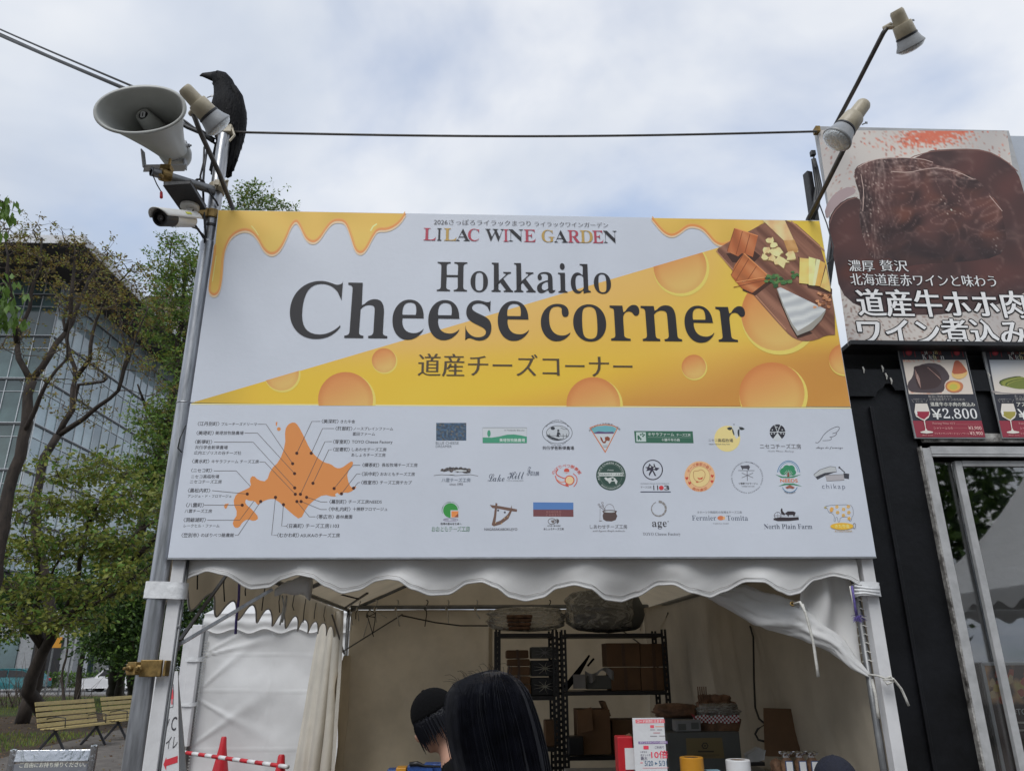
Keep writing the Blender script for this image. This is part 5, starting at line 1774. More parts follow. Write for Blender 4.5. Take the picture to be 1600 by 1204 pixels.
# window: jamb, rails, two sashes
b = MB(); b.box((2.378, WY - .01, 1.62), (.052, .05, 2.20)); b.build('window_jamb', 'winframe', shop, bevel=.003)
b = MB(); b.box((2.346, WY - .012, 1.62), (.010, .045, 2.22)); b.build('peeling_jamb_edge', 'peel', shop)
b = MB(); b.box((4.4, WY - .012, 2.705), (4.0, .06, .048)); b.box((4.4, WY - .034, 2.672), (4.0, .02, .012)); b.build('window_head_rail', 'winframe', shop, bevel=.003)
b = MB(); b.box((4.4, WY - .012, .53), (4.0, .08, .04)); b.build('window_sill', 'winframe', shop)
for x0, x1, y in ((2.56, 4.5, WY + .01), (4.5, 6.3, WY + .045)):
    b = MB()
    b.box((x0 + .012, y, 1.6), (.042, .03, 2.1)); b.box((x1 - .012, y, 1.6), (.042, .03, 2.1)); b.box(((x0 + x1) / 2, y, 2.635), (x1 - x0 - .07, .03, .035)); b.box(((x0 + x1) / 2, y, .575), (x1 - x0 - .07, .03, .045))
    s = b.build('window_sash', 'winframe', shop, bevel=.003)
    b = MB(); b.box(((x0 + x1) / 2, y, 1.6), (x1 - x0 - .07, .005, 2.03)); b.build('pane', 'glass', s)
b = MB(); b.box((2.48, WY + .035, 1.6), (.15, .005, 2.1)); s = b.build('fixed_side_pane', 'glass', shop)

# framed poster leaning inside the window
post = thing('framed_poster', 'framed food poster standing inside the kiosk window, white metal frame', 'poster', (2.9, .43, .6))
px0, px1, pz0, pz1, py = P(1536, 1037, .40).x - .01, 3.1, .62, P(1560, 1036, .40).z, .40
b = MB()
b.box((px0, py, (pz0 + pz1) / 2), (.018, .02, pz1 - pz0)); b.box((px1, py, (pz0 + pz1) / 2), (.018, .02, pz1 - pz0)); b.box(((px0 + px1) / 2, py, pz1), (px1 - px0, .02, .018)); b.box(((px0 + px1) / 2, py, pz0), (px1 - px0, .02, .012))
b.build('frame', 'sheet', post)
pr = Print(py, .004)
pr.field([(1537, 1037), (1640, 1037), (1690, 1260), (1570, 1260)], lambda x, y: mix((84, 74, 78), (224, 176, 120), max(0, noise.noise(Vector((x * .06, y * .05, 2))) * 2.2 + .15) * (1 if y < 1100 else 0)), 4)
for k in range(22):
    x, y = random.uniform(1548, 1610), random.uniform(1050, 1095)
    pr.poly(wobble(circle(x, y, 5, 7, 7), 4, .2, k), random.choice([(210, 170, 90), (220, 100, 86), (224, 170, 136), (176, 96, 80)]))
pr.text('#TO', 1580, 1604, 1111, None, (220, 224, 230), 'bold')
pr.line([(1572, 1128), (1612, 1128)], 3, (180, 182, 190)); pr.line([(1576, 1140), (1616, 1140)], 3, (180, 182, 190))
pr.build('printed_sheet', 'print', post)

# ---- steak banner above
ban = thing('steak_banner', 'large banner with wine-braised beef photo and white Japanese headline', 'banner', (2.7, .3, 3.36))
b = MB(); b.box((2.702, .29, 4.155), (1.336, .075, 1.62)); b.build('banner_box', 'winframe', ban, bevel=.003)
BY = .2525
sauce = smoothpts([(1293, 352), (1300, 330), (1318, 312), (1342, 306), (1350, 330), (1352, 300), (1440, 236), (1500, 232), (1540, 234), (1570, 249), (1590, 268), (1600, 300), (1612, 345), (1621, 400), (1625, 445), (1560, 478), (1480, 492), (1400, 492), (1340, 480), (1312, 455), (1304, 410)], 1, True)
meat = smoothpts([(1334, 276), (1336, 262), (1350, 254), (1381, 246), (1420, 246), (1452, 250), (1461, 258), (1500, 266), (1530, 282), (1548, 305), (1562, 318), (1568, 345), (1574, 380), (1560, 402), (1500, 410), (1440, 412), (1400, 420), (1392, 402), (1380, 404), (1362, 405), (1350, 375), (1342, 345), (1345, 310)], 1, True)


def ridges(u, v, seed, k=5):
    return max(0.0, 1 - abs(nz(u, v, seed)) * 3.2) ** k


def bg_col(x, y):
    c = mix((172, 173, 182), (148, 150, 162), .5 + nz(x * .01, y * .01, 4))
    if y < 320:
        w = math.exp(-((x - 1468 + (y - 205) * 1.4) / 62) ** 2) * math.exp(-((y - 210) / 24) ** 2)
        n = nz(x * .22, y * .26, 1) + .6 * nz(x * .5, y * .5, 9)
        c = mix(c, (176, 86, 66), max(0, min(.9, (n + w * 1.35 - .62) * 2.6)))
        c = mix(c, (120, 60, 52), max(0, min(.7, (nz(x * .3, y * .3, 5) - .42) * 5)) * (1 - sm(280, 320, y)))
    if y > 430:
        n = nz(x * .25, y * .3, 3)
        c = mix(c, (104, 78, 74), max(0, min(.8, (n - .18) * 3.4)) * (1 - sm(1440, 1600, x) * .8))
    return c


def sauce_col(x, y):
    c = mix((74, 48, 50), (56, 41, 45), .5 + nz(x * .02, y * .02, 3))
    c = mix(c, (92, 48, 40), max(0, nz(x * .014, y * .03, 8) * 1.3) * sm(360, 440, y))
    c = mix(c, (104, 84, 86), .5 * ridges(x * .02 + y * .01, y * .03, 12, 9))
    return mix(c, (46, 45, 54), sm(420, 480, y) * .5)


def meat_col(x, y):
    wx_, wy_ = x + 16 * nz(x * .018, y * .018, 1), y + 14 * nz(x * .018, y * .018, 21)
    left = 1 - sm(1372, 1412, x + .15 * (y - 300))
    top = 1 - sm(258, 286, y - .1 * (x - 1400))
    c = mix((80, 54, 56), (44, 32, 36), .5 + 1.1 * nz(wx_ * .03, wy_ * .03, 2))
    c = mix(c, (98, 60, 52), max(0, nz(wx_ * .028, wy_ * .05, 31)) * 1.1 * (1 - left))
    rv = ridges(wx_ * .13, wy_ * .022, 5, 4) + .6 * ridges(wx_ * .26, wy_ * .05, 15, 5)
    rh = ridges(wy_ * .13, wx_ * .026, 7, 4) + .5 * ridges(wy_ * .3, wx_ * .06, 17, 5)
    rg = ridges(wx_ * .05 + wy_ * .03, wy_ * .06 - wx_ * .01, 9, 7)
    c = mix(c, (178, 164, 168), min(.6, rv * .42 * left))
    c = mix(c, (164, 148, 152), min(.75, rh * .75 * top * (1 - left * .5)))
    c = mix(c, (140, 114, 116), min(.5, rg * .55 * (1 - left) * (1 - sm(330, 400, y) * .5)))
    g = nz(x * .45, y * .45, 40)
    hot = max(left * .5, math.exp(-((x - 1484) / 22) ** 2 - ((y - 322) / 20) ** 2), math.exp(-((x - 1550) / 20) ** 2 - ((y - 384) / 18) ** 2))
    c = mix(c, (216, 210, 214), max(0, min(1, (g - .42) * 7)) * hot)
    return mix(c, (34, 31, 38), .5 * sm(345, 395, y) * (1 - left))


pr = Print(BY, .0003)
pr.field([(1278, 203.6), (1573, 205), (1627, 541), (1325, 540)], bg_col, 2.6)
pr.poly(smoothpts([(1291, 345), (1288, 325), (1305, 300), (1330, 290), (1340, 300), (1318, 312), (1300, 330)], 1, True), (140, 128, 142))
pr.field(sauce, sauce_col, 4)
pr.line(smoothpts([(1352, 300), (1395, 262), (1440, 238), (1500, 233), (1540, 235), (1570, 250), (1590, 268)], 1), 1.4, (104, 76, 76))
pr.line(smoothpts([(1296, 350), (1302, 332), (1320, 314), (1340, 308)], 1), 1.2, (110, 84, 86))
pr.field(meat, meat_col, 2.0)
random.seed(11)
for pts in ([(1340, 262), (1360, 250), (1400, 246), (1440, 248), (1458, 254)], [(1392, 268), (1420, 270), (1445, 264), (1470, 262), (1500, 270), (1520, 280)], [(1546, 306), (1556, 318), (1566, 330)], [(1345, 272), (1350, 300), (1348, 330)]):
    pr.line(smoothpts(pts, 1), 1.0, (160, 144, 148))
pr.build('braised_beef_print', 'print', ban)

pr = Print(BY, .0030)
HO, HI = (40, 40, 50), (200, 208, 220)


def outlined(t, x0, x1, y0, y1, style='minchobold', wo=1.6, fit=True):
    ax = .0
    for dx, dy in ((-wo, 0), (wo, 0), (0, -wo), (0, wo), (-wo * .7, -wo * .7), (wo * .7, wo * .7), (wo * .7, -wo * .7), (-wo * .7, wo * .7)):
        pr.text(t, x0 + dx, x1 + dx, y0 + dy, (y1 + dy) if y1 else None, HO, style, Yp=BY - .0036)
    pr.text(t, x0, x1, y0, y1, HI, style, Yp=BY - .0042)


outlined('濃厚', 1325, 1365.5, 407, 424.5, wo=.6)
outlined('贅沢', 1374, 1418, 407, 424.5, wo=.6)
outlined('北海道産赤ワインと味わう', 1328, 1555, 429, 447.5, wo=.6)
outlined('道産牛ホホ肉', 1338, 1602, 453, 496, 'minchoheavy')
outlined('ワイン煮込み', 1340, 1603, 498, 540, 'minchoheavy')
pr.build('headline_lettering', 'print', ban)
b = MB(); b.box((4.42, .32, 4.14), (2.06, .06, 1.62)); b.build('pale_side_panel', mat('pale_blue_panel', (.46, .50, .56), .4, var=.05), ban)
b = MB()
for x in (2.2, 3.2, 4.2, 5.2):
    b.bar((x, .42, 3.36), (x, .42, 4.9), .05, .05); b.bar((x, .42, 4.6), (x, 1.3, 3.36), .04, .04)
b.build('rear_stay', 'steelgrey', ban)
b = MB(); b.box((2.015, .25, 4.925), (.03, .05, .04)); b.build('corner_bracket', 'brass', ban)

# ---- price boards hung under the banner
for idx, (x0, lab) in enumerate(((1402, 'price board with beef photo and red wine glass, reading 2,800 yen'), (1533, 'price board with green asparagus photo and white wine glass, cut by the picture edge'))):
    YB = .315
    p0, p1, p2 = P(x0, 541, YB), P(x0 + 105.5, 541, YB), P(x0 + 29, 684.5, YB)
    X0, X1, Z1, Z0 = p0.x, p1.x, p0.z, p2.z
    t = thing('price_board', lab, 'price board', (X0 + .2, YB, Z0), 'price boards under the steak banner')
    b = MB(); b.box(((X0 + X1) / 2, YB + .006, (Z0 + Z1) / 2), (X1 - X0, .010, Z1 - Z0)); b.build('backing', 'bell', t, bevel=.001)
    b = MB(); b.tube([(X0 + .08, YB, Z1), (X0 + .08, YB - .0, Z1 + .05)], .003, 5); b.tube([(X1 - .08, YB, Z1), (X1 - .08, YB, Z1 + .05)], .003, 5); b.build('hook', 'galv', t)
    # crop coordinates of the first board, sheared along with it
    D = lambda x, y, s=x0 - 1402: (1390 + x / 6.338 + s * (1.03 if s else 0), 530 + y / 6.338)
    pr = Print(YB, .0004)
    q = Lg(pr, D, 6.338)
    q.poly([(82, 76), (735, 76), (950, 970), (266, 970)], (44, 48, 62))
    q.poly([(228, 805), (910, 805), (948, 968), (266, 968)], (120, 44, 64))
    for cx in (180, 655):
        c = cx + 10
        q.disc(c, 130, 32, (140, 46, 62)); q.disc(c, 130, 20, (160, 60, 76)); q.line([(c - 62, 95), (c - 42, 175)], 9, (110, 42, 56)); q.line([(c + 50, 95), (c + 66, 175)], 9, (110, 42, 56))
    for ch, a, c_, k in (('R', 306, 340, (120, 50, 56)), ('a', 345, 374, (190, 196, 210)), ('i', 380, 388, (120, 60, 54)), ('s', 395, 418, (120, 60, 54)), ('i', 428, 438, (190, 196, 210)), ('n', 444, 474, (190, 170, 120)), ('g', 480, 512, (130, 66, 54))):
        q.text(ch, a, c_, 108 if ch in 'Rii' else 116, 146 if ch != 'g' else 156, k, 'serif')
    for ch, a, c_, k in (('K', 322, 365, (196, 202, 216)), ('i', 368, 380, (110, 50, 54)), ('t', 388, 402, (196, 202, 216)), ('c', 404, 426, (196, 202, 216)), ('h', 428, 462, (196, 190, 160)), ('e', 466, 492, (110, 60, 54)), ('n', 502, 540, (196, 202, 216))):
        q.text(ch, a, c_, 152 if ch in 'Kith' else 166, 196, k, 'serif')
    ph = [D(128, 204), D(752, 204), D(828, 543), D(190, 543)]
    if idx == 0:
        pr.field(ph, lambda x, y: mix((176, 174, 180), (188, 96, 70), max(0, nz(x * .3, y * .5, 2) * 1.5) * (1 if (y < 565 or y > 611) and x < 1470 else 0)), 2.2)
        q.poly(smoothpts([(190, 520), (170, 440), (230, 370), (240, 280), (350, 235), (480, 238), (560, 300), (602, 385), (540, 430), (545, 500), (500, 535), (300, 530)], 1, True), (66, 60, 70))
        q.poly(smoothpts([(232, 280), (260, 262), (350, 255), (440, 280), (500, 340), (520, 420), (470, 480), (380, 495), (290, 500), (250, 400), (250, 320)], 1, True), (56, 46, 52))
        for k in range(16):
            q.line([(250 + k * 3 + random.uniform(-6, 6), 300 + k * 6), (262 + k * 3, 380 + k * 7)], 4, random.choice([(150, 132, 136), (120, 96, 98)]))
        for k in range(12):
            q.line([(370 + k * 10, 280 + k * 8), (385 + k * 11, 282 + k * 11)], 4, (140, 116, 118))
        q.poly(smoothpts([(640, 210), (690, 212), (760, 300), (772, 340), (740, 380), (680, 400), (620, 375), (610, 345), (625, 280)], 1, True), (186, 160, 110)); q.poly(smoothpts([(640, 210), (690, 212), (755, 300), (768, 322), (700, 345), (612, 345), (625, 280)], 1, True), (150, 84, 66))
        q.poly(smoothpts([(545, 450), (580, 412), (650, 408), (715, 430), (730, 470), (700, 520), (620, 532), (560, 505)], 1, True), (160, 104, 78)); q.disc(632, 468, 66, (184, 152, 70), 46); q.disc(630, 472, 40, (160, 160, 70), 28)
    else:
        pr.field(ph, lambda x, y: mix((150, 162, 186), (176, 176, 182), sm(560, 615, y + (x - 1550) * .3)), 3)
        q.poly(smoothpts([(130, 500), (300, 535), (560, 530), (760, 500), (820, 543), (190, 543)], 1, True), (120, 120, 132))
        for k in range(9):
            q.poly(smoothpts([(215 + k * 14, 420 + k * 5), (290 + k * 22, 385 + k * 3), (420 + k * 24, 360 + k * 6), (470 + k * 24, 380 + k * 8), (400 + k * 20, 450 + k * 5), (260 + k * 16, 470 + k * 3)], 1, True), random.choice([(96, 110, 56), (70, 86, 44), (118, 128, 66), (56, 68, 38)]))
    q.text('贅沢に熟成させた' if idx == 0 else 'たっぷり春の', 380, 612, 568, None, (150, 154, 166), 'thin'); q.text('北海道産赤ワインのための' if idx == 0 else '北海道産白ワインのための', 390, 742, 597, None, (150, 154, 166), 'thin')
    q.text('道産牛ホホ肉の煮込み' if idx == 0 else 'アス', 400, 842 if idx == 0 else 490, 645, None, (190, 194, 204), 'bold')
    q.text('¥', 415, 512, 690, 792, (196, 200, 210), 'bold'); (q.text if idx == 0 else (lambda *a_: None))('2,800', 525, 862, 686, 800, (200, 204, 214), 'serif')
    q.text('北海道産ワインと', 226, 348, 594, None, (130, 134, 146)); q.text('合う一皿', 255, 325, 616, None, (130, 134, 146)); q.line([(214, 594), (234, 626)], 3, (130, 134, 146)); q.line([(372, 594), (356, 626)], 3, (130, 134, 146))
    q.text('Pairing Wine SET', 420, 645, 832, None, (170, 130, 140), 'serif'); q.line([(655, 842), (890, 844)], 2, (160, 110, 120))
    q.text('シャトーふらの', 434, 622, 880, None, (186, 150, 160)); q.line([(628, 882), (765, 882)], 2, (160, 110, 120)); q.text('¥3,900', 775, 905, 878, None, (190, 160, 170), 'bold')
    q.text('フジモトヴィンヤード ピノノワール', 440, 785, 934, None, (186, 150, 160)); q.text('¥3,900', 790, 918, 930, None, (190, 160, 170), 'bold'); q.text('Red wine' if idx == 0 else 'White wine', 316, 425, 946, None, (170, 120, 132), 'script')
    gl = [(252, 637), (368, 637), (385, 690), (398, 735), (385, 775), (352, 800), (345, 806), (356, 880), (372, 905), (425, 915), (425, 926), (365, 934), (305, 926), (302, 916), (346, 905), (350, 885), (334, 806), (310, 795), (258, 765), (242, 720)]
    q.poly(gl, (180, 182, 192)); q.poly([(256, 716), (390, 716), (384, 755), (338, 795), (300, 780), (262, 750)], (128, 36, 62) if idx == 0 else (132, 130, 66)); q.poly([(250, 705), (268, 712), (272, 750), (258, 745)], (206, 208, 216))
    pr.build('printed_face', 'print', t)

# ================================================================ INSIDE THE STALL
def tagged(b, name, mats, label, cat, group=None, **k):
    return tag(b.build(name, mats, None, **k), label, cat, group)


# two black slotted-angle racks
def rack(name, label, xa, xb, Y, zt, shelves, loc):
    t = thing(name, label, 'shelf rack', loc, 'black slotted steel racks at the back')
    for x in (xa, xb):
        for y in (Y, Y + .42):
            b = MB()
            b.box((x - .016, y, zt / 2), (.020, .012, zt)); b.box((x + .016, y, zt / 2), (.020, .012, zt))
            for k in range(int(zt / .05)):
                b.box((x, y, .02 + k * .05), (.014, .011, .026))
            b.build('upright', 'black', t)
    for z in shelves:
        b = MB(); b.box(((xa + xb) / 2, Y + .21, z - .012), (xb - xa - .03, .44, .035)); b.build('shelf', 'black', t, bevel=.003)
    return t


SY = 3.6
zA, zB = P(825, 990, SY).z, P(960, 990, SY).z
rack('slotted_rack', 'narrower black steel rack at the back of the stall, behind the woman with long hair', P(778, 1050, SY).x, P(868, 1050, SY).x, SY, P(825, 983, SY).z, [P(825, 990, SY).z, P(825, 1088, SY).z, P(825, 1168, SY).z, .3], (.2, SY, 0))
rack('slotted_rack', 'wider black steel rack holding cardboard boxes at the back right', P(876, 1050, SY).x + .035, P(1041, 1050, SY).x, SY, P(960, 983, SY).z, [P(960, 990, SY).z, P(960, 1080, SY).z, P(960, 1181, SY).z, .3], (1.0, SY, 0))
random.seed(5)


def sack(b, x0, y0, x1, y1, Y, dep, puff=.12, seed=0, m=0, n=14):
    """soft bulging block fitted to a picture box"""
    c = P((x0 + x1) / 2, (y0 + y1) / 2, Y + dep / 2)
    w = (P(x1, y0, Y + dep / 2) - P(x0, y0, Y + dep / 2)).length / 2
    h = (P(x0, y0, Y + dep / 2) - P(x0, y1, Y + dep / 2)).length / 2
    rings = []
    for i in range(n + 1):
        t = -1 + 2 * i / n
        r = (1 - abs(t) ** 4) ** .35 if abs(t) < 1 else .05
        ring = []
        for j in range(20):
            a = 2 * math.pi * j / 20
            ca, sa = math.copysign(abs(math.cos(a)) ** .7, math.cos(a)), math.copysign(abs(math.sin(a)) ** .7, math.sin(a))
            k = r * (1 + puff * nz(ca * 2 + seed, sa * 2, t * 3))
            ring.append((c.x + ca * w * k, c.y + sa * dep / 2 * k, c.z + t * h * (1 + .5 * puff * nz(ca * 3, sa * 3, seed))))
        rings.append(ring)
    b.loft(rings, m)


for k, (y0, y1, x0, x1) in enumerate(((1015, 1028, 791, 826), (1029, 1040, 793, 828), (1041, 1055, 794, 828), (1056, 1068, 795, 829), (1069, 1084, 796, 830))):
    b = MB(); pxbox(b, x0, y0, x1, y1, SY + .08, .24)
    t = thing('brown_bag_bundle', ['topmost flat bundle of brown paper bags on the narrow rack', 'second bundle of brown paper bags from the top of its stack', 'middle bundle in the stack of brown paper bags', 'fourth bundle down in the stack of brown paper bags', 'bottom bundle in the stack of brown paper bags on the narrow rack'][k], 'paper bags', tuple(P(x0, y1, SY)), 'bundles of brown paper bags')
    b.build('bag_stack', 'card', t, bevel=.012)
    b = MB(); x = P((x0 + x1) / 2, y0, SY + .08).x; za, zb = P(x0, y1, SY + .08).z, P(x0, y0, SY + .08).z
    b.box((x, SY + .19, (za + zb) / 2), (.02, .235, zb - za + .006)); b.build('paper_band', 'carddark', t)
for k, (y0, y1) in enumerate(((1010, 1028), (1031, 1056), (1058, 1086))):
    b = MB(); pxbox(b, 830, y0, 873, y1, SY + .10, .26)
    t = thing('wrapped_tray_pack', ['flat white-lidded pack on top of the black trays', 'upper shrink-wrapped pack of black trays on the narrow rack', 'lower shrink-wrapped pack of black trays on the narrow rack'][k], 'tray pack', tuple(P(850, y1, SY)), 'shrink wrapped tray packs')
    b.build('trays', 'greybox' if k == 0 else 'black', t, bevel=.006)
    b = MB()
    c = P(851, (y0 + y1) / 2, SY + .09)
    for a in range(9):
        an = a * .7
        b.tube([c, c + Vector((math.cos(an) * .05, -.004, math.sin(an) * .03)), c + Vector((math.cos(an) * .11, .002, math.sin(an) * .055))], [.006, .003, .001], 4)
    b.build('film_crease', 'clear' if k else 'greyflat', t)
b = MB(); sack(b, 762, 948, 882, 986, SY + .05, .34, .14, 3, n=24)
t = thing('plastic_bag', 'clear plastic bag over brown egg trays on top of the narrow rack', 'plastic bag', tuple(P(820, 986, SY)))
b.build('bag_film', 'film', t, smooth=True)
for k in range(4):
    b = MB(); pxbox(b, 792 + k, 960 + k * 6, 832 - k, 965 + k * 6, SY + .03, .2); b.build('egg_tray', 'bread', t, bevel=.008)
b = MB(); sack(b, 896, 925, 1004, 988, SY + .05, .38, .10, 7)
t = thing('plastic_bag', 'big dark bundle in cloudy plastic on top of the wider rack', 'plastic bag', tuple(P(950, 986, SY)))
b.build('bundle', 'greybox', t, smooth=True)
b = MB(); sack(b, 884, 920, 990, 987, SY - .02, .34, .12, 9, n=24); b.build('bag_film', 'film', t, smooth=True)
for k, (x0, y0, x1, y1, lab) in enumerate(((948, 1004, 1000, 1041, 'upper left'), (1001, 1005, 1042, 1041, 'upper right'), (955, 1042, 1001, 1078, 'lower left'), (1002, 1042, 1044, 1078, 'lower right'))):
    t = thing('cardboard_box', lab + ' of the four closed cardboard boxes on the wider rack', 'cardboard box', tuple(P(x0, y1, SY)), 'cardboard boxes on the wider rack')
    b = MB(); X0, X1, Z0, Z1 = pxbox(b, x0, y0, x1, y1, SY + .05, .3); b.build('carton', 'card', t, bevel=.003)
    b = MB(); b.box(((X0 + X1) / 2, SY + .048, (Z0 + Z1) / 2), (.03, .003, Z1 - Z0 - .01)); b.build('tape_strip', 'carddark', t)
b = MB(); c = P(905, 1045, SY + .1)
b.tube([P(883, 1075, SY + .1), P(900, 1055, SY + .1), P(921, 1023, SY + .12)], [.028, .03, .008], 8); b.tube([P(918, 1040, SY + .08), P(928, 1028, SY + .08)], .01, 6)
tagged(b, 'folded_umbrella', 'blackcloth', 'folded black umbrella leaning on the wider rack shelf', 'umbrella', smooth=True)
b = MB(); pxbox(b, 896, 1053, 915, 1075, SY + .02, .03); tagged(b, 'white_card', 'greyflat', 'small pale card standing on the wider rack shelf', 'card', bevel=.002)
b = MB(); pxbox(b, 917, 1055, 958, 1076, SY + .06, .25); t = thing('lidded_tub', 'dark tub with a pale cloth over it beside the cardboard boxes', 'tub', tuple(P(935, 1076, SY)))
b.build('tub', 'greybox', t, bevel=.008)
b = MB(); b.grid(lambda u, v: tuple(P(914 + 48 * u, 1047 + 5 * math.sin(u * 7) + 9 * v + 6 * v * math.sin(u * 9), SY + .05 + .02 * math.sin(u * 20))), 20, 5); b.build('cloth', 'greyflat', t, smooth=True)
# open cartons on the low shelf
t = thing('cardboard_box', 'tall open cardboard box with raised flap on the wider rack bottom shelf', 'cardboard box', tuple(P(930, 1178, SY)))
b = MB(); pxbox(b, 903, 1108, 954, 1178, SY - .05, .3); b.build('carton', 'card', t, bevel=.003)
b = MB(); b.prism([P(903, 1110, SY - .05), P(924, 1104, SY - .05), P(927, 1140, SY - .12), P(906, 1145, SY - .12)], (0, .006, 0)); b.build('flap', 'card', t)
b = MB(); b.prism([P(940, 1096, SY - .02), P(946, 1095, SY - .02), P(955, 1118, SY - .02), P(950, 1118, SY - .02)], (0, .2, 0)); b.build('flap', 'card', t)
b = MB(); pxbox(b, 957, 1124, 1000, 1178, SY + .05, .3); tagged(b, 'cardboard_box', 'card', 'closed cardboard box beside the open one on the bottom shelf', 'cardboard box', bevel=.004)
b = MB(); pxbox(b, 888, 1150, 912, 1180, SY - .12, .15); tagged(b, 'dark_case', 'black', 'small black case on the bottom shelf left of the open box', 'case', bevel=.01)
b = MB(); pxbox(b, 852, 1125, 872, 1166, SY + .05, .2); tagged(b, 'paper_sack', 'card', 'narrow brown paper sack on the lower shelf of the narrow rack', 'paper bag', bevel=.01)

# counters
for nm, lab, x0, x1, y0, y1, z in (('serving_counter', 'front serving counter with leaflet stand and tape rolls on it', -.55, 1.72, .30, .85, .93), ('side_table', 'grey table behind the counter carrying the grey carton and bread basket', .35, 1.70, 1.25, 1.95, .86)):
    t = thing(nm, lab, 'counter', ((x0 + x1) / 2, y0, 0))
    b = MB(); b.box(((x0 + x1) / 2, (y0 + y1) / 2, z - .015), (x1 - x0, y1 - y0, .03)); b.build('table_top', 'greyflat', t, bevel=.004)
    b = MB(); b.box(((x0 + x1) / 2, y0 + .03, z / 2 - .02), (x1 - x0 - .1, .02, z - .06)); b.build('front_panel', 'greybox', t)
    for x in (x0 + .06, x1 - .06):
        for y in (y0 + .08, y1 - .06):
            b = MB(); b.tube([(x, y, 0), (x, y, z - .03)], .016, 8); b.build('leg', 'steelgrey', t, smooth=True)
CT = .93
# leaflet stand
t = thing('leaflet_stand', 'white upright notice with pink lettering about ten times points on the counter', 'notice', tuple(P(1025, 1204, .36)))
YL = .34
c0, c1, c2, c3 = P(988, 1121, YL), P(1037, 1119, YL), P(1057, 1240, YL), P(1007, 1240, YL)
b = MB(); z0 = CT
b.prism([(c0.x, YL, z0), (c1.x, YL, z0), (c1.x, YL, c0.z), (c0.x, YL, c0.z)], (0, .006, 0)); b.build('board', 'sheet', t)
b = MB(); b.box(((c0.x + c1.x) / 2, YL + .04, CT + .008), (.18, .09, .012)); b.build('foot', 'winframe', t)
E4 = lambda x, y: (740 + x / 3.96, 900 + y / 3.96)
pr = Print(YL, .0005); q = Lg(pr, E4, 3.96)
q.poly([(1000, 884), (1180, 882), (1184, 905), (1003, 908)], (190, 96, 116)); q.text('コード決済使えます！', 1012, 1172, 895, None, (224, 210, 220), 'bold')
q.poly([(1092, 919), (1116, 919), (1117, 937), (1093, 937)], (190, 70, 96))
for x_, y_, w_, c_ in ((1124, 928, 56, (196, 130, 120)), (1092, 948, 32, (120, 120, 140)), (1136, 948, 34, (120, 120, 140)), (1112, 967, 44, (150, 100, 120)), (1092, 987, 42, (120, 120, 140)), (1148, 986, 40, (130, 130, 146))):
    q.line([(x_ + k_ * 6, y_) for k_ in range(int(w_ / 6) + 1)], 5, c_)
q.poly([(1018, 1020), (1198, 1017), (1201, 1033), (1020, 1036)], (110, 96, 150)); q.text('ポイントキャンペーン実施中', 1028, 1190, 1026, None, (206, 206, 226))
q.poly([(1050, 1046), (1082, 1046), (1083, 1068), (1051, 1068)], (186, 50, 80)); q.text('ご利用で', 1120, 1178, 1056, None, (90, 90, 120), 'bold')
q.text('いまなら', 1030, 1072, 1084, None, (80, 80, 110), 'bold'); q.text('ポイントが', 1032, 1095, 1104, None, (80, 80, 110), 'bold'); q.text('最大', 1034, 1075, 1124, None, (80, 80, 110), 'bold')
q.text('10倍', 1098, 1202, 1075, 1125, (186, 50, 84), 'black')
q.text('期間', 1032, 1046, 1152, None, (190, 60, 90), 'bold'); q.text('5/20', 1058, 1110, 1138, 1170, (60, 90, 130), 'bold'); q.text('▶', 1122, 1138, 1146, 1164, (60, 90, 130)); q.text('5/31', 1146, 1196, 1138, 1170, (60, 90, 130), 'bold')
q.line([(1045, 1184), (1205, 1182)], 3, (196, 130, 150))
pr.build('printed_face', 'print', t)
# red carrier bag
b = MB(); X0, X1, Z0, Z1 = pxbox(b, 966, 1150, 990, 1215, .40, .10); t = thing('red_paper_bag', 'small red paper bag with tan top behind the notice', 'bag', (X0, .4, Z0)); b.build('bag_body', 'red', t, bevel=.006)
b = MB(); b.prism([P(974, 1150, .46), P(984, 1145, .46), P(990, 1152, .46)], (0, .02, 0)); b.build('folded_top', 'card', t)
b = MB(); b.box(((X0 + X1) / 2 + .02, .397, Z0 + .09), (.05, .003, .10)); b.build('white_label', 'sheet', t)


def roll(name, x0, x1, y, m, label, Yr):
    a, c = P(x0, y, Yr), P(x1, y, Yr)
    r = (c.x - a.x) / 2
    t = thing(name, label, 'tape roll', ((a.x + c.x) / 2, Yr, CT))
    z = a.z
    b = MB(); b.lathe(((a.x + c.x) / 2, Yr, CT), (0, 0, 1), [(0, r), (z - CT - .003, r), (z - CT, r - .003), (z - CT, r * .62), (z - CT - .10, r * .62)], 40)
    b.build('wound_tape', m, t, smooth=True, auto=40)
    b = MB(); b.lathe(((a.x + c.x) / 2, Yr, z - .10), (0, 0, 1), [(0, r * .62), (.098, r * .62), (.098, r * .55), (0, r * .55)], 32); b.build('paper_core', 'card', t, smooth=True, auto=40)


M['yellowtape'] = mat('orange_yellow_roll', (.55, .25, .02), .35, var=.08)
roll('tape_roll', 1062, 1098, 1182, 'yellowtape', 'wide orange-yellow roll standing on the counter', .42)
roll('tape_roll', 1134, 1171, 1186, 'sheet', 'wide white roll standing on the counter right of the yellow one', .42)
b = MB(); b.box(tuple(P(1113, 1204, .46)), (.07, .05, .012)); tagged(b, 'blue_note_pad', mat('pale_blue_paper', (.25, .42, .52), .5), 'small pale blue notepad between the two rolls', 'notepad')
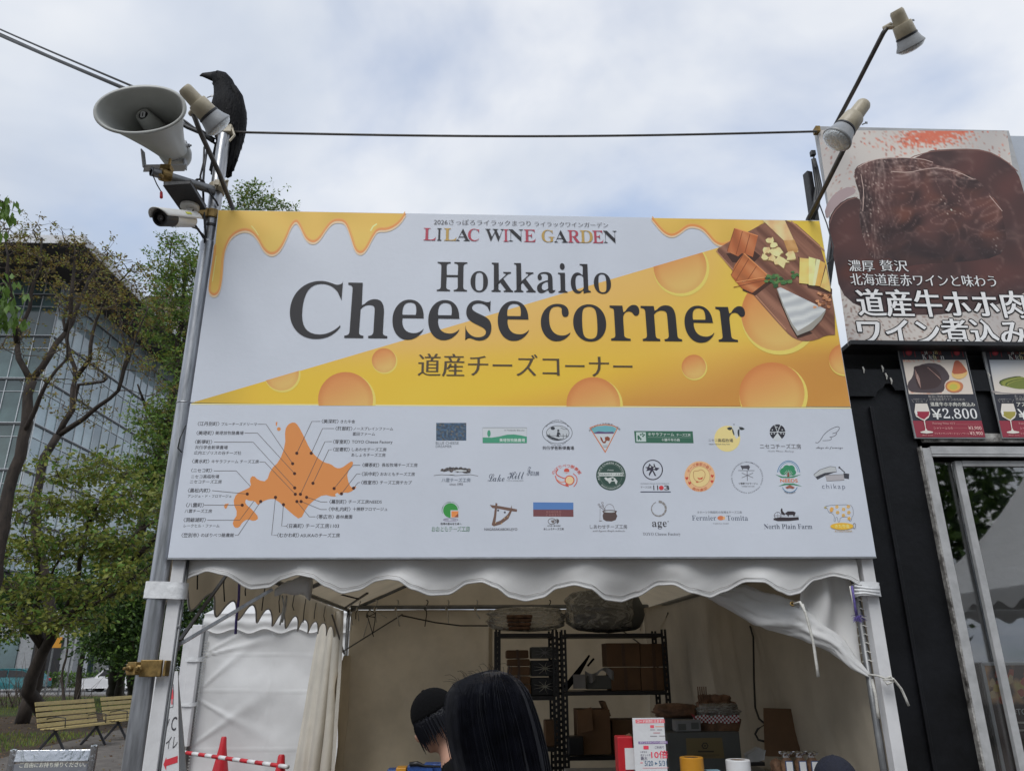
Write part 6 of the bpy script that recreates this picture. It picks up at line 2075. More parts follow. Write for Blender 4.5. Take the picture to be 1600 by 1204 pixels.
# grey carton with tan label, bread
t = thing('grey_carton', 'long grey carton with a tan label and round crest on the side table', 'box', tuple(P(1095, 1180, 1.4)))
b = MB(); X0, X1, Z0, Z1 = pxbox(b, 1044, 1143, 1158, 1205, 1.35, .35); b.build('carton', 'greybox', t, bevel=.004)
F5 = lambda x, y: (960 + x / 3.81, 1060 + y / 3.81)
pr = Print(1.35, .001); q = Lg(pr, F5, 3.81); TAN = (92, 84, 60)
q.poly([(425, 352), (640, 349), (656, 472), (432, 472)], TAN); q.ring(539, 397, 16, 6, (40, 38, 34), a0=0, a1=360); q.disc(539, 397, 6, (40, 38, 34), n=8)
for k in range(6):
    a = rad(60 * k); q.disc(539 + 17 * math.cos(a), 397 + 17 * math.sin(a), 5, (40, 38, 34), n=6)
q.line([(498, 431), (592, 431)], 9, (44, 40, 34)); q.line([(470, 452), (625, 452)], 3, (40, 38, 34)); q.line([(500, 462), (600, 462)], 2, (56, 52, 44))
pr.build('tan_label', 'print', t)
b = MB(); pxbox(b, 1056, 1124, 1095, 1142, 1.38, .1); t = thing('white_carton', 'small white and grey printed carton on the grey carton', 'box', tuple(P(1075, 1142, 1.4))); b.build('carton', 'greyflat', t, bevel=.003)
b = MB(); pxbox(b, 1060, 1130, 1072, 1140, 1.377, .002); pxbox(b, 1080, 1128, 1092, 1138, 1.377, .002); b.build('dark_print_patch', 'greybox', t)
t = thing('bread_basket', 'wicker basket lined with red gingham and piled with bread in plastic', 'basket', tuple(P(1120, 1142, 1.5)))
b = MB(); rings = []
for i in range(7):
    f = i / 6
    c = P(1122, 1141 - 18 * f, 1.52)
    w = (.135 + .018 * f)
    rings.append([c + Vector((math.copysign(abs(math.cos(a)) ** .6, math.cos(a)) * w, math.sin(a) * .09, .003 * math.sin(a * 30 + i * 3))) * 1.0 for a in np.linspace(0, 2 * math.pi, 41)[:-1]])
b.loft(rings); b.build('basket', 'bread', t, smooth=False)
b = MB(); g = MB()
for i in range(24):
    for j in range(4):
        p = [P(1083 + 3.0 * (i + di), 1117 + 3.0 * (j + dj) + 1.2 * math.sin((i + di) * .8), 1.415) for di, dj in ((0, 0), (1, 0), (1, 1), (0, 1))]
        (b if (i + j) % 2 else g).add(p, [(0, 1, 2, 3)])
g.add([P(1078, 1113, 1.41), P(1086, 1117, 1.41), P(1086, 1124, 1.41)], [(0, 1, 2)])
b.build('gingham_check', 'sheet', t); g.build('gingham_cloth', mat('red_cloth', (.28, .03, .04), .8), t)
random.seed(9)
for k in range(14):
    x, y = 1100 + (k % 5) * 10 + random.uniform(-3, 3), 1112 - (k // 5) * 10
    b = MB(); sack(b, x - 9, y - 8, x + 9, y + 6, 1.47 + random.uniform(0, .06), .10, .3, k, n=8); b.build('bread_roll', 'bread', t, smooth=True)
b = MB(); sack(b, 1088, 1096, 1152, 1120, 1.43, .2, .35, 4); b.build('plastic_wrap', 'film', t, smooth=True)
b = MB()
for k in range(5):
    b.tube([P(1092 + k * 3, 1098, 1.5), P(1090 + k * 3.2, 1072, 1.5)], .004, 5)
b.build('bread_stick', 'bread', t)
b = MB(); sack(b, 1022, 1098, 1090, 1121, 1.5, .18, .22, 12); t = thing('bread_loaf', 'long dark loaf lying wrapped left of the bread basket', 'bread', tuple(P(1055, 1120, 1.5))); b.build('loaf', 'bread', t, smooth=True)
b = MB(); pxbox(b, 1040, 1120, 1088, 1143, 1.56, .15); b.build('tray', 'greybox', t)
# brown panel, jars, plug
t = thing('brown_board', 'plain brown board propped up behind the labelled jars', 'board', tuple(P(1250, 1182, 1.2)))
q0, q1, q2, q3 = P(1194, 1106, 1.25), P(1306, 1109, 1.25), P(1312, 1184, 1.20), P(1196, 1180, 1.20)
b = MB(); b.prism([q0, q1, q2, q3], (0, .012, 0)); b.build('board', 'card', t, bevel=.002)
b = MB(); b.bar(((q0.x + q1.x) / 2, 1.27, q2.z), ((q0.x + q1.x) / 2, 1.45, .86), .03, .02); b.build('prop', 'card', t)
for k, (x, lab) in enumerate(((1230, 'leftmost small jar with foil top and blue-bordered label'), (1251, 'middle small jar with foil top and blue-bordered label'), (1270, 'rightmost small jar with foil top and blue-bordered label'))):
    Yj = .62
    c = P(x, 1196, Yj)
    t = thing('foil_topped_jar', lab, 'jar', (c.x, Yj, CT), 'foil topped jars on the counter')
    zt = P(x, 1182, Yj).z
    b = MB(); b.lathe((c.x, Yj, CT), (0, 0, 1), [(0, .026), (.01, .03), (zt - CT - .02, .03), (zt - CT, .016)], 20); b.build('glass_jar', 'bread', t, smooth=True)
    b = MB(); rings = []
    for i in range(5):
        r = [.016, .018, .03, .036, .02][i]; zz_ = zt - .004 + [0, .012, .02, .026, .03][i]
        rings.append([(c.x + math.cos(a) * r * (1 + .2 * math.sin(a * 9 + i)), Yj + math.sin(a) * r, zz_ + .004 * math.sin(a * 7 + i)) for a in np.linspace(0, 2 * math.pi, 31)[:-1]])
    b.loft(rings); b.build('foil_top', 'chrome', t)
    b = MB(); b.box((c.x, Yj - .033, zt - .05), (.042, .003, .07)); b.build('blue_border', mat('blue_ink', (.03, .07, .2), .5), t)
    b = MB(); b.box((c.x, Yj - .0355, zt - .05), (.034, .002, .062)); b.build('label', 'sheet', t)
b = MB(); sack(b, 1206, 1184, 1222, 1215, .66, .08, .2, 3, n=8); tagged(b, 'snack_pouch', 'bread', 'small tan pouch left of the labelled jars', 'pouch', smooth=True)
t = thing('power_strip', 'white power adapter on the table left of the brown board', 'adapter', tuple(P(1180, 1185, 1.3)))
b = MB(); b.prism([P(1167, 1178, 1.2), P(1186, 1168, 1.2), P(1196, 1172, 1.2), P(1194, 1186, 1.2), P(1172, 1192, 1.2)], (0, .05, 0)); b.build('casing', 'winframe', t, bevel=.004)
b = MB(); b.box(tuple(P(1180, 1192, 1.2)), (.10, .06, .02)); b.build('base', 'black', t)
b = MB(); b.tube([P(1172, 978, 2.0), P(1177, 995, 1.9), P(1178, 1060, 1.8), P(1180, 1105, 1.6), P(1186, 1122, 1.5), P(1196, 1131, 1.3), P(1184, 1138, 1.35), P(1180, 1146, 1.35), P(1185, 1155, 1.3), P(1196, 1158, 1.27)], .007, 8)
tagged(b, 'power_cable', 'blackcable', 'dark power cord hanging down the right tent wall to the brown board', 'cable', smooth=True)
# blue tubs at the lower left of the counter
t = thing('blue_cheese_tray', 'blue tray of packaged goods on the counter left of the woman', 'tray', tuple(P(650, 1204, .4)))
M['blue'] = mat('blue_packaging', (.02, .07, .26), .4, var=.4, scale=14)
b = MB(); b.box((P(650, 1204, .45).x, .5, CT + .02), (.30, .26, .03)); b.build('tray_base', 'black', t)
for k, (x0, y0, x1, y1, m) in enumerate(((636, 1196, 676, 1230, 'blue'), (618, 1199, 634, 1230, 'yellowtape'), (662, 1193, 690, 1230, 'blue'), (604, 1202, 620, 1230, 'blue'))):
    b = MB(); pxbox(b, x0, y0, x1, y1, .40 + k * .03, .1); b.build('packet', m, t, bevel=.004)
b = MB(); b.tube([P(640, 1193, .4), P(652, 1192, .4), P(664, 1196, .4), P(688, 1197, .4)], [.01, .012, .006, .005], 8); b.build('tongs', 'black', t, smooth=True)


# ================================================================ GROUND
def ground_mat(name, a, b_, scale, bump, bs, c3=None):
    m = mat(name, a, .9, col2=b_, scale=scale, bump=bump, bscale=bs, spec=.2)
    return m


M['paving'] = ground_mat('grey_gravel_paving', (.15, .135, .12), (.095, .085, .078), 3.5, .8, 60)
M['soil'] = ground_mat('leafy_soil', (.075, .055, .038), (.04, .03, .022), 2.5, .9, 30)
M['turf'] = ground_mat('rough_turf', (.045, .07, .018), (.05, .045, .025), 1.2, .9, 40)
M['asphalt'] = ground_mat('asphalt', (.065, .066, .07), (.05, .05, .054), 2, .3, 60)
M['concrete'] = ground_mat('pale_concrete', (.33, .33, .33), (.27, .27, .27), 2, .3, 40)
b = MB(); b.add([(-900, -600, 0), (900, -600, 0), (900, 1500, 0), (-900, 1500, 0)], [(0, 1, 2, 3)])
structure(b.build('ground', 'paving'))
b = MB(); b.add([(-60, 8.2, .004), (-8.6, 9.6, .004), (-9.2, 14, .004), (-9.8, 20, .004), (-10.5, 30, .004), (-8, 44, .004), (-70, 44, .004)], [tuple(range(7))])
structure(b.build('planting_ground', 'soil'))
b = MB()
b.add([(-60, 24, .008), (-16, 24.5, .008), (-13.5, 30, .008), (-12, 42, .008), (-60, 42, .008)], [tuple(range(5))])
b.add([(-30, 9.5, .008), (-9.5, 10.5, .008), (-9.9, 13.5, .008), (-12, 16.5, .008), (-18, 16, .008), (-30, 17, .008)], [tuple(range(6))])
structure(b.build('lawn', 'turf'))
b = MB(); b.add([(-200, 47, .004), (60, 47, .004), (60, 56, .004), (-200, 56, .004)], [(0, 1, 2, 3)]); structure(b.build('road', 'asphalt'))
b = MB(); b.box((-70, 46.7, .06), (260, .3, .12)); b.box((-70, 56.2, .06), (260, .3, .12)); structure(b.build('kerb', 'concrete'))
b = MB(); b.box((-70, 58.2, .055), (260, 3.7, .11)); structure(b.build('pavement', 'concrete'))
b = MB()
for k in range(16):
    b.add([(-80 + k * 6, 51.4, .008), (-77 + k * 6, 51.4, .008), (-77 + k * 6, 51.55, .008), (-80 + k * 6, 51.55, .008)], [(0, 1, 2, 3)])
o = b.build('road_marking', 'sheet'); o['kind'] = 'structure'

rs = np.random.RandomState(4)


def soup(name, pos, dirs, size, mats, parent=None, origin=(0, 0, 0), fold=.3, mi=None, aspect=.5):
    """many small folded leaves: pos (n,3), dirs (n,3) leaf axis, size (n,)"""
    n = len(pos)
    d = dirs / np.linalg.norm(dirs, axis=1, keepdims=True)
    r = rs.normal(size=(n, 3)); s = np.cross(d, r); s /= np.linalg.norm(s, axis=1, keepdims=True) + 1e-9
    nrm = np.cross(d, s)
    L = size[:, None]
    v0 = pos; v1 = pos + d * L * .45 + s * L * aspect * .5 + nrm * L * fold * .3; v2 = pos + d * L; v3 = pos + d * L * .45 - s * L * aspect * .5 + nrm * L * fold * .3
    V = np.stack([v0, v1, v2, v3], 1).reshape(-1, 3) - np.array(origin)
    me = bpy.data.meshes.new(name)
    me.vertices.add(4 * n); me.vertices.foreach_set('co', V.ravel())
    me.loops.add(6 * n); me.polygons.add(2 * n)
    base = np.arange(n)[:, None] * 4
    me.loops.foreach_set('vertex_index', (base + np.array([0, 1, 2, 0, 2, 3])).ravel())
    me.polygons.foreach_set('loop_start', np.arange(2 * n) * 3)
    me.polygons.foreach_set('loop_total', np.full(2 * n, 3))
    for k in mats:
        me.materials.append(M[k])
    if mi is not None:
        me.polygons.foreach_set('material_index', np.repeat(mi, 2))
    me.update(); me.validate()
    o = bpy.data.objects.new(name, me); COL.objects.link(o)
    if parent:
        o.parent = parent
    else:
        o.location = origin
    return o


# grass blades and fallen leaves in the beds
n = 26000
X = rs.uniform(-30, -9.3, n); Y = rs.uniform(9.6, 17, n)
k = rs.rand(n) < .6
X = np.where(k, X, rs.uniform(-34, -13, n)); Y = np.where(k, Y, rs.uniform(25, 42, n))
pos = np.stack([X, Y, np.full(n, .005)], 1)
o = soup('grass', pos, np.stack([rs.normal(0, .35, n), rs.normal(0, .35, n), np.ones(n)], 1), rs.uniform(.05, .14, n), ['leafolive', 'leafgreen'], mi=rs.randint(0, 2, n), aspect=.14)
tag(o, 'sparse grass growing round the benches and under the trees', 'grass', kind='stuff')
n = 5000
pos = np.stack([rs.uniform(-26, -4, n), rs.uniform(8, 30, n), np.full(n, .012)], 1)
o = soup('fallen_leaves', pos, np.stack([rs.normal(0, 1, n), rs.normal(0, 1, n), rs.uniform(0, .25, n)], 1), rs.uniform(.03, .08, n), ['leafbrown', 'card'], mi=rs.randint(0, 2, n))
tag(o, 'dry brown leaves scattered over the soil and paving', 'leaves', kind='stuff')


# ================================================================ TREES
def tree(name, label, limbs, blobs, leaf, leafn, lsize, base, group='trees in the park on the left', twig_r=.03, seed=0, spread=.32, droop=.0, tufts=0, tr=.1, flat=.75):
    """limbs: [(points (px, py, Y), r0, r1)]; blobs: [(px, py, rx, ry, Y, ryd, clusters)] in picture px"""
    global rs
    rs = np.random.RandomState(seed)
    t = thing(name, label, 'tree', tuple(base), group)
    b = MB(); nodes = []
    for pts, r0, r1 in limbs:
        W = [Vector(p) if isinstance(p, Vector) else P(*p) for p in pts]
        fine = []
        for i in range(len(W) - 1):
            m_ = max(2, int((W[i + 1] - W[i]).length / .35))
            for j in range(m_):
                f = j / m_
                p = W[i].lerp(W[i + 1], f)
                fine.append(p + Vector((nz(p.x * 1.3, p.z * 1.3, seed), nz(p.y, p.z * 1.3, seed + 3), 0)) * .12)
        fine.append(W[-1])
        R_ = [r0 + (r1 - r0) * i / (len(fine) - 1) for i in range(len(fine))]
        b.tube(fine, [r * (1 + .12 * nz(i * .5, r, seed)) for i, r in enumerate(R_)], 9)
        nodes += [tuple(p) for p in fine[len(fine) // 4:]]
    b.build('trunk', 'bark', t, smooth=True)
    nodes = np.array(nodes)
    cl = []
    for (px, py, rx, ry, Yb, ryd, cnt) in blobs:
        c = P(px, py, Yb); sx = (P(px + 1, py, Yb) - c).length; sz = (P(px, py - 1, Yb) - c).length
        for _ in range(int(cnt)):
            v = rs.normal(size=3); v /= np.linalg.norm(v); v *= rs.rand() ** .4
            cl.append((c.x + v[0] * rx * sx, c.y + v[1] * ryd, c.z + v[2] * ry * sz))
    cl = np.array(cl); cl = cl[cl[:, 2] > .3]
    d0 = np.min(np.linalg.norm(cl[:, None] - nodes[None], axis=2), axis=1)
    cl = cl[np.argsort(d0)]
    tw = MB(); P_, D_, S_ = [], [], []
    cap = len(nodes)
    arr = np.zeros((cap + len(cl) * 3, 3)); arr[:cap] = nodes; cnt = cap
    for c in cl:
        dist = np.linalg.norm(arr[:cnt] - c, axis=1)
        below = np.where(arr[:cnt, 2] > c[2] + .2, .8, 0)
        k = int(np.argmin(dist + below))
        a = Vector(arr[k]); e = Vector(c); L_ = (e - a).length
        m1 = a.lerp(e, .4) + Vector(rs.normal(0, .08, 3)) * L_; m2 = a.lerp(e, .75) + Vector(rs.normal(0, .06, 3)) * L_
        r = min(twig_r, .012 + L_ * .010)
        tw.tube([a, m1, m2, e], [r, r * .75, r * .5, r * .28], 4, cap=False)
        for q in (m1, m2, e):
            arr[cnt] = q; cnt += 1
        m_ = rs.poisson(leafn)
        if tufts:
            cen_ = rs.normal(0, spread, (tufts, 3)) * np.array([1, 1, flat])
            for q in cen_:
                mid_ = e + Vector(q) * .5 + Vector((0, 0, -.02))
                tw.tube([e, mid_, e + Vector(q)], [.007, .005, .003], 3, cap=False)
            w_ = rs.randint(0, tufts, m_)
            lo = rs.normal(0, tr, (m_, 3)) * np.array([1, 1, .6])
            P_.append(np.array(e) + cen_[w_] + lo * .5); D_.append(lo + rs.normal(0, tr * .3, (m_, 3)) + np.array([0, 0, -droop * tr])); S_.append(rs.uniform(lsize * .6, lsize * 1.4, m_))
            continue
        off = rs.normal(0, spread, (m_, 3)) * np.array([1, 1, .75])
        P_.append(np.array(e) + off); D_.append(off + rs.normal(0, .25, (m_, 3)) + np.array([0, 0, -droop])); S_.append(rs.uniform(lsize * .6, lsize * 1.4, m_))
    tw.build('branches', 'twig', t)['kind'] = 'stuff'
    if P_:
        P_, D_, S_ = np.concatenate(P_), np.concatenate(D_), np.concatenate(S_)
        f = soup('crown', P_, D_, S_, leaf, t, origin=base, mi=(rs.rand(len(P_)) < .3).astype(int) if len(leaf) > 1 else None)
    return t


# bronze-leaved tree, left, two leaning stems
tree('bronze_leaved_tree', 'tall sparse bronze-leaved tree at the far left with a forked leaning trunk', [
    ([(-30, 1130, 15), (-22, 960, 15), (-4, 850, 15), (22, 740, 15), (42, 660, 15), (50, 595, 15)], .19, .12),
    ([(50, 595, 15), (30, 560, 15), (24, 535, 15), (45, 480, 15), (62, 420, 15), (66, 372, 15)], .085, .02),
    ([(24, 535, 15), (22, 480, 14.5), (12, 420, 14), (8, 380, 14)], .08, .02),
    ([(50, 595, 15), (80, 552, 15), (104, 520, 15.3), (128, 470, 15.5), (150, 420, 16), (170, 395, 16)], .09, .02),
    ([(104, 520, 15.3), (112, 470, 15), (118, 420, 15), (116, 380, 15)], .07, .02),
    ([(36, 680, 15), (75, 600, 14.5), (100, 560, 14.5), (110, 500, 14)], .07, .02)],
    [(40, 375, 52, 26, 15, 1.6, 30), (105, 390, 30, 26, 15, 1.3, 18), (10, 400, 34, 40, 14.5, 1.5, 16), (60, 430, 60, 40, 15, 1.8, 22), (150, 425, 32, 34, 15.8, 1.3, 18), (125, 490, 42, 40, 15.2, 1.3, 14), (30, 520, 50, 45, 14.6, 1.3, 10), (85, 580, 50, 40, 14.6, 1.2, 8)],
    ['leafbrown', 'leafolive'], 30, .075, Vector((P(-30, 1130, 15).x, 15, 0)), seed=2, spread=.20, tufts=3, tr=.06)
tree('bronze_leaved_tree', 'second bronze-leaved tree with several thin grey stems in front of the glass building', [
    ([G(36, 1130), G(40, 1130) + Vector((.1, 0, 1.0)), P(62, 1020, 20.6), P(78, 960, 20.6), P(60, 850, 20.6), P(58, 790, 20.6), P(72, 715, 20.6), P(90, 680, 20.6)], .20, .12),
    ([(90, 680, 20.6), (112, 640, 20.6), (118, 590, 20.6), (104, 540, 20.6), (98, 500, 20.5), (118, 450, 20.5), (148, 400, 20)], .10, .02),
    ([(90, 680, 20.6), (130, 655, 20.5), (155, 635, 20.4), (186, 610, 20.2), (200, 560, 20), (215, 520, 20), (232, 480, 20)], .09, .02),
    ([(118, 590, 20.6), (138, 560, 20), (150, 500, 20), (168, 460, 19.8), (205, 420, 19.5)], .08, .02),
    ([(112, 640, 20.6), (125, 600, 20.6), (160, 596, 20), (168, 590, 20)], .07, .03),
    ([(186, 610, 20.2), (198, 555, 20), (188, 500, 20), (180, 465, 20)], .06, .02)],
    [(160, 420, 42, 30, 20, 1.6, 20), (205, 430, 22, 24, 19.6, 1.2, 10), (130, 470, 44, 36, 20.3, 1.6, 22), (185, 480, 40, 36, 20, 1.6, 20), (225, 460, 26, 26, 20, 1.2, 10), (150, 560, 46, 34, 20, 1.6, 16), (210, 540, 36, 40, 20, 1.6, 14), (120, 630, 50, 30, 20, 1.5, 12), (240, 600, 24, 30, 20, 1.3, 6), (250, 500, 20, 22, 20, 1, 8)],
    ['leafbrown', 'leafolive'], 28, .10, G(36, 1130), seed=5, spread=.28, tufts=3, tr=.08)
# yellow-green understorey tree
tree('maple_tree', 'broad yellow-green maple filling the left below the glass building', [
    ([G(30, 1128) + Vector((1.2, -.6, 0)), P(45, 1080, 19.2), P(66, 1015, 19), P(100, 970, 18.5), P(150, 930, 18), P(200, 885, 17.5), P(250, 830, 17)], .22, .05),
    ([(66, 1015, 19), (58, 940, 18.5), (64, 860, 18), (50, 790, 18)], .12, .04),
    ([(100, 970, 18.5), (120, 900, 18), (130, 830, 17.6), (146, 790, 17.4)], .08, .03),
    ([(150, 930, 18), (190, 870, 17), (215, 830, 16.6), (260, 800, 16.4)], .07, .02), ([(66, 1015, 19), (20, 930, 18), (-30, 880, 17.6)], .09, .03), ([(130, 830, 17.6), (170, 770, 17.4), (200, 735, 17.2)], .04, .015), ([(100, 970, 18.5), (180, 925, 17.6), (250, 870, 17)], .07, .02), ([(58, 940, 18.5), (100, 870, 18), (150, 850, 17.6)], .05, .02)],
    [(105, 735, 46, 22, 17.8, 1.3, 22), (170, 730, 34, 22, 17.4, 1.3, 22), (60, 790, 60, 26, 17.8, 1.5, 28), (140, 790, 60, 20, 17.5, 1.5, 34), (210, 780, 44, 24, 17, 1.3, 30), (262, 780, 26, 40, 16.8, 1.0, 22), (40, 860, 60, 22, 17.8, 1.5, 28), (120, 850, 70, 22, 17.6, 1.5, 36), (205, 850, 60, 30, 17.2, 1.4, 40), (60, 915, 60, 16, 17.4, 1.5, 24), (140, 925, 66, 16, 17.4, 1.5, 26), (25, 965, 44, 22, 17.4, 1.4, 24), (95, 970, 50, 14, 17.5, 1.4, 20), (215, 905, 40, 20, 17, 1.2, 24)],
    ['leafolive', 'leafgreen'], 27, .145, G(30, 1128) + Vector((1.2, -.6, 0)), seed=8, spread=.30, droop=.5, tufts=4, tr=.12, flat=.45)
# fresh green tree by the pole
tree('green_tree', 'tall fresh green tree rising behind the metal pole', [
    ([G(182, 1090), P(184, 1020, 33), P(200, 900, 33), P(232, 780, 33), P(258, 680, 33), P(276, 580, 33), P(285, 480, 33), P(292, 400, 33)], .42, .07),
    ([(258, 680, 33), (230, 640, 33), (215, 600, 32)], .12, .04), ([(276, 580, 33), (300, 500, 33), (330, 420, 34), (385, 330, 35)], .14, .04),
    ([(285, 480, 33), (262, 430, 33), (268, 380, 33)], .08, .03), ([(200, 900, 33), (170, 840, 32), (150, 800, 32)], .12, .05)],
    [(270, 385, 16, 16, 33, 1.2, 16), (262, 430, 30, 26, 33, 1.8, 44), (300, 420, 22, 36, 33, 1.8, 50), (285, 480, 44, 40, 33, 2.2, 100), (245, 500, 30, 30, 33, 1.6, 40), (278, 545, 34, 36, 33, 2, 70), (246, 660, 34, 30, 32.5, 2, 70), (278, 620, 22, 60, 33, 2, 60), (262, 720, 36, 40, 32.6, 2.2, 90), (232, 745, 40, 22, 32.5, 2, 60), (268, 790, 40, 36, 32.6, 2.2, 80),
     (395, 312, 34, 14, 35, 1.6, 34), (400, 345, 60, 30, 35, 1.6, 60), (440, 326, 20, 8, 35, 1.4, 14), (372, 345, 20, 20, 35, 1.6, 20)],
    ['leafgreen', 'leafolive'], 30, .17, G(182, 1090), seed=11, spread=.36, tufts=4, tr=.14)
# dark bushy trees low behind the tent post
tree('dark_leaved_tree', 'low dense dark green tree beside the white tent post', [
    ([G(208, 1098), P(208, 1040, 28), P(210, 980, 28), P(225, 900, 28)], .30, .09), ([(210, 980, 28), (180, 940, 28), (160, 900, 28)], .1, .04), ([(210, 980, 28), (250, 920, 28), (290, 880, 28)], .12, .04)],
    [(205, 960, 56, 40, 27.6, 2, 120), (180, 1000, 34, 26, 27.4, 1.6, 60), (240, 1000, 30, 34, 27.4, 1.6, 60), (280, 930, 50, 50, 28, 2, 130), (300, 1010, 50, 50, 28, 2, 100), (190, 890, 60, 40, 28, 2, 90), (260, 860, 50, 40, 28.4, 2, 80), (228, 1030, 24, 22, 27.4, 1.2, 26)],
    ['leafdark', 'leafgreen'], 34, .17, G(208, 1098), seed=14, spread=.38)
tree('dark_leaved_tree', 'dark green tree with thin stems in front of the road, behind the benches', [
    ([G(120, 1100), P(124, 1050, 33), P(132, 1000, 33), P(128, 930, 33)], .14, .06), ([G(186, 1096), P(190, 1040, 34), P(186, 980, 34)], .2, .1), ([G(100, 1104), P(96, 1060, 32), P(104, 1010, 32), P(112, 960, 32)], .07, .03)],
    [(90, 925, 60, 30, 33, 2, 90), (150, 950, 44, 26, 33, 2, 70), (30, 930, 50, 36, 33, 2, 80), (165, 1015, 20, 22, 33, 1.4, 26), (10, 980, 24, 26, 32, 1.5, 24)],
    ['leafdark', 'leafgreen'], 34, .18, G(120, 1100), seed=17, spread=.4)
# near branch entering at the left edge
tree('hanging_branch_tree', 'bright green drooping leaves at the very left edge', [
    ([(-260, 1100, 4.4), (-240, 700, 4.4), (-200, 450, 4.4)], .12, .08), ([(-200, 450, 4.4), (-80, 400, 4.4), (-6, 318, 4.4)], .04, .006), ([(-200, 520, 4.4), (-80, 470, 4.4), (0, 480, 4.4)], .03, .005), ([(-215, 560, 4.4), (-90, 420, 4.4), (-5, 430, 4.4)], .03, .005)],
    [(4, 330, 12, 16, 4.4, .15, 5), (0, 442, 12, 14, 4.4, .15, 4), (10, 492, 22, 12, 4.4, .15, 6), (-60, 440, 60, 60, 4.4, .5, 30)],
    ['leafgreen'], 16, .12, Vector((P(-260, 1100, 4.4).x, 4.4, 0)), group=None, seed=21, spread=.09, droop=1.0)
# bare shrubs
for (cx, lab) in ((30, 'tangled bare twiggy shrub at the far left behind the grass'), (105, 'thin bare shrub with curving stems behind the first bench')):
    rs = np.random.RandomState(cx); t = thing('bare_shrub', lab, 'shrub', tuple(G(cx, 1105)), 'bare shrubs behind the benches')
    b = MB(); base = G(cx, 1105)
    for k in range(60 if cx < 50 else 16):
        d = Vector((rs.normal(0, .55), rs.normal(0, .4), 1)).normalized(); L_ = rs.uniform(.9, 2.1)
        s = base + Vector((rs.normal(0, .5), rs.normal(0, .3), 0))
        b.tube([s, s + d * L_ * .5 + Vector(rs.normal(0, .1, 3)), s + d * L_ + Vector(rs.normal(0, .2, 3))], [.014, .009, .003], 4, cap=False)
    b.build('stems', 'twig', t)

# ================================================================ BENCHES
SEAT = []


def bench(label, loc, rz):
    t = thing('park_bench', label, 'bench', (0, 0, 0), 'yellow slatted park benches')
    Lb = 1.75
    mesh = None
    for k in range(5):       # back slats
        z = .47 + k * .098; y = .30 + k * .036
        if mesh is None:
            b = MB(); b.box((0, 0, 0), (Lb, .024, .080)); o = b.build('slat', 'wood', t, bevel=.006); mesh = o.data
        else:
            o = bpy.data.objects.new('slat', mesh); COL.objects.link(o); o.parent = t
            q = o.modifiers.new('bevel', 'BEVEL'); q.width = .006; q.segments = 2
        o.location = (0, y, z); o.rotation_euler = (rad(-20), 0, 0)
    for k in range(4):
        o = bpy.data.objects.new('slat', mesh); COL.objects.link(o); o.parent = t
        q = o.modifiers.new('bevel', 'BEVEL'); q.width = .006; q.segments = 2
        o.location = (0, -.12 + k * .105, .425 - .01 * abs(k - 1.5)); o.rotation_euler = (rad(90 + (4 if k > 1 else -4)), 0, 0); o.scale = (1.0, 1, 1.08)
    for x in (-.62, .62):
        b = MB()
        b.bar((x, .32, .40), (x, -.12, .40), .05, .03); b.bar((x, .12, .39), (x, -.18, .0), .05, .02, up=(1, 0, 0)); b.bar((x, .06, .39), (x, .40, .0), .05, .02, up=(1, 0, 0)); b.bar((x, .28, .38), (x, .49, .92), .04, .012, up=(1, 0, 0))
        b.build('leg', 'iron', t, bevel=.003)
        b = MB(); b.tube([(x, .36, .58), (x, .1, .62), (x, -.08, .60), (x, -.10, .43)], .010, 8); b.build('armrest', 'wood' if False else 'iron', t, smooth=True)
    t.location = loc; t.rotation_euler.z = rz
    return t


d0, d1 = G(50, 1168), G(165, 1150)
B1a, B1b = Vector((-9.35, 13.3, 0)), Vector((-9.05, 15.3, 0))
b0 = bench('nearest yellow slatted park bench, left of the metal pole', (-8.33, 13.45, 0), rad(79))
p1 = G(195, 1158)
b1 = dup(b0, (-8.12, 15.75, 0), rad(80), 'second yellow slatted bench, half hidden by the metal pole')
b2 = dup(b0, (G(286, 1118).x, G(286, 1118).y, 0), rad(60), 'distant yellow bench seen right of the toilet sign')

# ================================================================ FURTHER BUILDINGS
M['facade'] = mat('blue_grey_glass', (.28, .36, .385), .07, metal=.0, var=.3, scale=.25, bump=0, spec=.9, randobj=.35, coat=.6)
M['facadefront'] = mat('green_grey_glass', (.08, .125, .125), .08, var=.4, scale=.3, bump=0, spec=.8, randobj=.5, coat=.5)
M['mullion'] = mat('pale_mullion', (.50, .53, .55), .4, .3)
M['mulldark'] = mat('dark_floor_edge', (.05, .055, .06), .5)
M['soffit'] = mat('dark_slatted_soffit', (.045, .042, .043), .7, var=.2, scale=.8)
M['roofedge'] = mat('pale_roof_edge', (.55, .56, .58), .5)
CX, CY = -38.3, 60.0
glassb = thing('glass_building', 'glass office building with dark overhanging roof behind the bronze-leaved trees', 'building', (CX, CY, 0))
ud = Vector((math.sin(.045), math.cos(.045), 0)); un = Vector((math.cos(.045), -math.sin(.045), 0))
F1 = 34.66
floors = [33.2 - 4.05 * k for k in range(7)]
b = MB()
far = Vector((CX, CY, 0)) + ud * 110
b.prism([(CX - .35, CY + .35, 4), tuple(far - un * .35 + Vector((0, 0, 4))), tuple(far - un * 40 + Vector((0, 0, 4))), (CX - 45, CY + .35, 4)], (0, 0, F1 - 4.0)); b.build('core', 'mulldark', glassb)
pane_m, span_m, fp_m, fs_m = {}, {}, {}, {}


def inst(cache, key, mk, name, parent, matname):
    if key not in cache:
        cache[key] = mk()
    o = bpy.data.objects.new(name, cache[key]); COL.objects.link(o); o.parent = parent
    return o


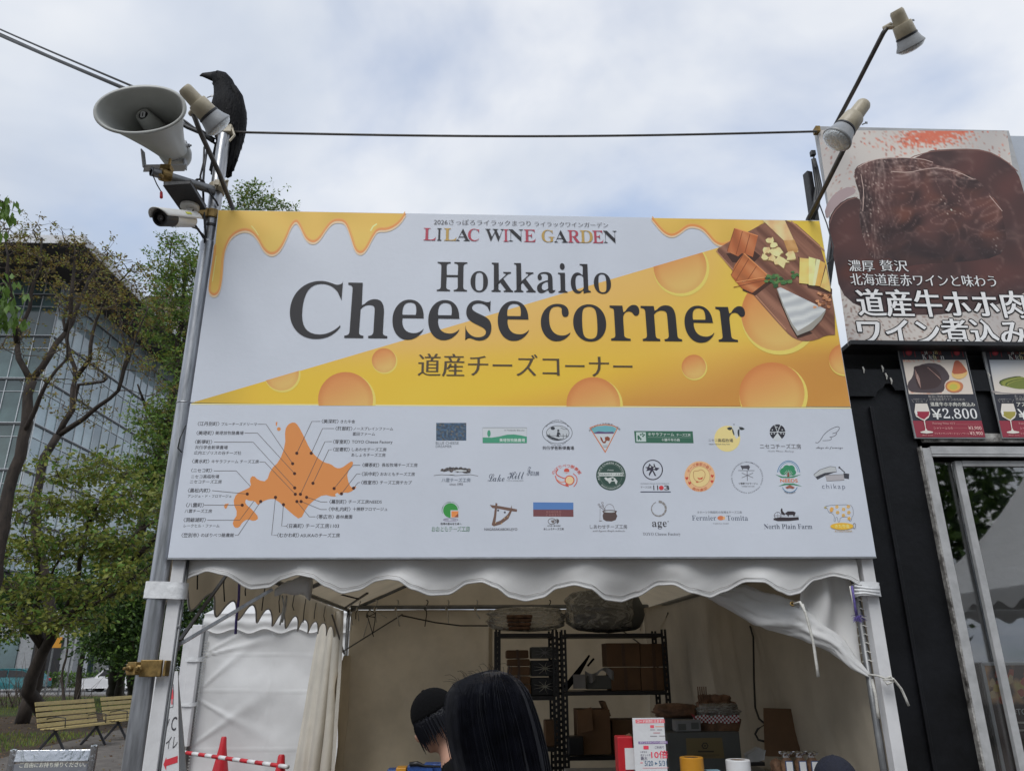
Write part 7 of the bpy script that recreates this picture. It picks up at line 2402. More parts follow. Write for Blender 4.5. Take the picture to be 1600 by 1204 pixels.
def slab(w, h, th, m):
    me = bpy.data.meshes.new('glass_panel')
    x, y, z = w / 2, th / 2, h / 2
    me.from_pydata([(-x, -y, -z), (x, -y, -z), (x, y, -z), (-x, y, -z), (-x, -y, z), (x, -y, z), (x, y, z), (-x, y, z)], [], [(3, 2, 1, 0), (4, 5, 6, 7), (0, 1, 5, 4), (1, 2, 6, 5), (2, 3, 7, 6), (3, 0, 4, 7)])
    me.materials.append(M[m]); return me


random.seed(2)
O = Vector((CX, CY, 0))
tops = [F1] + floors
for i in range(7):
    zt, zb = tops[i], tops[i + 1]
    for cols, org, dirv, nr, rot, pm in ((18, O, ud, un, rad(90) - .045, 'facade'), (8, O, Vector((-1, 0, 0)), Vector((0, -1, 0)), 0, 'facadefront')):
        for c in range(cols):
            ctr = org + dirv * (1.5 * c + .75)
            if i == 0:
                parts = [(zb + .06, zt, 'window_pane')]
            else:
                parts = [(zb + .06, zt - 1.16, 'window_pane'), (zt - 1.10, zt - .06, 'spandrel_pane')]
            for za, zc_, nm in parts:
                h = zc_ - za
                o = inst(pane_m, (round(h, 2), pm), lambda: slab(1.42, h, .06, pm), nm, glassb, pm)
                p = ctr + nr * .02
                o.location = Vector((p.x, p.y, (za + zc_) / 2)) - ORG[glassb.name]
                o.rotation_euler = (random.gauss(0, .004), 0, (math.pi / 2 - .045 if dirv is ud else 0) + random.gauss(0, .005))
b = MB()
for org, dirv, nr, cols in ((O, ud, un, 72), (O, Vector((-1, 0, 0)), Vector((0, -1, 0)), 30)):
    for c in range(cols + 1):
        p = org + dirv * 1.5 * c + nr * .09
        b.bar((p.x, p.y, 5), (p.x, p.y, F1), .07, .09)
b.build('mullion', 'mullion', glassb)['kind'] = 'stuff'
b = MB()
for z in floors:
    for p, q, nr in ((O, O + ud * 108, un), (O, O + Vector((-45, 0, 0)), Vector((0, -1, 0)))):
        b.bar(p + nr * .10 + Vector((0, 0, z)), q + nr * .10 + Vector((0, 0, z)), .12, .16)
b.build('floor_edge', 'mulldark', glassb)
b = MB()
for z in floors:
    for p, q, nr in ((O, O + ud * 108, un), (O, O + Vector((-45, 0, 0)), Vector((0, -1, 0)))):
        b.bar(p + nr * .11 + Vector((0, 0, z + .12)), q + nr * .11 + Vector((0, 0, z + .12)), .06, .06)
        b.bar(p + nr * .10 + Vector((0, 0, z - 1.13)), q + nr * .10 + Vector((0, 0, z - 1.13)), .05, .05)
b.build('transom', 'mullion', glassb)
fg = O + ud * 27
b = MB(); b.prism([fg + un * .05 + Vector((0, 0, 5)), O + ud * 108 + un * .05 + Vector((0, 0, 5)), O + ud * 108 - un * .02 + Vector((0, 0, 5)), fg - un * .02 + Vector((0, 0, 5))], (0, 0, F1 - 5.02)); b.build('far_glazing', 'facade', glassb)
b = MB(); b.prism([(CX - 12.05, CY - .05, 5), (CX - 45, CY - .05, 5), (CX - 45, CY + .02, 5), (CX - 12.05, CY + .02, 5)], (0, 0, F1 - 5.02)); b.build('far_glazing', 'facadefront', glassb)
b = MB(); b.prism([(-33.5, 53.3, F1), (-29.5, 170, F1), (-90, 170, F1), (-90, 53.3, F1)], (0, 0, .06)); b.build('roof_soffit', 'soffit', glassb)
b = MB(); b.prism([(-33.4, 53.2, F1 + .06), (-29.4, 170, F1 + .06), (-90, 170, F1 + .06), (-90, 53.2, F1 + .06)], (0, 0, .75)); b.build('roof_slab', 'roofedge', glassb)
b = MB()
for k in range(9):
    b.box((CX - 2 - k * 5, CY + .2, 2.5), (.8, .8, 5))
for k in range(14):
    p = O + ud * (3 + k * 6) - un * .3; b.box((p.x, p.y, 2.5), (.8, .8, 5))
b.build('column', 'roofedge', glassb)
b = MB(); b.prism([(CX - 45, CY + 1.6, 0), (CX - 1.5, CY + 1.6, 0), tuple(far - un * 1.6 + Vector((0, 0, -far.z))), (far.x - 40, far.y, 0)], (0, 0, 4.9)); b.build('ground_floor_glazing', 'facadefront', glassb)
b = MB(); b.prism([(CX - 46, CY - .4, 4.9), (CX + .4, CY - .4, 4.9), tuple(far + un * .4 + Vector((0, 0, 4.9 - far.z))), (far.x - 40, far.y, 4.9)], (0, 0, .3)); b.build('canopy_edge', 'roofedge', glassb)
bb = thing('brown_building', 'brownish ribbed tower block behind the glass building', 'building', (-70, 160, 0))
b = MB(); b.box((-55, 165, 39), (60, 30, 78)); b.build('wall', mat('brown_ribbed_cladding', (.235, .185, .175), .8, var=.1), bb)
b = MB()
for k in range(48):
    b.box((-84.4 + k * 1.25, 149.9, 39), (.35, .3, 77.5))
b.build('rib', mat('dark_rib', (.16, .12, .115), .8), bb)['kind'] = 'stuff'
# street-level pavilion behind the road
pv = thing('street_pavilion', 'low grey pavilion with dark doorway across the road', 'building', (-38, 59, 0))
b = MB(); b.box((-34.6, 60.6, 2.9), (6.5, 1.5, 5.6)); b.build('wall', mat('grey_render', (.26, .27, .28), .7), pv)
b = MB(); b.box((-33.4, 59.82, 1.9), (2.2, .1, 3.6)); b.build('doorway', 'black', pv)
b = MB(); b.box((-36.6, 59.80, 2.0), (1.9, .1, 3.2)); b.build('window', 'facadefront', pv)
b = MB(); b.box((-34.6, 59.7, 5.5), (6.9, .4, .4)); b.build('cornice', 'roofedge', pv)
# hedge along the pavement
rs = np.random.RandomState(31)
n = 6000
pos = np.stack([rs.uniform(-38, -24, n), rs.uniform(56.8, 57.6, n), rs.uniform(.1, 1.2, n)], 1)
o = soup('hedge', pos, rs.normal(0, 1, (n, 3)), rs.uniform(.12, .25, n), ['leafdark', 'leafgreen'], mi=rs.randint(0, 2, n)); tag(o, 'clipped green hedge across the road', 'hedge')


# ================================================================ CARS, PERSON, SIGNS
def car(label, loc, rz, paint, tall=1.5, truck=False):
    t = thing('parked_car', label, 'car', (0, 0, 0), 'cars on the far road')
    M['paint'] = paint
    prof = [(-2.1, .35), (-2.15, .7), (-1.9, .88), (-1.2, .95), (-.75, tall - .08), (-.3, tall), (.75, tall), (1.35, tall - .12), (1.9, 1.0), (2.1, .85), (2.12, .4), (1.85, .28), (-1.9, .28)]
    b = MB(); rings = []
    for y, s in ((-.82, .93), (-.86, .985), (-.7, 1), (.7, 1), (.86, .985), (.82, .93)):
        rings.append([(x, y * (.86 if z > 1.05 else 1), .28 + (z - .28) * s) for x, z in prof])
    b.loft(rings); b.build('body', paint, t, bevel=.03)
    for sx in (-.835, .835):
        b = MB(); b.add([(-.98, sx * .985, 1.0), (-.62, sx * .93, tall - .12), (.1, sx * .93, tall - .1), (.1, sx * .985, 1.0)], [(0, 1, 2, 3)]); b.add([(.18, sx * .985, 1.0), (.18, sx * .93, tall - .1), (1.1, sx * .93, tall - .16), (1.5, sx * .985, 1.02)], [(0, 1, 2, 3)]); b.build('side_window', 'black', t)
        for x in (-1.32, 1.3):
            b = MB(); b.lathe((x, sx * .90, .32), (0, math.copysign(1, sx), 0), [(-.16, .31), (-.02, .33), (.03, .31), (.03, .2)], 24); w = b.build('wheel', 'black', t, smooth=True, auto=40)
            b = MB(); b.lathe((x, sx * .90 + math.copysign(.031, sx), .32), (0, math.copysign(1, sx), 0), [(0, .2), (.01, .19), (.006, .06), (.015, .05), (.015, 0)], 16); b.build('rim', 'bell', w, smooth=True, auto=40)
    for y in (-.6, .6):
        b = MB(); b.box((-2.12, y, .72), (.06, .35, .14)); b.build('headlight', 'lens', t, bevel=.02)
        b = MB(); b.box((2.09, y, .82), (.06, .3, .16)); b.build('tail_light', 'red', t, bevel=.02)
    b = MB(); b.add([(-1.22, -.7, .98), (-.78, -.62, tall - .1), (-.78, .62, tall - .1), (-1.22, .7, .98)], [(0, 1, 2, 3)]); b.build('windscreen', 'black', t)
    t.location = loc; t.rotation_euler.z = rz
    return t


car('white car parked across the road between the tree trunks', (P(185, 1060, 50).x, 50.0, 0), rad(4), mat('white_car_paint', (.66, .66, .67), .3, var=.03, bump=0, coat=.6))
car('turquoise taxi at the far left across the road', (P(18, 1060, 49.4).x, 49.4, 0), rad(0), mat('turquoise_car_paint', (.02, .15, .17), .3, var=.05, bump=0, coat=.6))
car('pale van glimpsed behind the pole clamp', (P(238, 1060, 53).x, 53.5, 0), rad(0), mat('silver_van_paint', (.48, .49, .5), .35, var=.05, bump=0, coat=.5), tall=1.9)
for x, y, w, h, m, lab, Yq in ((84, 1003, .9, .6, 'yellowtape', 'small orange direction sign on a post across the road', 44.5), (101, 1026, .45, .75, 'bell', 'small pale blue notice on a post across the road', 44.8), (124, 950, .6, .3, 'red', 'tiny red and green sign among the branches', 45)):
    c = P(x, y, Yq)
    t = thing('street_sign', lab, 'sign', (c.x, Yq, 0))
    b = MB(); b.box(c, (w, .05, h)); b.build('sign_face', m, t); b = MB(); b.tube([(c.x, Yq + .05, 0), (c.x, Yq + .05, c.z + .3)], .05, 8); b.build('post', 'steelgrey', t)

# ---- toilet sign
wc = thing('toilet_sign', 'white toilet sign board with red arrow behind the left tent post', 'sign', (-2.22, 1.3, 0))
b = MB(); xa, xb = -2.36, -2.06
b.prism([(-2.34, 1.30, 0), (-1.915, 1.30, 0), (-2.146, 1.30, 1.515), (-2.36, 1.30, 1.515)], (0, .012, 0)); b.prism([(-2.34, 1.75, 0), (-1.96, 1.75, 0), (-2.16, 1.33, 1.515), (-2.36, 1.33, 1.515)], (0, .012, 0)); b.build('board', 'sheet', wc)
Q = lambda x, y: (x / 5.333, 1020 + y / 5.333)
pr = Print(1.30, .001); q = Lg(pr, Q, 5.333)
q.line(smoothpts([(1310, 262), (1436, 252), (1448, 262), (1444, 440), (1436, 452), (1310, 462), (1302, 452), (1302, 275)], 1, True), 5, (52, 58, 76), True)
q.disc(1433, 284, 8, (176, 62, 80)); q.poly([(1424, 298), (1442, 298), (1447, 380), (1438, 380), (1438, 425), (1428, 425), (1428, 380), (1418, 380)], (176, 62, 80))
q.disc(1352, 288, 8, (60, 100, 160)); q.poly([(1342, 300), (1362, 300), (1366, 365), (1358, 365), (1358, 430), (1346, 430), (1346, 365), (1338, 365)], (60, 100, 160)); q.line([(1392, 262), (1388, 450)], 4, (52, 58, 76))
q.text('W', 1345, 1408, 545, 645, (58, 60, 72), 'bold'); q.text('C', 1428, 1472, 527, 645, (58, 60, 72), 'bold')
q.text('トイレ', 1345, 1480, 690, 795, (64, 66, 78), 'bold')
q.poly([(1362, 925), (1386, 862), (1387, 884), (1482, 852), (1480, 908), (1386, 938), (1385, 975)], (166, 40, 58))
pr.build('lettering', 'print', wc)

# ---- cones and bar
M['cone'] = M['red']
co = None
for k, (px, py, z, lab) in enumerate(((350, 1150, .7, 'red traffic cone further left, in front of the white tent wall'), (440, 1178, .7, 'red traffic cone at the right end of the striped bar'))):
    g = G(px, py, z)
    if co is None:
        co = thing('traffic_cone', lab, 'traffic cone', (g.x, g.y, 0), 'red traffic cones')
        b = MB(); b.lathe((g.x, g.y, .03), (0, 0, 1), [(0, .155), (.03, .145), (.55, .045), (.655, .034), (.67, .026), (.67, .012)], 28); b.build('cone_body', 'cone', co, smooth=True, auto=50)
        b = MB(); b.box((g.x, g.y, .018), (.38, .38, .036)); b.build('base', 'cone', co, bevel=.01)
        g0 = g
    else:
        dup(co, (g.x, g.y, 0), .2, lab)
        g1 = g
b = MB(); w = MB()
a = Vector((g0.x - 1.3, g0.y + 1.2, .66)); bend = [G(283, 1175, .62), Vector((g0.x, g0.y - .05, .60)), Vector((g1.x + .12, g1.y - .05, .575))]
ba, bb_ = G(282, 1174, .62), Vector((g1.x + .1, g1.y - .12, .60))
n = 15; SEG = []
for i in range(n):
    SEG.append((ba.lerp(bb_, i / n), ba.lerp(bb_, (i + 1) / n), i % 2))
t = thing('striped_barrier_bar', 'red and white striped bar resting between the two cones', 'barrier bar', tuple(ba))
for p_, q_, r_ in SEG:
    b = MB(); b.tube([p_, q_], .021, 10); b.build('red_stripe' if r_ else 'white_stripe', 'red' if r_ else 'stripewhite', t, smooth=True)

# ---- neighbouring tent
nt_ = thing('neighbour_tent', 'plain white tent with closed wall and small scallops seen through the open left side', 'tent', (-2.6, 9, 0))
NY = 7.2


def nwall(u, v):
    xl = -3.92 - .10 * v
    x = xl + u * (3.0)
    z = 2.02 * (1 - v)
    crease = .006 * math.exp(-((z - 1.62 + .02 * x) / .01) ** 2) + .006 * math.exp(-((z - 1.16 + .02 * x) / .01) ** 2) + .006 * math.exp(-((z - .52) / .01) ** 2) + .006 * math.exp(-((x + 3.05 - .05 * v) / .01) ** 2)
    fan = .035 * math.sin((x + 3.9) * 2.2 + z * 3.1) * max(0, 1 - (x + 3.9) / 1.6) + .05 * nz(x * 1.8 + z * 1.5, z * 1.0 - x * 1.3, 2) + .006 * nz(x * 5 + z * 3, z * 4 - x * 3, 7)
    for (tx, tz, a0) in ((-4.0, 1.66, .55), (-4.0, 1.66, .25), (-4.05, 1.16, .75), (-4.05, 1.16, -.45), (-4.08, .5, .6)):
        r_ = math.hypot(x - tx, z - tz)
        a_ = math.atan2(z - tz, x - tx)
        fan -= .030 * math.exp(-((a_ - a0) / (.05 + .03 * r_)) ** 2) * math.exp(-r_ / 1.1)
    return (x, NY + fan - crease, z)


b = MB(); b.grid(nwall, 120, 90); b.build('front_wall', 'tent', nt_, smooth=True)
b = MB(); b.grid(lambda u, v: (-4.0 + u * 3.2, NY - .06 - .02 * math.sin(u * 30) * v + .012 * math.sin(v * 9), 2.22 + ((1.985 + .028 * math.cos(u * 3.2 / .42 * 2 * math.pi)) - 2.22) * v), 160, 10); b.build('scalloped_valance', 'tent', nt_, smooth=True)
b = MB(); b.tube([(-4.0 + u * 3.2, NY - .06 - .02 * math.sin(u * 30), 1.985 + .028 * math.cos(u * 3.2 / .42 * 2 * math.pi)) for u in np.linspace(0, 1, 161)], .005, 5); b.build('hem', 'hem', nt_, smooth=True)
b = MB(); b.add([(-4.02, NY - .05, 2.21), (-.7, NY - .05, 2.21), (-.7, NY + 3.3, 2.21), (-4.02, NY + 3.3, 2.21), (-2.36, NY + 1.6, 3.35)], [(0, 1, 4), (1, 2, 4), (2, 3, 4), (3, 0, 4)]); b.build('roof_sheet', 'tent', nt_)
b = MB(); b.grid(lambda u, v: (-4.0 + .02 * math.sin(u * 20), NY + u * 3.3, 2.1 * (1 - v)), 20, 6); b.build('side_wall', 'tent', nt_, smooth=True)
b = MB(); b.box((-4.05, NY - .08, 1.32), (.13, .13, 1.50)); b.box((-4.19, NY - .0, 1.30), (.10, .10, 1.46)); b.build('post_cover', 'whitepost', nt_, bevel=.006)
b = MB(); b.tube([(-4.0, NY - .02, 0), (-4.0, NY - .02, 2.15)], .03, 10); b.build('post', 'steelgrey', nt_, smooth=True)
b = wrap(-4.06, NY - .08, .10, .09, 1.60, 1.66, 'tape'); b.build('tape_wrap', 'tape', nt_, smooth=True)
b = wrap(-4.06, NY - .08, .10, .09, 1.05, 1.10, 'tape'); b.build('tape_wrap', 'tape', nt_, smooth=True)
b = MB()
for i in range(46):
    z = 1.85 - i * .037
    b.tube([(-3.985, NY - .03, z), (-3.95, NY - .05, z + .006), (-3.90 - .002 * i, NY - .035, z)], .005, 4)
b.build('lacing', 'cord', nt_)['kind'] = 'stuff'
b = MB(); b.bar((-3.95, NY + .2, 1.75), (-3.45, NY + .3, 2.1), .03, .02); b.build('brace', 'steelgrey', nt_)

# ---- steel information stand, bottom left
st = thing('information_stand', 'low steel-framed grey stand with white Japanese text at bottom left', 'stand', (-1.72, -.9, 0))
SYd = -.9
L0, L1 = P(22, 1172, SYd), P(148, 1165, SYd)
for p in (L0, L1):
    b = MB(); b.tube([(p.x, SYd, 0), (p.x, SYd, p.z)], .0125, 14); b.lathe((p.x, SYd, p.z), (0, 0, 1), [(0, .0125), (.004, .012), (.006, .006)], 14); b.build('chrome_post', 'chrome', st, smooth=True, auto=40)
b = MB(); b.box(((L0.x + L1.x) / 2, SYd, (L0.z + L1.z) / 2 - .024), (L1.x - L0.x - .02, .012, .038), rot=Matrix.Rotation(rad(-14), 3, 'X')); b.build('chrome_header', 'chrome', st, bevel=.002)
zt = (L0.z + L1.z) / 2 - .046
b = MB(); b.box(((L0.x + L1.x) / 2, SYd, zt - .20), (L1.x - L0.x - .024, .010, .395)); b.build('grey_panel', 'standgrey', st, bevel=.001)
pr = Print(SYd - .005, .001); pr.text('ご自由にお持ち帰りください。', 31, 134, 1194, None, (190, 194, 200), 'sans'); pr.build('lettering', 'print', st)
b = MB(); b.box(((L0.x + L1.x) / 2, SYd, zt - .085), (L1.x - L0.x - .03, .03, .004)); b.build('lower_rail', 'chrome', st)
b = MB(); b.box(((L0.x + L1.x) / 2, SYd, .01), (.4, .3, .02)); b.build('base_plate', 'steelgrey', st)

# ================================================================ WHAT STANDS BEHIND THE VIEWER (seen mirrored in the kiosk window)
pg = thing('pagoda_tent', 'white peaked marquee across the path, mirrored in the kiosk window', 'tent', (13, -10, 0))
b = MB()
rings = []
for t_ in np.linspace(0, 1, 16):
    h = 4.2 * (1 - t_) ** 1.0
    z = 2.7 + 5.6 * t_ ** 2.1
    rings.append([(13 + x * h, -10 + y * h, z) for x, y in ((-1, -1), (0, -1), (1, -1), (1, 0), (1, 1), (0, 1), (-1, 1), (-1, 0))])
b.loft(rings); b.build('roof_sheet', 'tent', pg)
b = MB()
for (x0, y0), (x1, y1) in (((-1, -1), (1, -1)), ((1, -1), (1, 1)), ((1, 1), (-1, 1)), ((-1, 1), (-1, -1))):
    b.grid(lambda u, v: (13 + 4.22 * (x0 + (x1 - x0) * u), -10 + 4.22 * (y0 + (y1 - y0) * u), 2.72 - v * (.28 + .07 * math.cos(u * 26 * math.pi))), 130, 2)
b.build('scalloped_valance', 'tent', pg)
for x, y in ((-1, -1), (1, -1), (1, 1), (-1, 1)):
    b = MB(); b.box((13 + 4.1 * x, -10 + 4.1 * y, 1.35), (.08, .08, 2.7)); b.build('post', 'whitepost', pg)
rs = np.random.RandomState(41)
for k, (x, y, h) in enumerate(((2, -22, 11), (9, -24, 13), (17, -25, 12), (26, -20, 12), (-8, -24, 12), (-18, -20, 11))):
    t = thing('park_tree', ['shorter dark tree straight behind the viewer', 'tallest dark tree mirrored left in the kiosk window', 'dark tree just behind the marquee', 'far right dark tree across the path', 'dark tree behind the viewer to the left', 'leftmost dark tree across the path'][k], 'tree', (x, y, 0), 'trees behind the viewer')
    b = MB(); b.tube([(x, y, 0), (x + .2, y, h * .3), (x - .1, y + .2, h * .7)], [.35, .28, .1], 10); b.build('trunk', 'bark', t, smooth=True)
    n = 5200; v = rs.normal(size=(n, 3)); v /= np.linalg.norm(v, axis=1, keepdims=True); v *= rs.rand(n, 1) ** .4
    pos = np.array([x, y, h * .62]) + v * np.array([4.2, 4.2, h * .42]) + rs.normal(0, .3, (n, 3))
    soup('crown', pos, rs.normal(0, 1, (n, 3)), rs.uniform(.3, .6, n), ['leafdark', 'leafgreen'], t, origin=(x, y, 0), mi=rs.randint(0, 2, n))


# ================================================================ PEOPLE
def blob(bm_v, bm_f, c, r, sx=1, sy=1, sz=1, n=16, rot=None):
    o = len(bm_v)
    for i in range(n + 1):
        th = math.pi * i / n
        for j in range(n * 2):
            a = math.pi * j / n
            p = Vector((math.sin(th) * math.cos(a) * r * sx, math.sin(th) * math.sin(a) * r * sy, math.cos(th) * r * sz))
            bm_v.append(tuple(Vector(c) + (rot @ p if rot else p)))
    w = n * 2
    for i in range(n):
        for j in range(w):
            bm_f.append((o + i * w + j, o + i * w + (j + 1) % w, o + (i + 1) * w + (j + 1) % w, o + (i + 1) * w + j))


def body_mesh(J, mats_by, voxel=.011):
    """J: joints of the pose; limbs grow from edges with a radius per joint, head and face are merged in"""
    V, E, R = [], [], []
    idx = {}
    for k, (p, r) in J['pts'].items():
        idx[k] = len(V); V.append(p); R.append(r)
    for a, c in J['bones']:
        E.append((idx[a], idx[c]))
    for s in ('l', 'r'):      # five fingers per hand
        if 'hand_' + s not in idx:
            continue
        w_, h_ = Vector(J['pts']['wrist_' + s][0]), Vector(J['pts']['hand_' + s][0])
        d = (h_ - w_).normalized(); side = d.cross(Vector((0, 1, 0.2))).normalized()
        if side.length < .1: side = Vector((1, 0, 0))
        curl = side.cross(d).normalized()
        for f in range(5):
            o_ = (f - 1.7) * .018 if f < 4 else -.034
            ln = (.062, .072, .068, .052, .045)[f]
            b0 = h_ + side * o_ - d * (.0 if f < 4 else .03)
            b1_ = b0 + d * ln * .55 + side * (o_ * .25 - (.02 if f == 4 else 0)) + curl * .006
            b2_ = b1_ + d * ln * .45 + curl * .02
            n0 = len(V)
            V += [tuple(b0), tuple(b1_), tuple(b2_)]; R += [(.010, .010), (.0085, .0085), (.007, .007)]
            E += [(idx['hand_' + s], n0), (n0, n0 + 1), (n0 + 1, n0 + 2)]
    me = bpy.data.meshes.new('skeleton'); me.from_pydata(V, E, []); o = bpy.data.objects.new('skeleton', me); COL.objects.link(o)
    md = o.modifiers.new('skin', 'SKIN')
    for i, r in enumerate(R):
        me.skin_vertices[0].data[i].radius = r
        me.skin_vertices[0].data[i].use_root = (i == idx['pelvis'])
    md.use_smooth_shade = True
    o.modifiers.new('sub', 'SUBSURF').levels = 2
    dg = bpy.context.evaluated_depsgraph_get()
    ev = o.evaluated_get(dg).to_mesh()
    bv = [tuple(v.co) for v in ev.vertices]; bf = [tuple(p.vertices) for p in ev.polygons]
    o.evaluated_get(dg).to_mesh_clear(); bpy.data.objects.remove(o)
    H, hr, rot = Vector(J['head']), J['hr'], J['rot']
    T_ = lambda x, y, z: H + rot @ (Vector((x, y, z)) * (hr / .094))
    blob(bv, bf, T_(0, .012, .02), hr, .84, 1.0, 1.05, rot=rot)           # skull
    blob(bv, bf, T_(0, -.022, -.045), hr * .72, .84, .86, .95, rot=rot)   # jaw and face
    blob(bv, bf, T_(0, -.098, -.022), .013, .8, 1.2, 1.6, 8, rot=rot)     # nose
    blob(bv, bf, T_(0, -.088, -.064), .014, 1.6, .6, .7, 8, rot=rot)      # mouth
    blob(bv, bf, T_(0, -.074, -.098), .018, 1.1, .8, .8, 8, rot=rot)      # chin
    for s in (-1, 1):
        blob(bv, bf, T_(s * .076, .008, -.022), .020, .4, .8, 1.4, 8, rot=rot)
        blob(bv, bf, T_(s * .032, -.078, .012), .014, 1.5, .5, .6, 8, rot=rot)
    me = bpy.data.meshes.new('body'); me.from_pydata(bv, [], bf)
    o = bpy.data.objects.new('body', me); COL.objects.link(o)
    rm = o.modifiers.new('merge', 'REMESH'); rm.mode = 'VOXEL'; rm.voxel_size = voxel; rm.use_smooth_shade = True
    sm_ = o.modifiers.new('soft', 'SMOOTH'); sm_.iterations = 4; sm_.factor = .5
    dg = bpy.context.evaluated_depsgraph_get()
    me2 = bpy.data.meshes.new_from_object(o.evaluated_get(dg))
    bpy.data.objects.remove(o)
    me2.materials.clear()
    for k in ('skin', mats_by[0], mats_by[1], 'black'):
        me2.materials.append(M[k])
    neck, waist = J['neck_z'], J['waist_z']
    for p in me2.polygons:
        c = Vector(p.center)
        p.use_smooth = True
        wr = any('wrist_' + s in J['pts'] and (c - Vector(J['pts']['wrist_' + s][0])).dot((Vector(J['pts']['hand_' + s][0]) - Vector(J['pts']['wrist_' + s][0])).normalized()) > 0 and (c - Vector(J['pts']['wrist_' + s][0])).length < .22 for s in ('l', 'r'))
        hd = (c - Vector(J['head'])).length < .165 or c.z > neck
        p.material_index = 0 if (wr or hd) else 3 if c.z < .07 else 2 if c.z < waist else 1
    return me2


def pose(h=1.6, lean=Vector((0, 0, 0)), yaw=0.0, head_pitch=0.0, arms='down'):
    """standing figure of height h facing -Y before yaw; lean shifts the upper body"""
    k = h / 1.6
    q = {}
    def S(n, x, y, z, r, r2=None, ln=0.0):
        q[n] = ((Vector((x * k, y * k, z * k)) + lean * ln), (r * k, (r2 or r) * k))
    S('pelvis', 0, 0, .90, .135, .10); S('belly', 0, -.005, 1.03, .118, .09, .3); S('chest', 0, 0, 1.20, .135, .095, .65); S('collar', 0, .01, 1.31, .09, .06, .9); S('neck', 0, .005, 1.375, .048, .048, 1.0); S('headbase', 0, -.005, 1.44, .05, .05, 1.1)
    for s, g in (('l', -1), ('r', 1)):
        S('shoulder_' + s, g * .155, .01, 1.295, .055, .05, .9)
        if arms == 'forward':
            S('elbow_' + s, g * .20, -.06, 1.06, .042, None, .7); S('wrist_' + s, g * .12, -.26, 1.05, .026, None, .9); S('hand_' + s, g * .09, -.33, 1.06, .030, .018, .9)
        else:
            S('elbow_' + s, g * .215, .03, 1.04, .042, None, .5); S('wrist_' + s, g * .235, -.01, .82, .026, None, .2); S('hand_' + s, g * .24, -.02, .745, .030, .018, .1)
        S('hip_' + s, g * .085, 0, .84, .085); S('knee_' + s, g * .095, -.01, .47, .058); S('ankle_' + s, g * .095, .02, .09, .036); S('toe_' + s, g * .105, -.13, .035, .034, .028)
    bones = [('pelvis', 'belly'), ('belly', 'chest'), ('chest', 'collar'), ('collar', 'neck'), ('neck', 'headbase')]
    for s in 'lr':
        bones += [('collar', 'shoulder_' + s), ('shoulder_' + s, 'elbow_' + s), ('elbow_' + s, 'wrist_' + s), ('wrist_' + s, 'hand_' + s), ('pelvis', 'hip_' + s), ('hip_' + s, 'knee_' + s), ('knee_' + s, 'ankle_' + s), ('ankle_' + s, 'toe_' + s)]
    rz = Matrix.Rotation(yaw, 3, 'Z')
    rot = rz @ Matrix.Rotation(head_pitch, 3, 'X')
    pts = {n: (tuple(rz @ Vector(p)), r) for n, (p, r) in q.items()}
    head = rz @ (Vector((0, -.01 * k, 1.50 * k)) + lean * 1.2)
    return dict(pts=pts, bones=bones, head=tuple(head), hr=.094 * (.6 + .4 * k), rot=rot, neck_z=(1.36 * k + lean.z), waist_z=.90 * k)


def place(t, me, loc, name='body'):
    o = bpy.data.objects.new(name, me); COL.objects.link(o); o.parent = t
    return o


def cap(t, H, rot, hr, m, brim=True):
    b = MB(); T_ = lambda x, y, z: Vector(H) + rot @ Vector((x, y, z))
    rings = []
    for i in range(11):
        th = math.pi / 2 * i / 10
        rings.append([T_(math.cos(a) * math.cos(th) * hr * .98, .012 + math.sin(a) * math.cos(th) * hr * 1.12, .028 + math.sin(th) * hr * 1.12) for a in np.linspace(0, 2 * math.pi, 33)[:-1]])
    b.loft(rings, cap=False)
    cp_ = b.build('cap', m, t, smooth=True, solid=.003)
    if brim:
        b = MB()
        out = [[T_(math.sin(a) * (hr * .9 + e * .35), .0 - math.cos(a) * (hr * .95 + e) - .0, .030 - e * .25 - abs(math.sin(a)) * .008) for a in np.linspace(-1.05, 1.05, 15)] for e in (0, .03, .06)]
        b.loft(out, cap=False, closed=False); b.build('cap_brim', m, t, smooth=True, solid=.003)
    b = MB(); b.lathe(T_(0, .012, .028 + hr * 1.11), rot @ Vector((0, 0, 1)), [(0, .008), (.004, .006), (.005, 0)], 10); b.build('cap_button', m, t, smooth=True)


def short_hair(t, H, rot, hr, n=900, down=.09, seed=1, front=False):
    r_ = np.random.RandomState(seed); b = MB(); T_ = lambda v: Vector(H) + rot @ Vector(v)
    for _ in range(n):
        a = r_.uniform(.25, math.pi * 2 - .25) - math.pi / 2 if not front else r_.uniform(0, 2 * math.pi)
        th = r_.uniform(.15, 1.5)
        x, y, z = math.cos(a) * math.sin(th), math.sin(a) * math.sin(th), math.cos(th)
        p = Vector((x * hr * .88, .012 + y * hr * 1.05, .02 + z * hr * 1.08))
        q_ = p + Vector((x * .012, y * .012, -.02)); e = p + Vector((x * .014, y * .014, -down * r_.uniform(.6, 1)))
        b.tube([T_(p), T_(q_), T_(e)], [.004, .0035, .001], 3, cap=False)
    b.build('hair', 'hair', t)


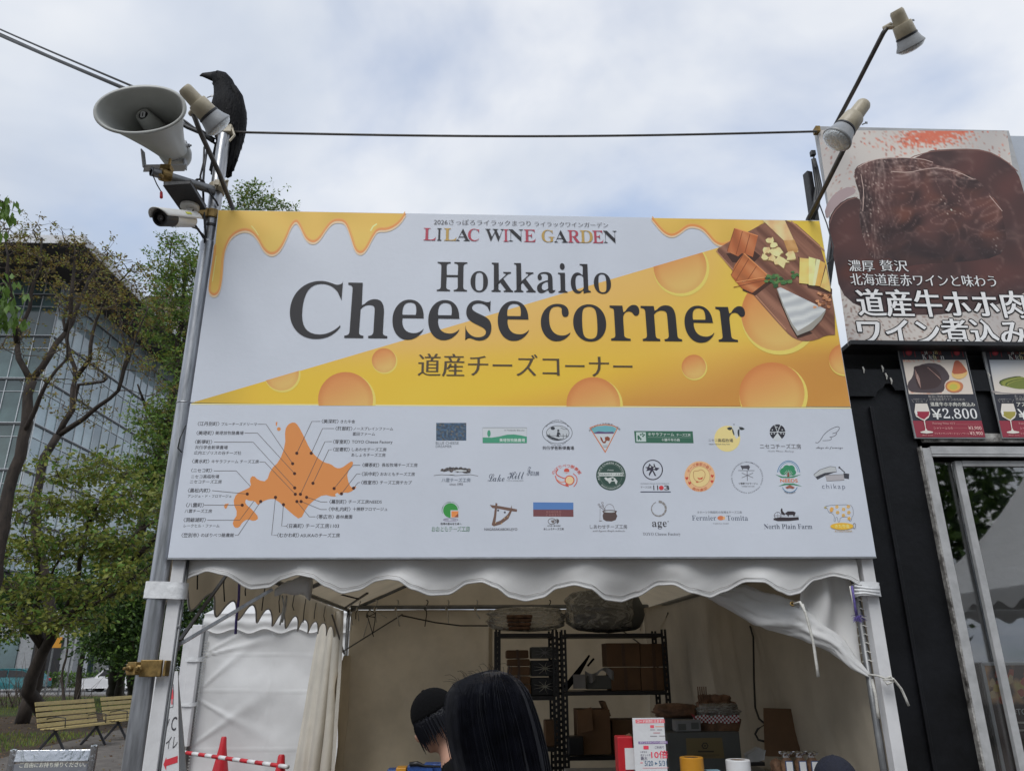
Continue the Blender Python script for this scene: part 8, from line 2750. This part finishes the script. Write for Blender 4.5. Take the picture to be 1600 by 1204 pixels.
# woman with long blue-black hair, back to the viewer
WYp = -2.18
wx = P(772, 1100, WYp).x
wt = thing('person', 'person with long straight blue-black hair seen from behind before the counter', 'person', (wx, WYp, 0))
J = pose(1.46, yaw=math.pi, arms='forward')
J = dict(J); J['hr'] = .080
me = body_mesh(J, ('navy', 'denim'))
place(wt, me, None)
sil = [(1047, 764, 776), (1050, 748, 793), (1056, 732, 802), (1065, 712, 815), (1080, 699, 827), (1100, 694, 835), (1120, 694, 842), (1150, 697, 851), (1180, 703, 858), (1204, 709, 862), (1250, 720, 868), (1320, 733, 868), (1400, 752, 852), (1440, 768, 838)]
rings = []; prof = []
for y, a, c in sil:
    A_, C_ = P(a, y, WYp), P(c, y, WYp)
    hw_ = (C_.x - A_.x) / 2
    zz_ = (A_.z + C_.z) / 2
    dep = min(.108, hw_ * 1.08) if zz_ > 1.33 else max(.05, .108 - (1.33 - zz_) * .18)
    prof.append(((A_.x + C_.x) / 2, WYp - .0 - max(0, 1.36 - zz_) * .18, zz_, hw_ * .905, dep))
for x, y, z, w, d in prof:
    rings.append([(x + math.cos(a) * w, y + math.sin(a) * d, z) for a in np.linspace(0, 2 * math.pi, 49)[:-1]])
b = MB(); b.loft(rings); hs = b.build('hair', 'hair', wt, smooth=True)
zs = [p[2] for p in prof]


def prof_at(z):
    for i in range(len(prof) - 1):
        if prof[i][2] >= z >= prof[i + 1][2]:
            f = (prof[i][2] - z) / (prof[i][2] - prof[i + 1][2] + 1e-9)
            return [prof[i][k] + (prof[i + 1][k] - prof[i][k]) * f for k in range(5)]
    return list(prof[0] if z > prof[0][2] else prof[-1])


rh = np.random.RandomState(6)
b = MB()
ztop = prof[0][2]
for s in range(3400):
    a = rh.uniform(0, 2 * math.pi)
    lock = math.floor(a / .16)
    a1 = a + rh.normal(0, .03) + .10 * math.sin(lock * 2.3)
    z0 = ztop - rh.uniform(0, .02); z1 = rh.uniform(prof[-1][2], prof[-1][2] + .16) if rh.rand() < .7 else rh.uniform(1.15, 1.35)
    pts = []; ph_ = rh.normal(0, .03)
    lift = 1.0 + .035 * math.sin(lock * 1.7) + abs(rh.normal(0, .022))
    for j in range(12):
        f = (j / 11) ** 1.35
        z = z0 + (z1 - z0) * f
        x, y, zz_, w, d = prof_at(z)
        an = a + (a1 - a) * f + (.05 * math.sin(z * 14 + lock) + ph_ * math.sin(z * 22 + lock * 3)) * f
        g = min(1, .12 + 3.2 * math.sqrt(max(0, j / 11)))
        pts.append((x + math.cos(an) * w * lift * (1 if j else .6), y + math.sin(an) * d * lift * (1 if j else .6), z + .001))
    b.tube(pts, [.0012] * 10 + [.0009, .0004], 3, cap=False)
for s in range(46):      # flyaways on the crown
    a = rh.uniform(0, 2 * math.pi); z = ztop - abs(rh.normal(0, .025)); x, y, zz_, w, d = prof_at(z)
    p = Vector((x + math.cos(a) * w, y + math.sin(a) * d, z)); o_ = Vector((math.cos(a) * .6 - .25, math.sin(a) * .3, 1.2)).normalized()
    h_ = rh.uniform(.008, .026); s2 = Vector((rh.normal(0, .003) - .002, 0, 0))
    b.tube([p, p + o_ * h_ * .6, p + o_ * h_ + s2, p + o_ * h_ * .9 + s2 * 2.6], [.0006, .0005, .0004, .0003], 3, cap=False)
o = b.build('hair_strand', 'hair', wt); o['kind'] = 'stuff'

# person in black cap, bending over the counter, turned left
p2 = P(679, 1126, -.72)
t = thing('person', 'person in black cap leaning forward, half hidden behind the long-haired woman', 'person', (p2.x + .30, -.72, 0))
hh_ = 1.6
for _ in range(3):
    J = pose(hh_, lean=Vector((0, -.26, -.13)), yaw=-math.pi / 2, head_pitch=rad(30), arms='forward')
    hh_ *= p2.z / J['head'][2]
J['hr'] = .078
me = body_mesh(J, ('blackcloth', 'blackcloth'))
off = Vector((p2.x, -.72, p2.z)) - Vector(J['head'])
t.location = (off.x, off.y, 0); ORG[t.name] = Vector((0, 0, 0))
place(t, me, None)
cap(t, J['head'], J['rot'], J['hr'] * 1.02, 'blackcloth', brim=False)
short_hair(t, J['head'], J['rot'], J['hr'] * 1.02, 1500, .115, 3)

# child in navy cap, bottom right
p3 = P(1301, 1184, -.45)
h3 = p3.z / 1.035
t = thing('person', 'short person in dark navy cap at the bottom right before the counter', 'person', (p3.x, -.45, 0))
J = pose(h3 * .995, yaw=math.pi)
me = body_mesh(J, ('navy', 'denim'))
place(t, me, None); ORG[t.name] = Vector((0, 0, 0))
cap(t, J['head'], J['rot'], J['hr'] * 1.06, 'navy')
short_hair(t, J['head'], J['rot'], J['hr'], 500, .07, 4)

# pedestrian across the road
p4 = G(112, 1070)
t = thing('person', 'distant pedestrian in pale top and dark trousers walking across the road', 'person', (p4.x * .86, 50 if False else p4.y * .86, 0))
J = pose(1.7, yaw=rad(-60))
me = body_mesh(J, ('cord', 'blackcloth'), .02)
place(t, me, None); ORG[t.name] = Vector((0, 0, 0))
short_hair(t, J['head'], J['rot'], J['hr'], 200, .07, 5, front=False)
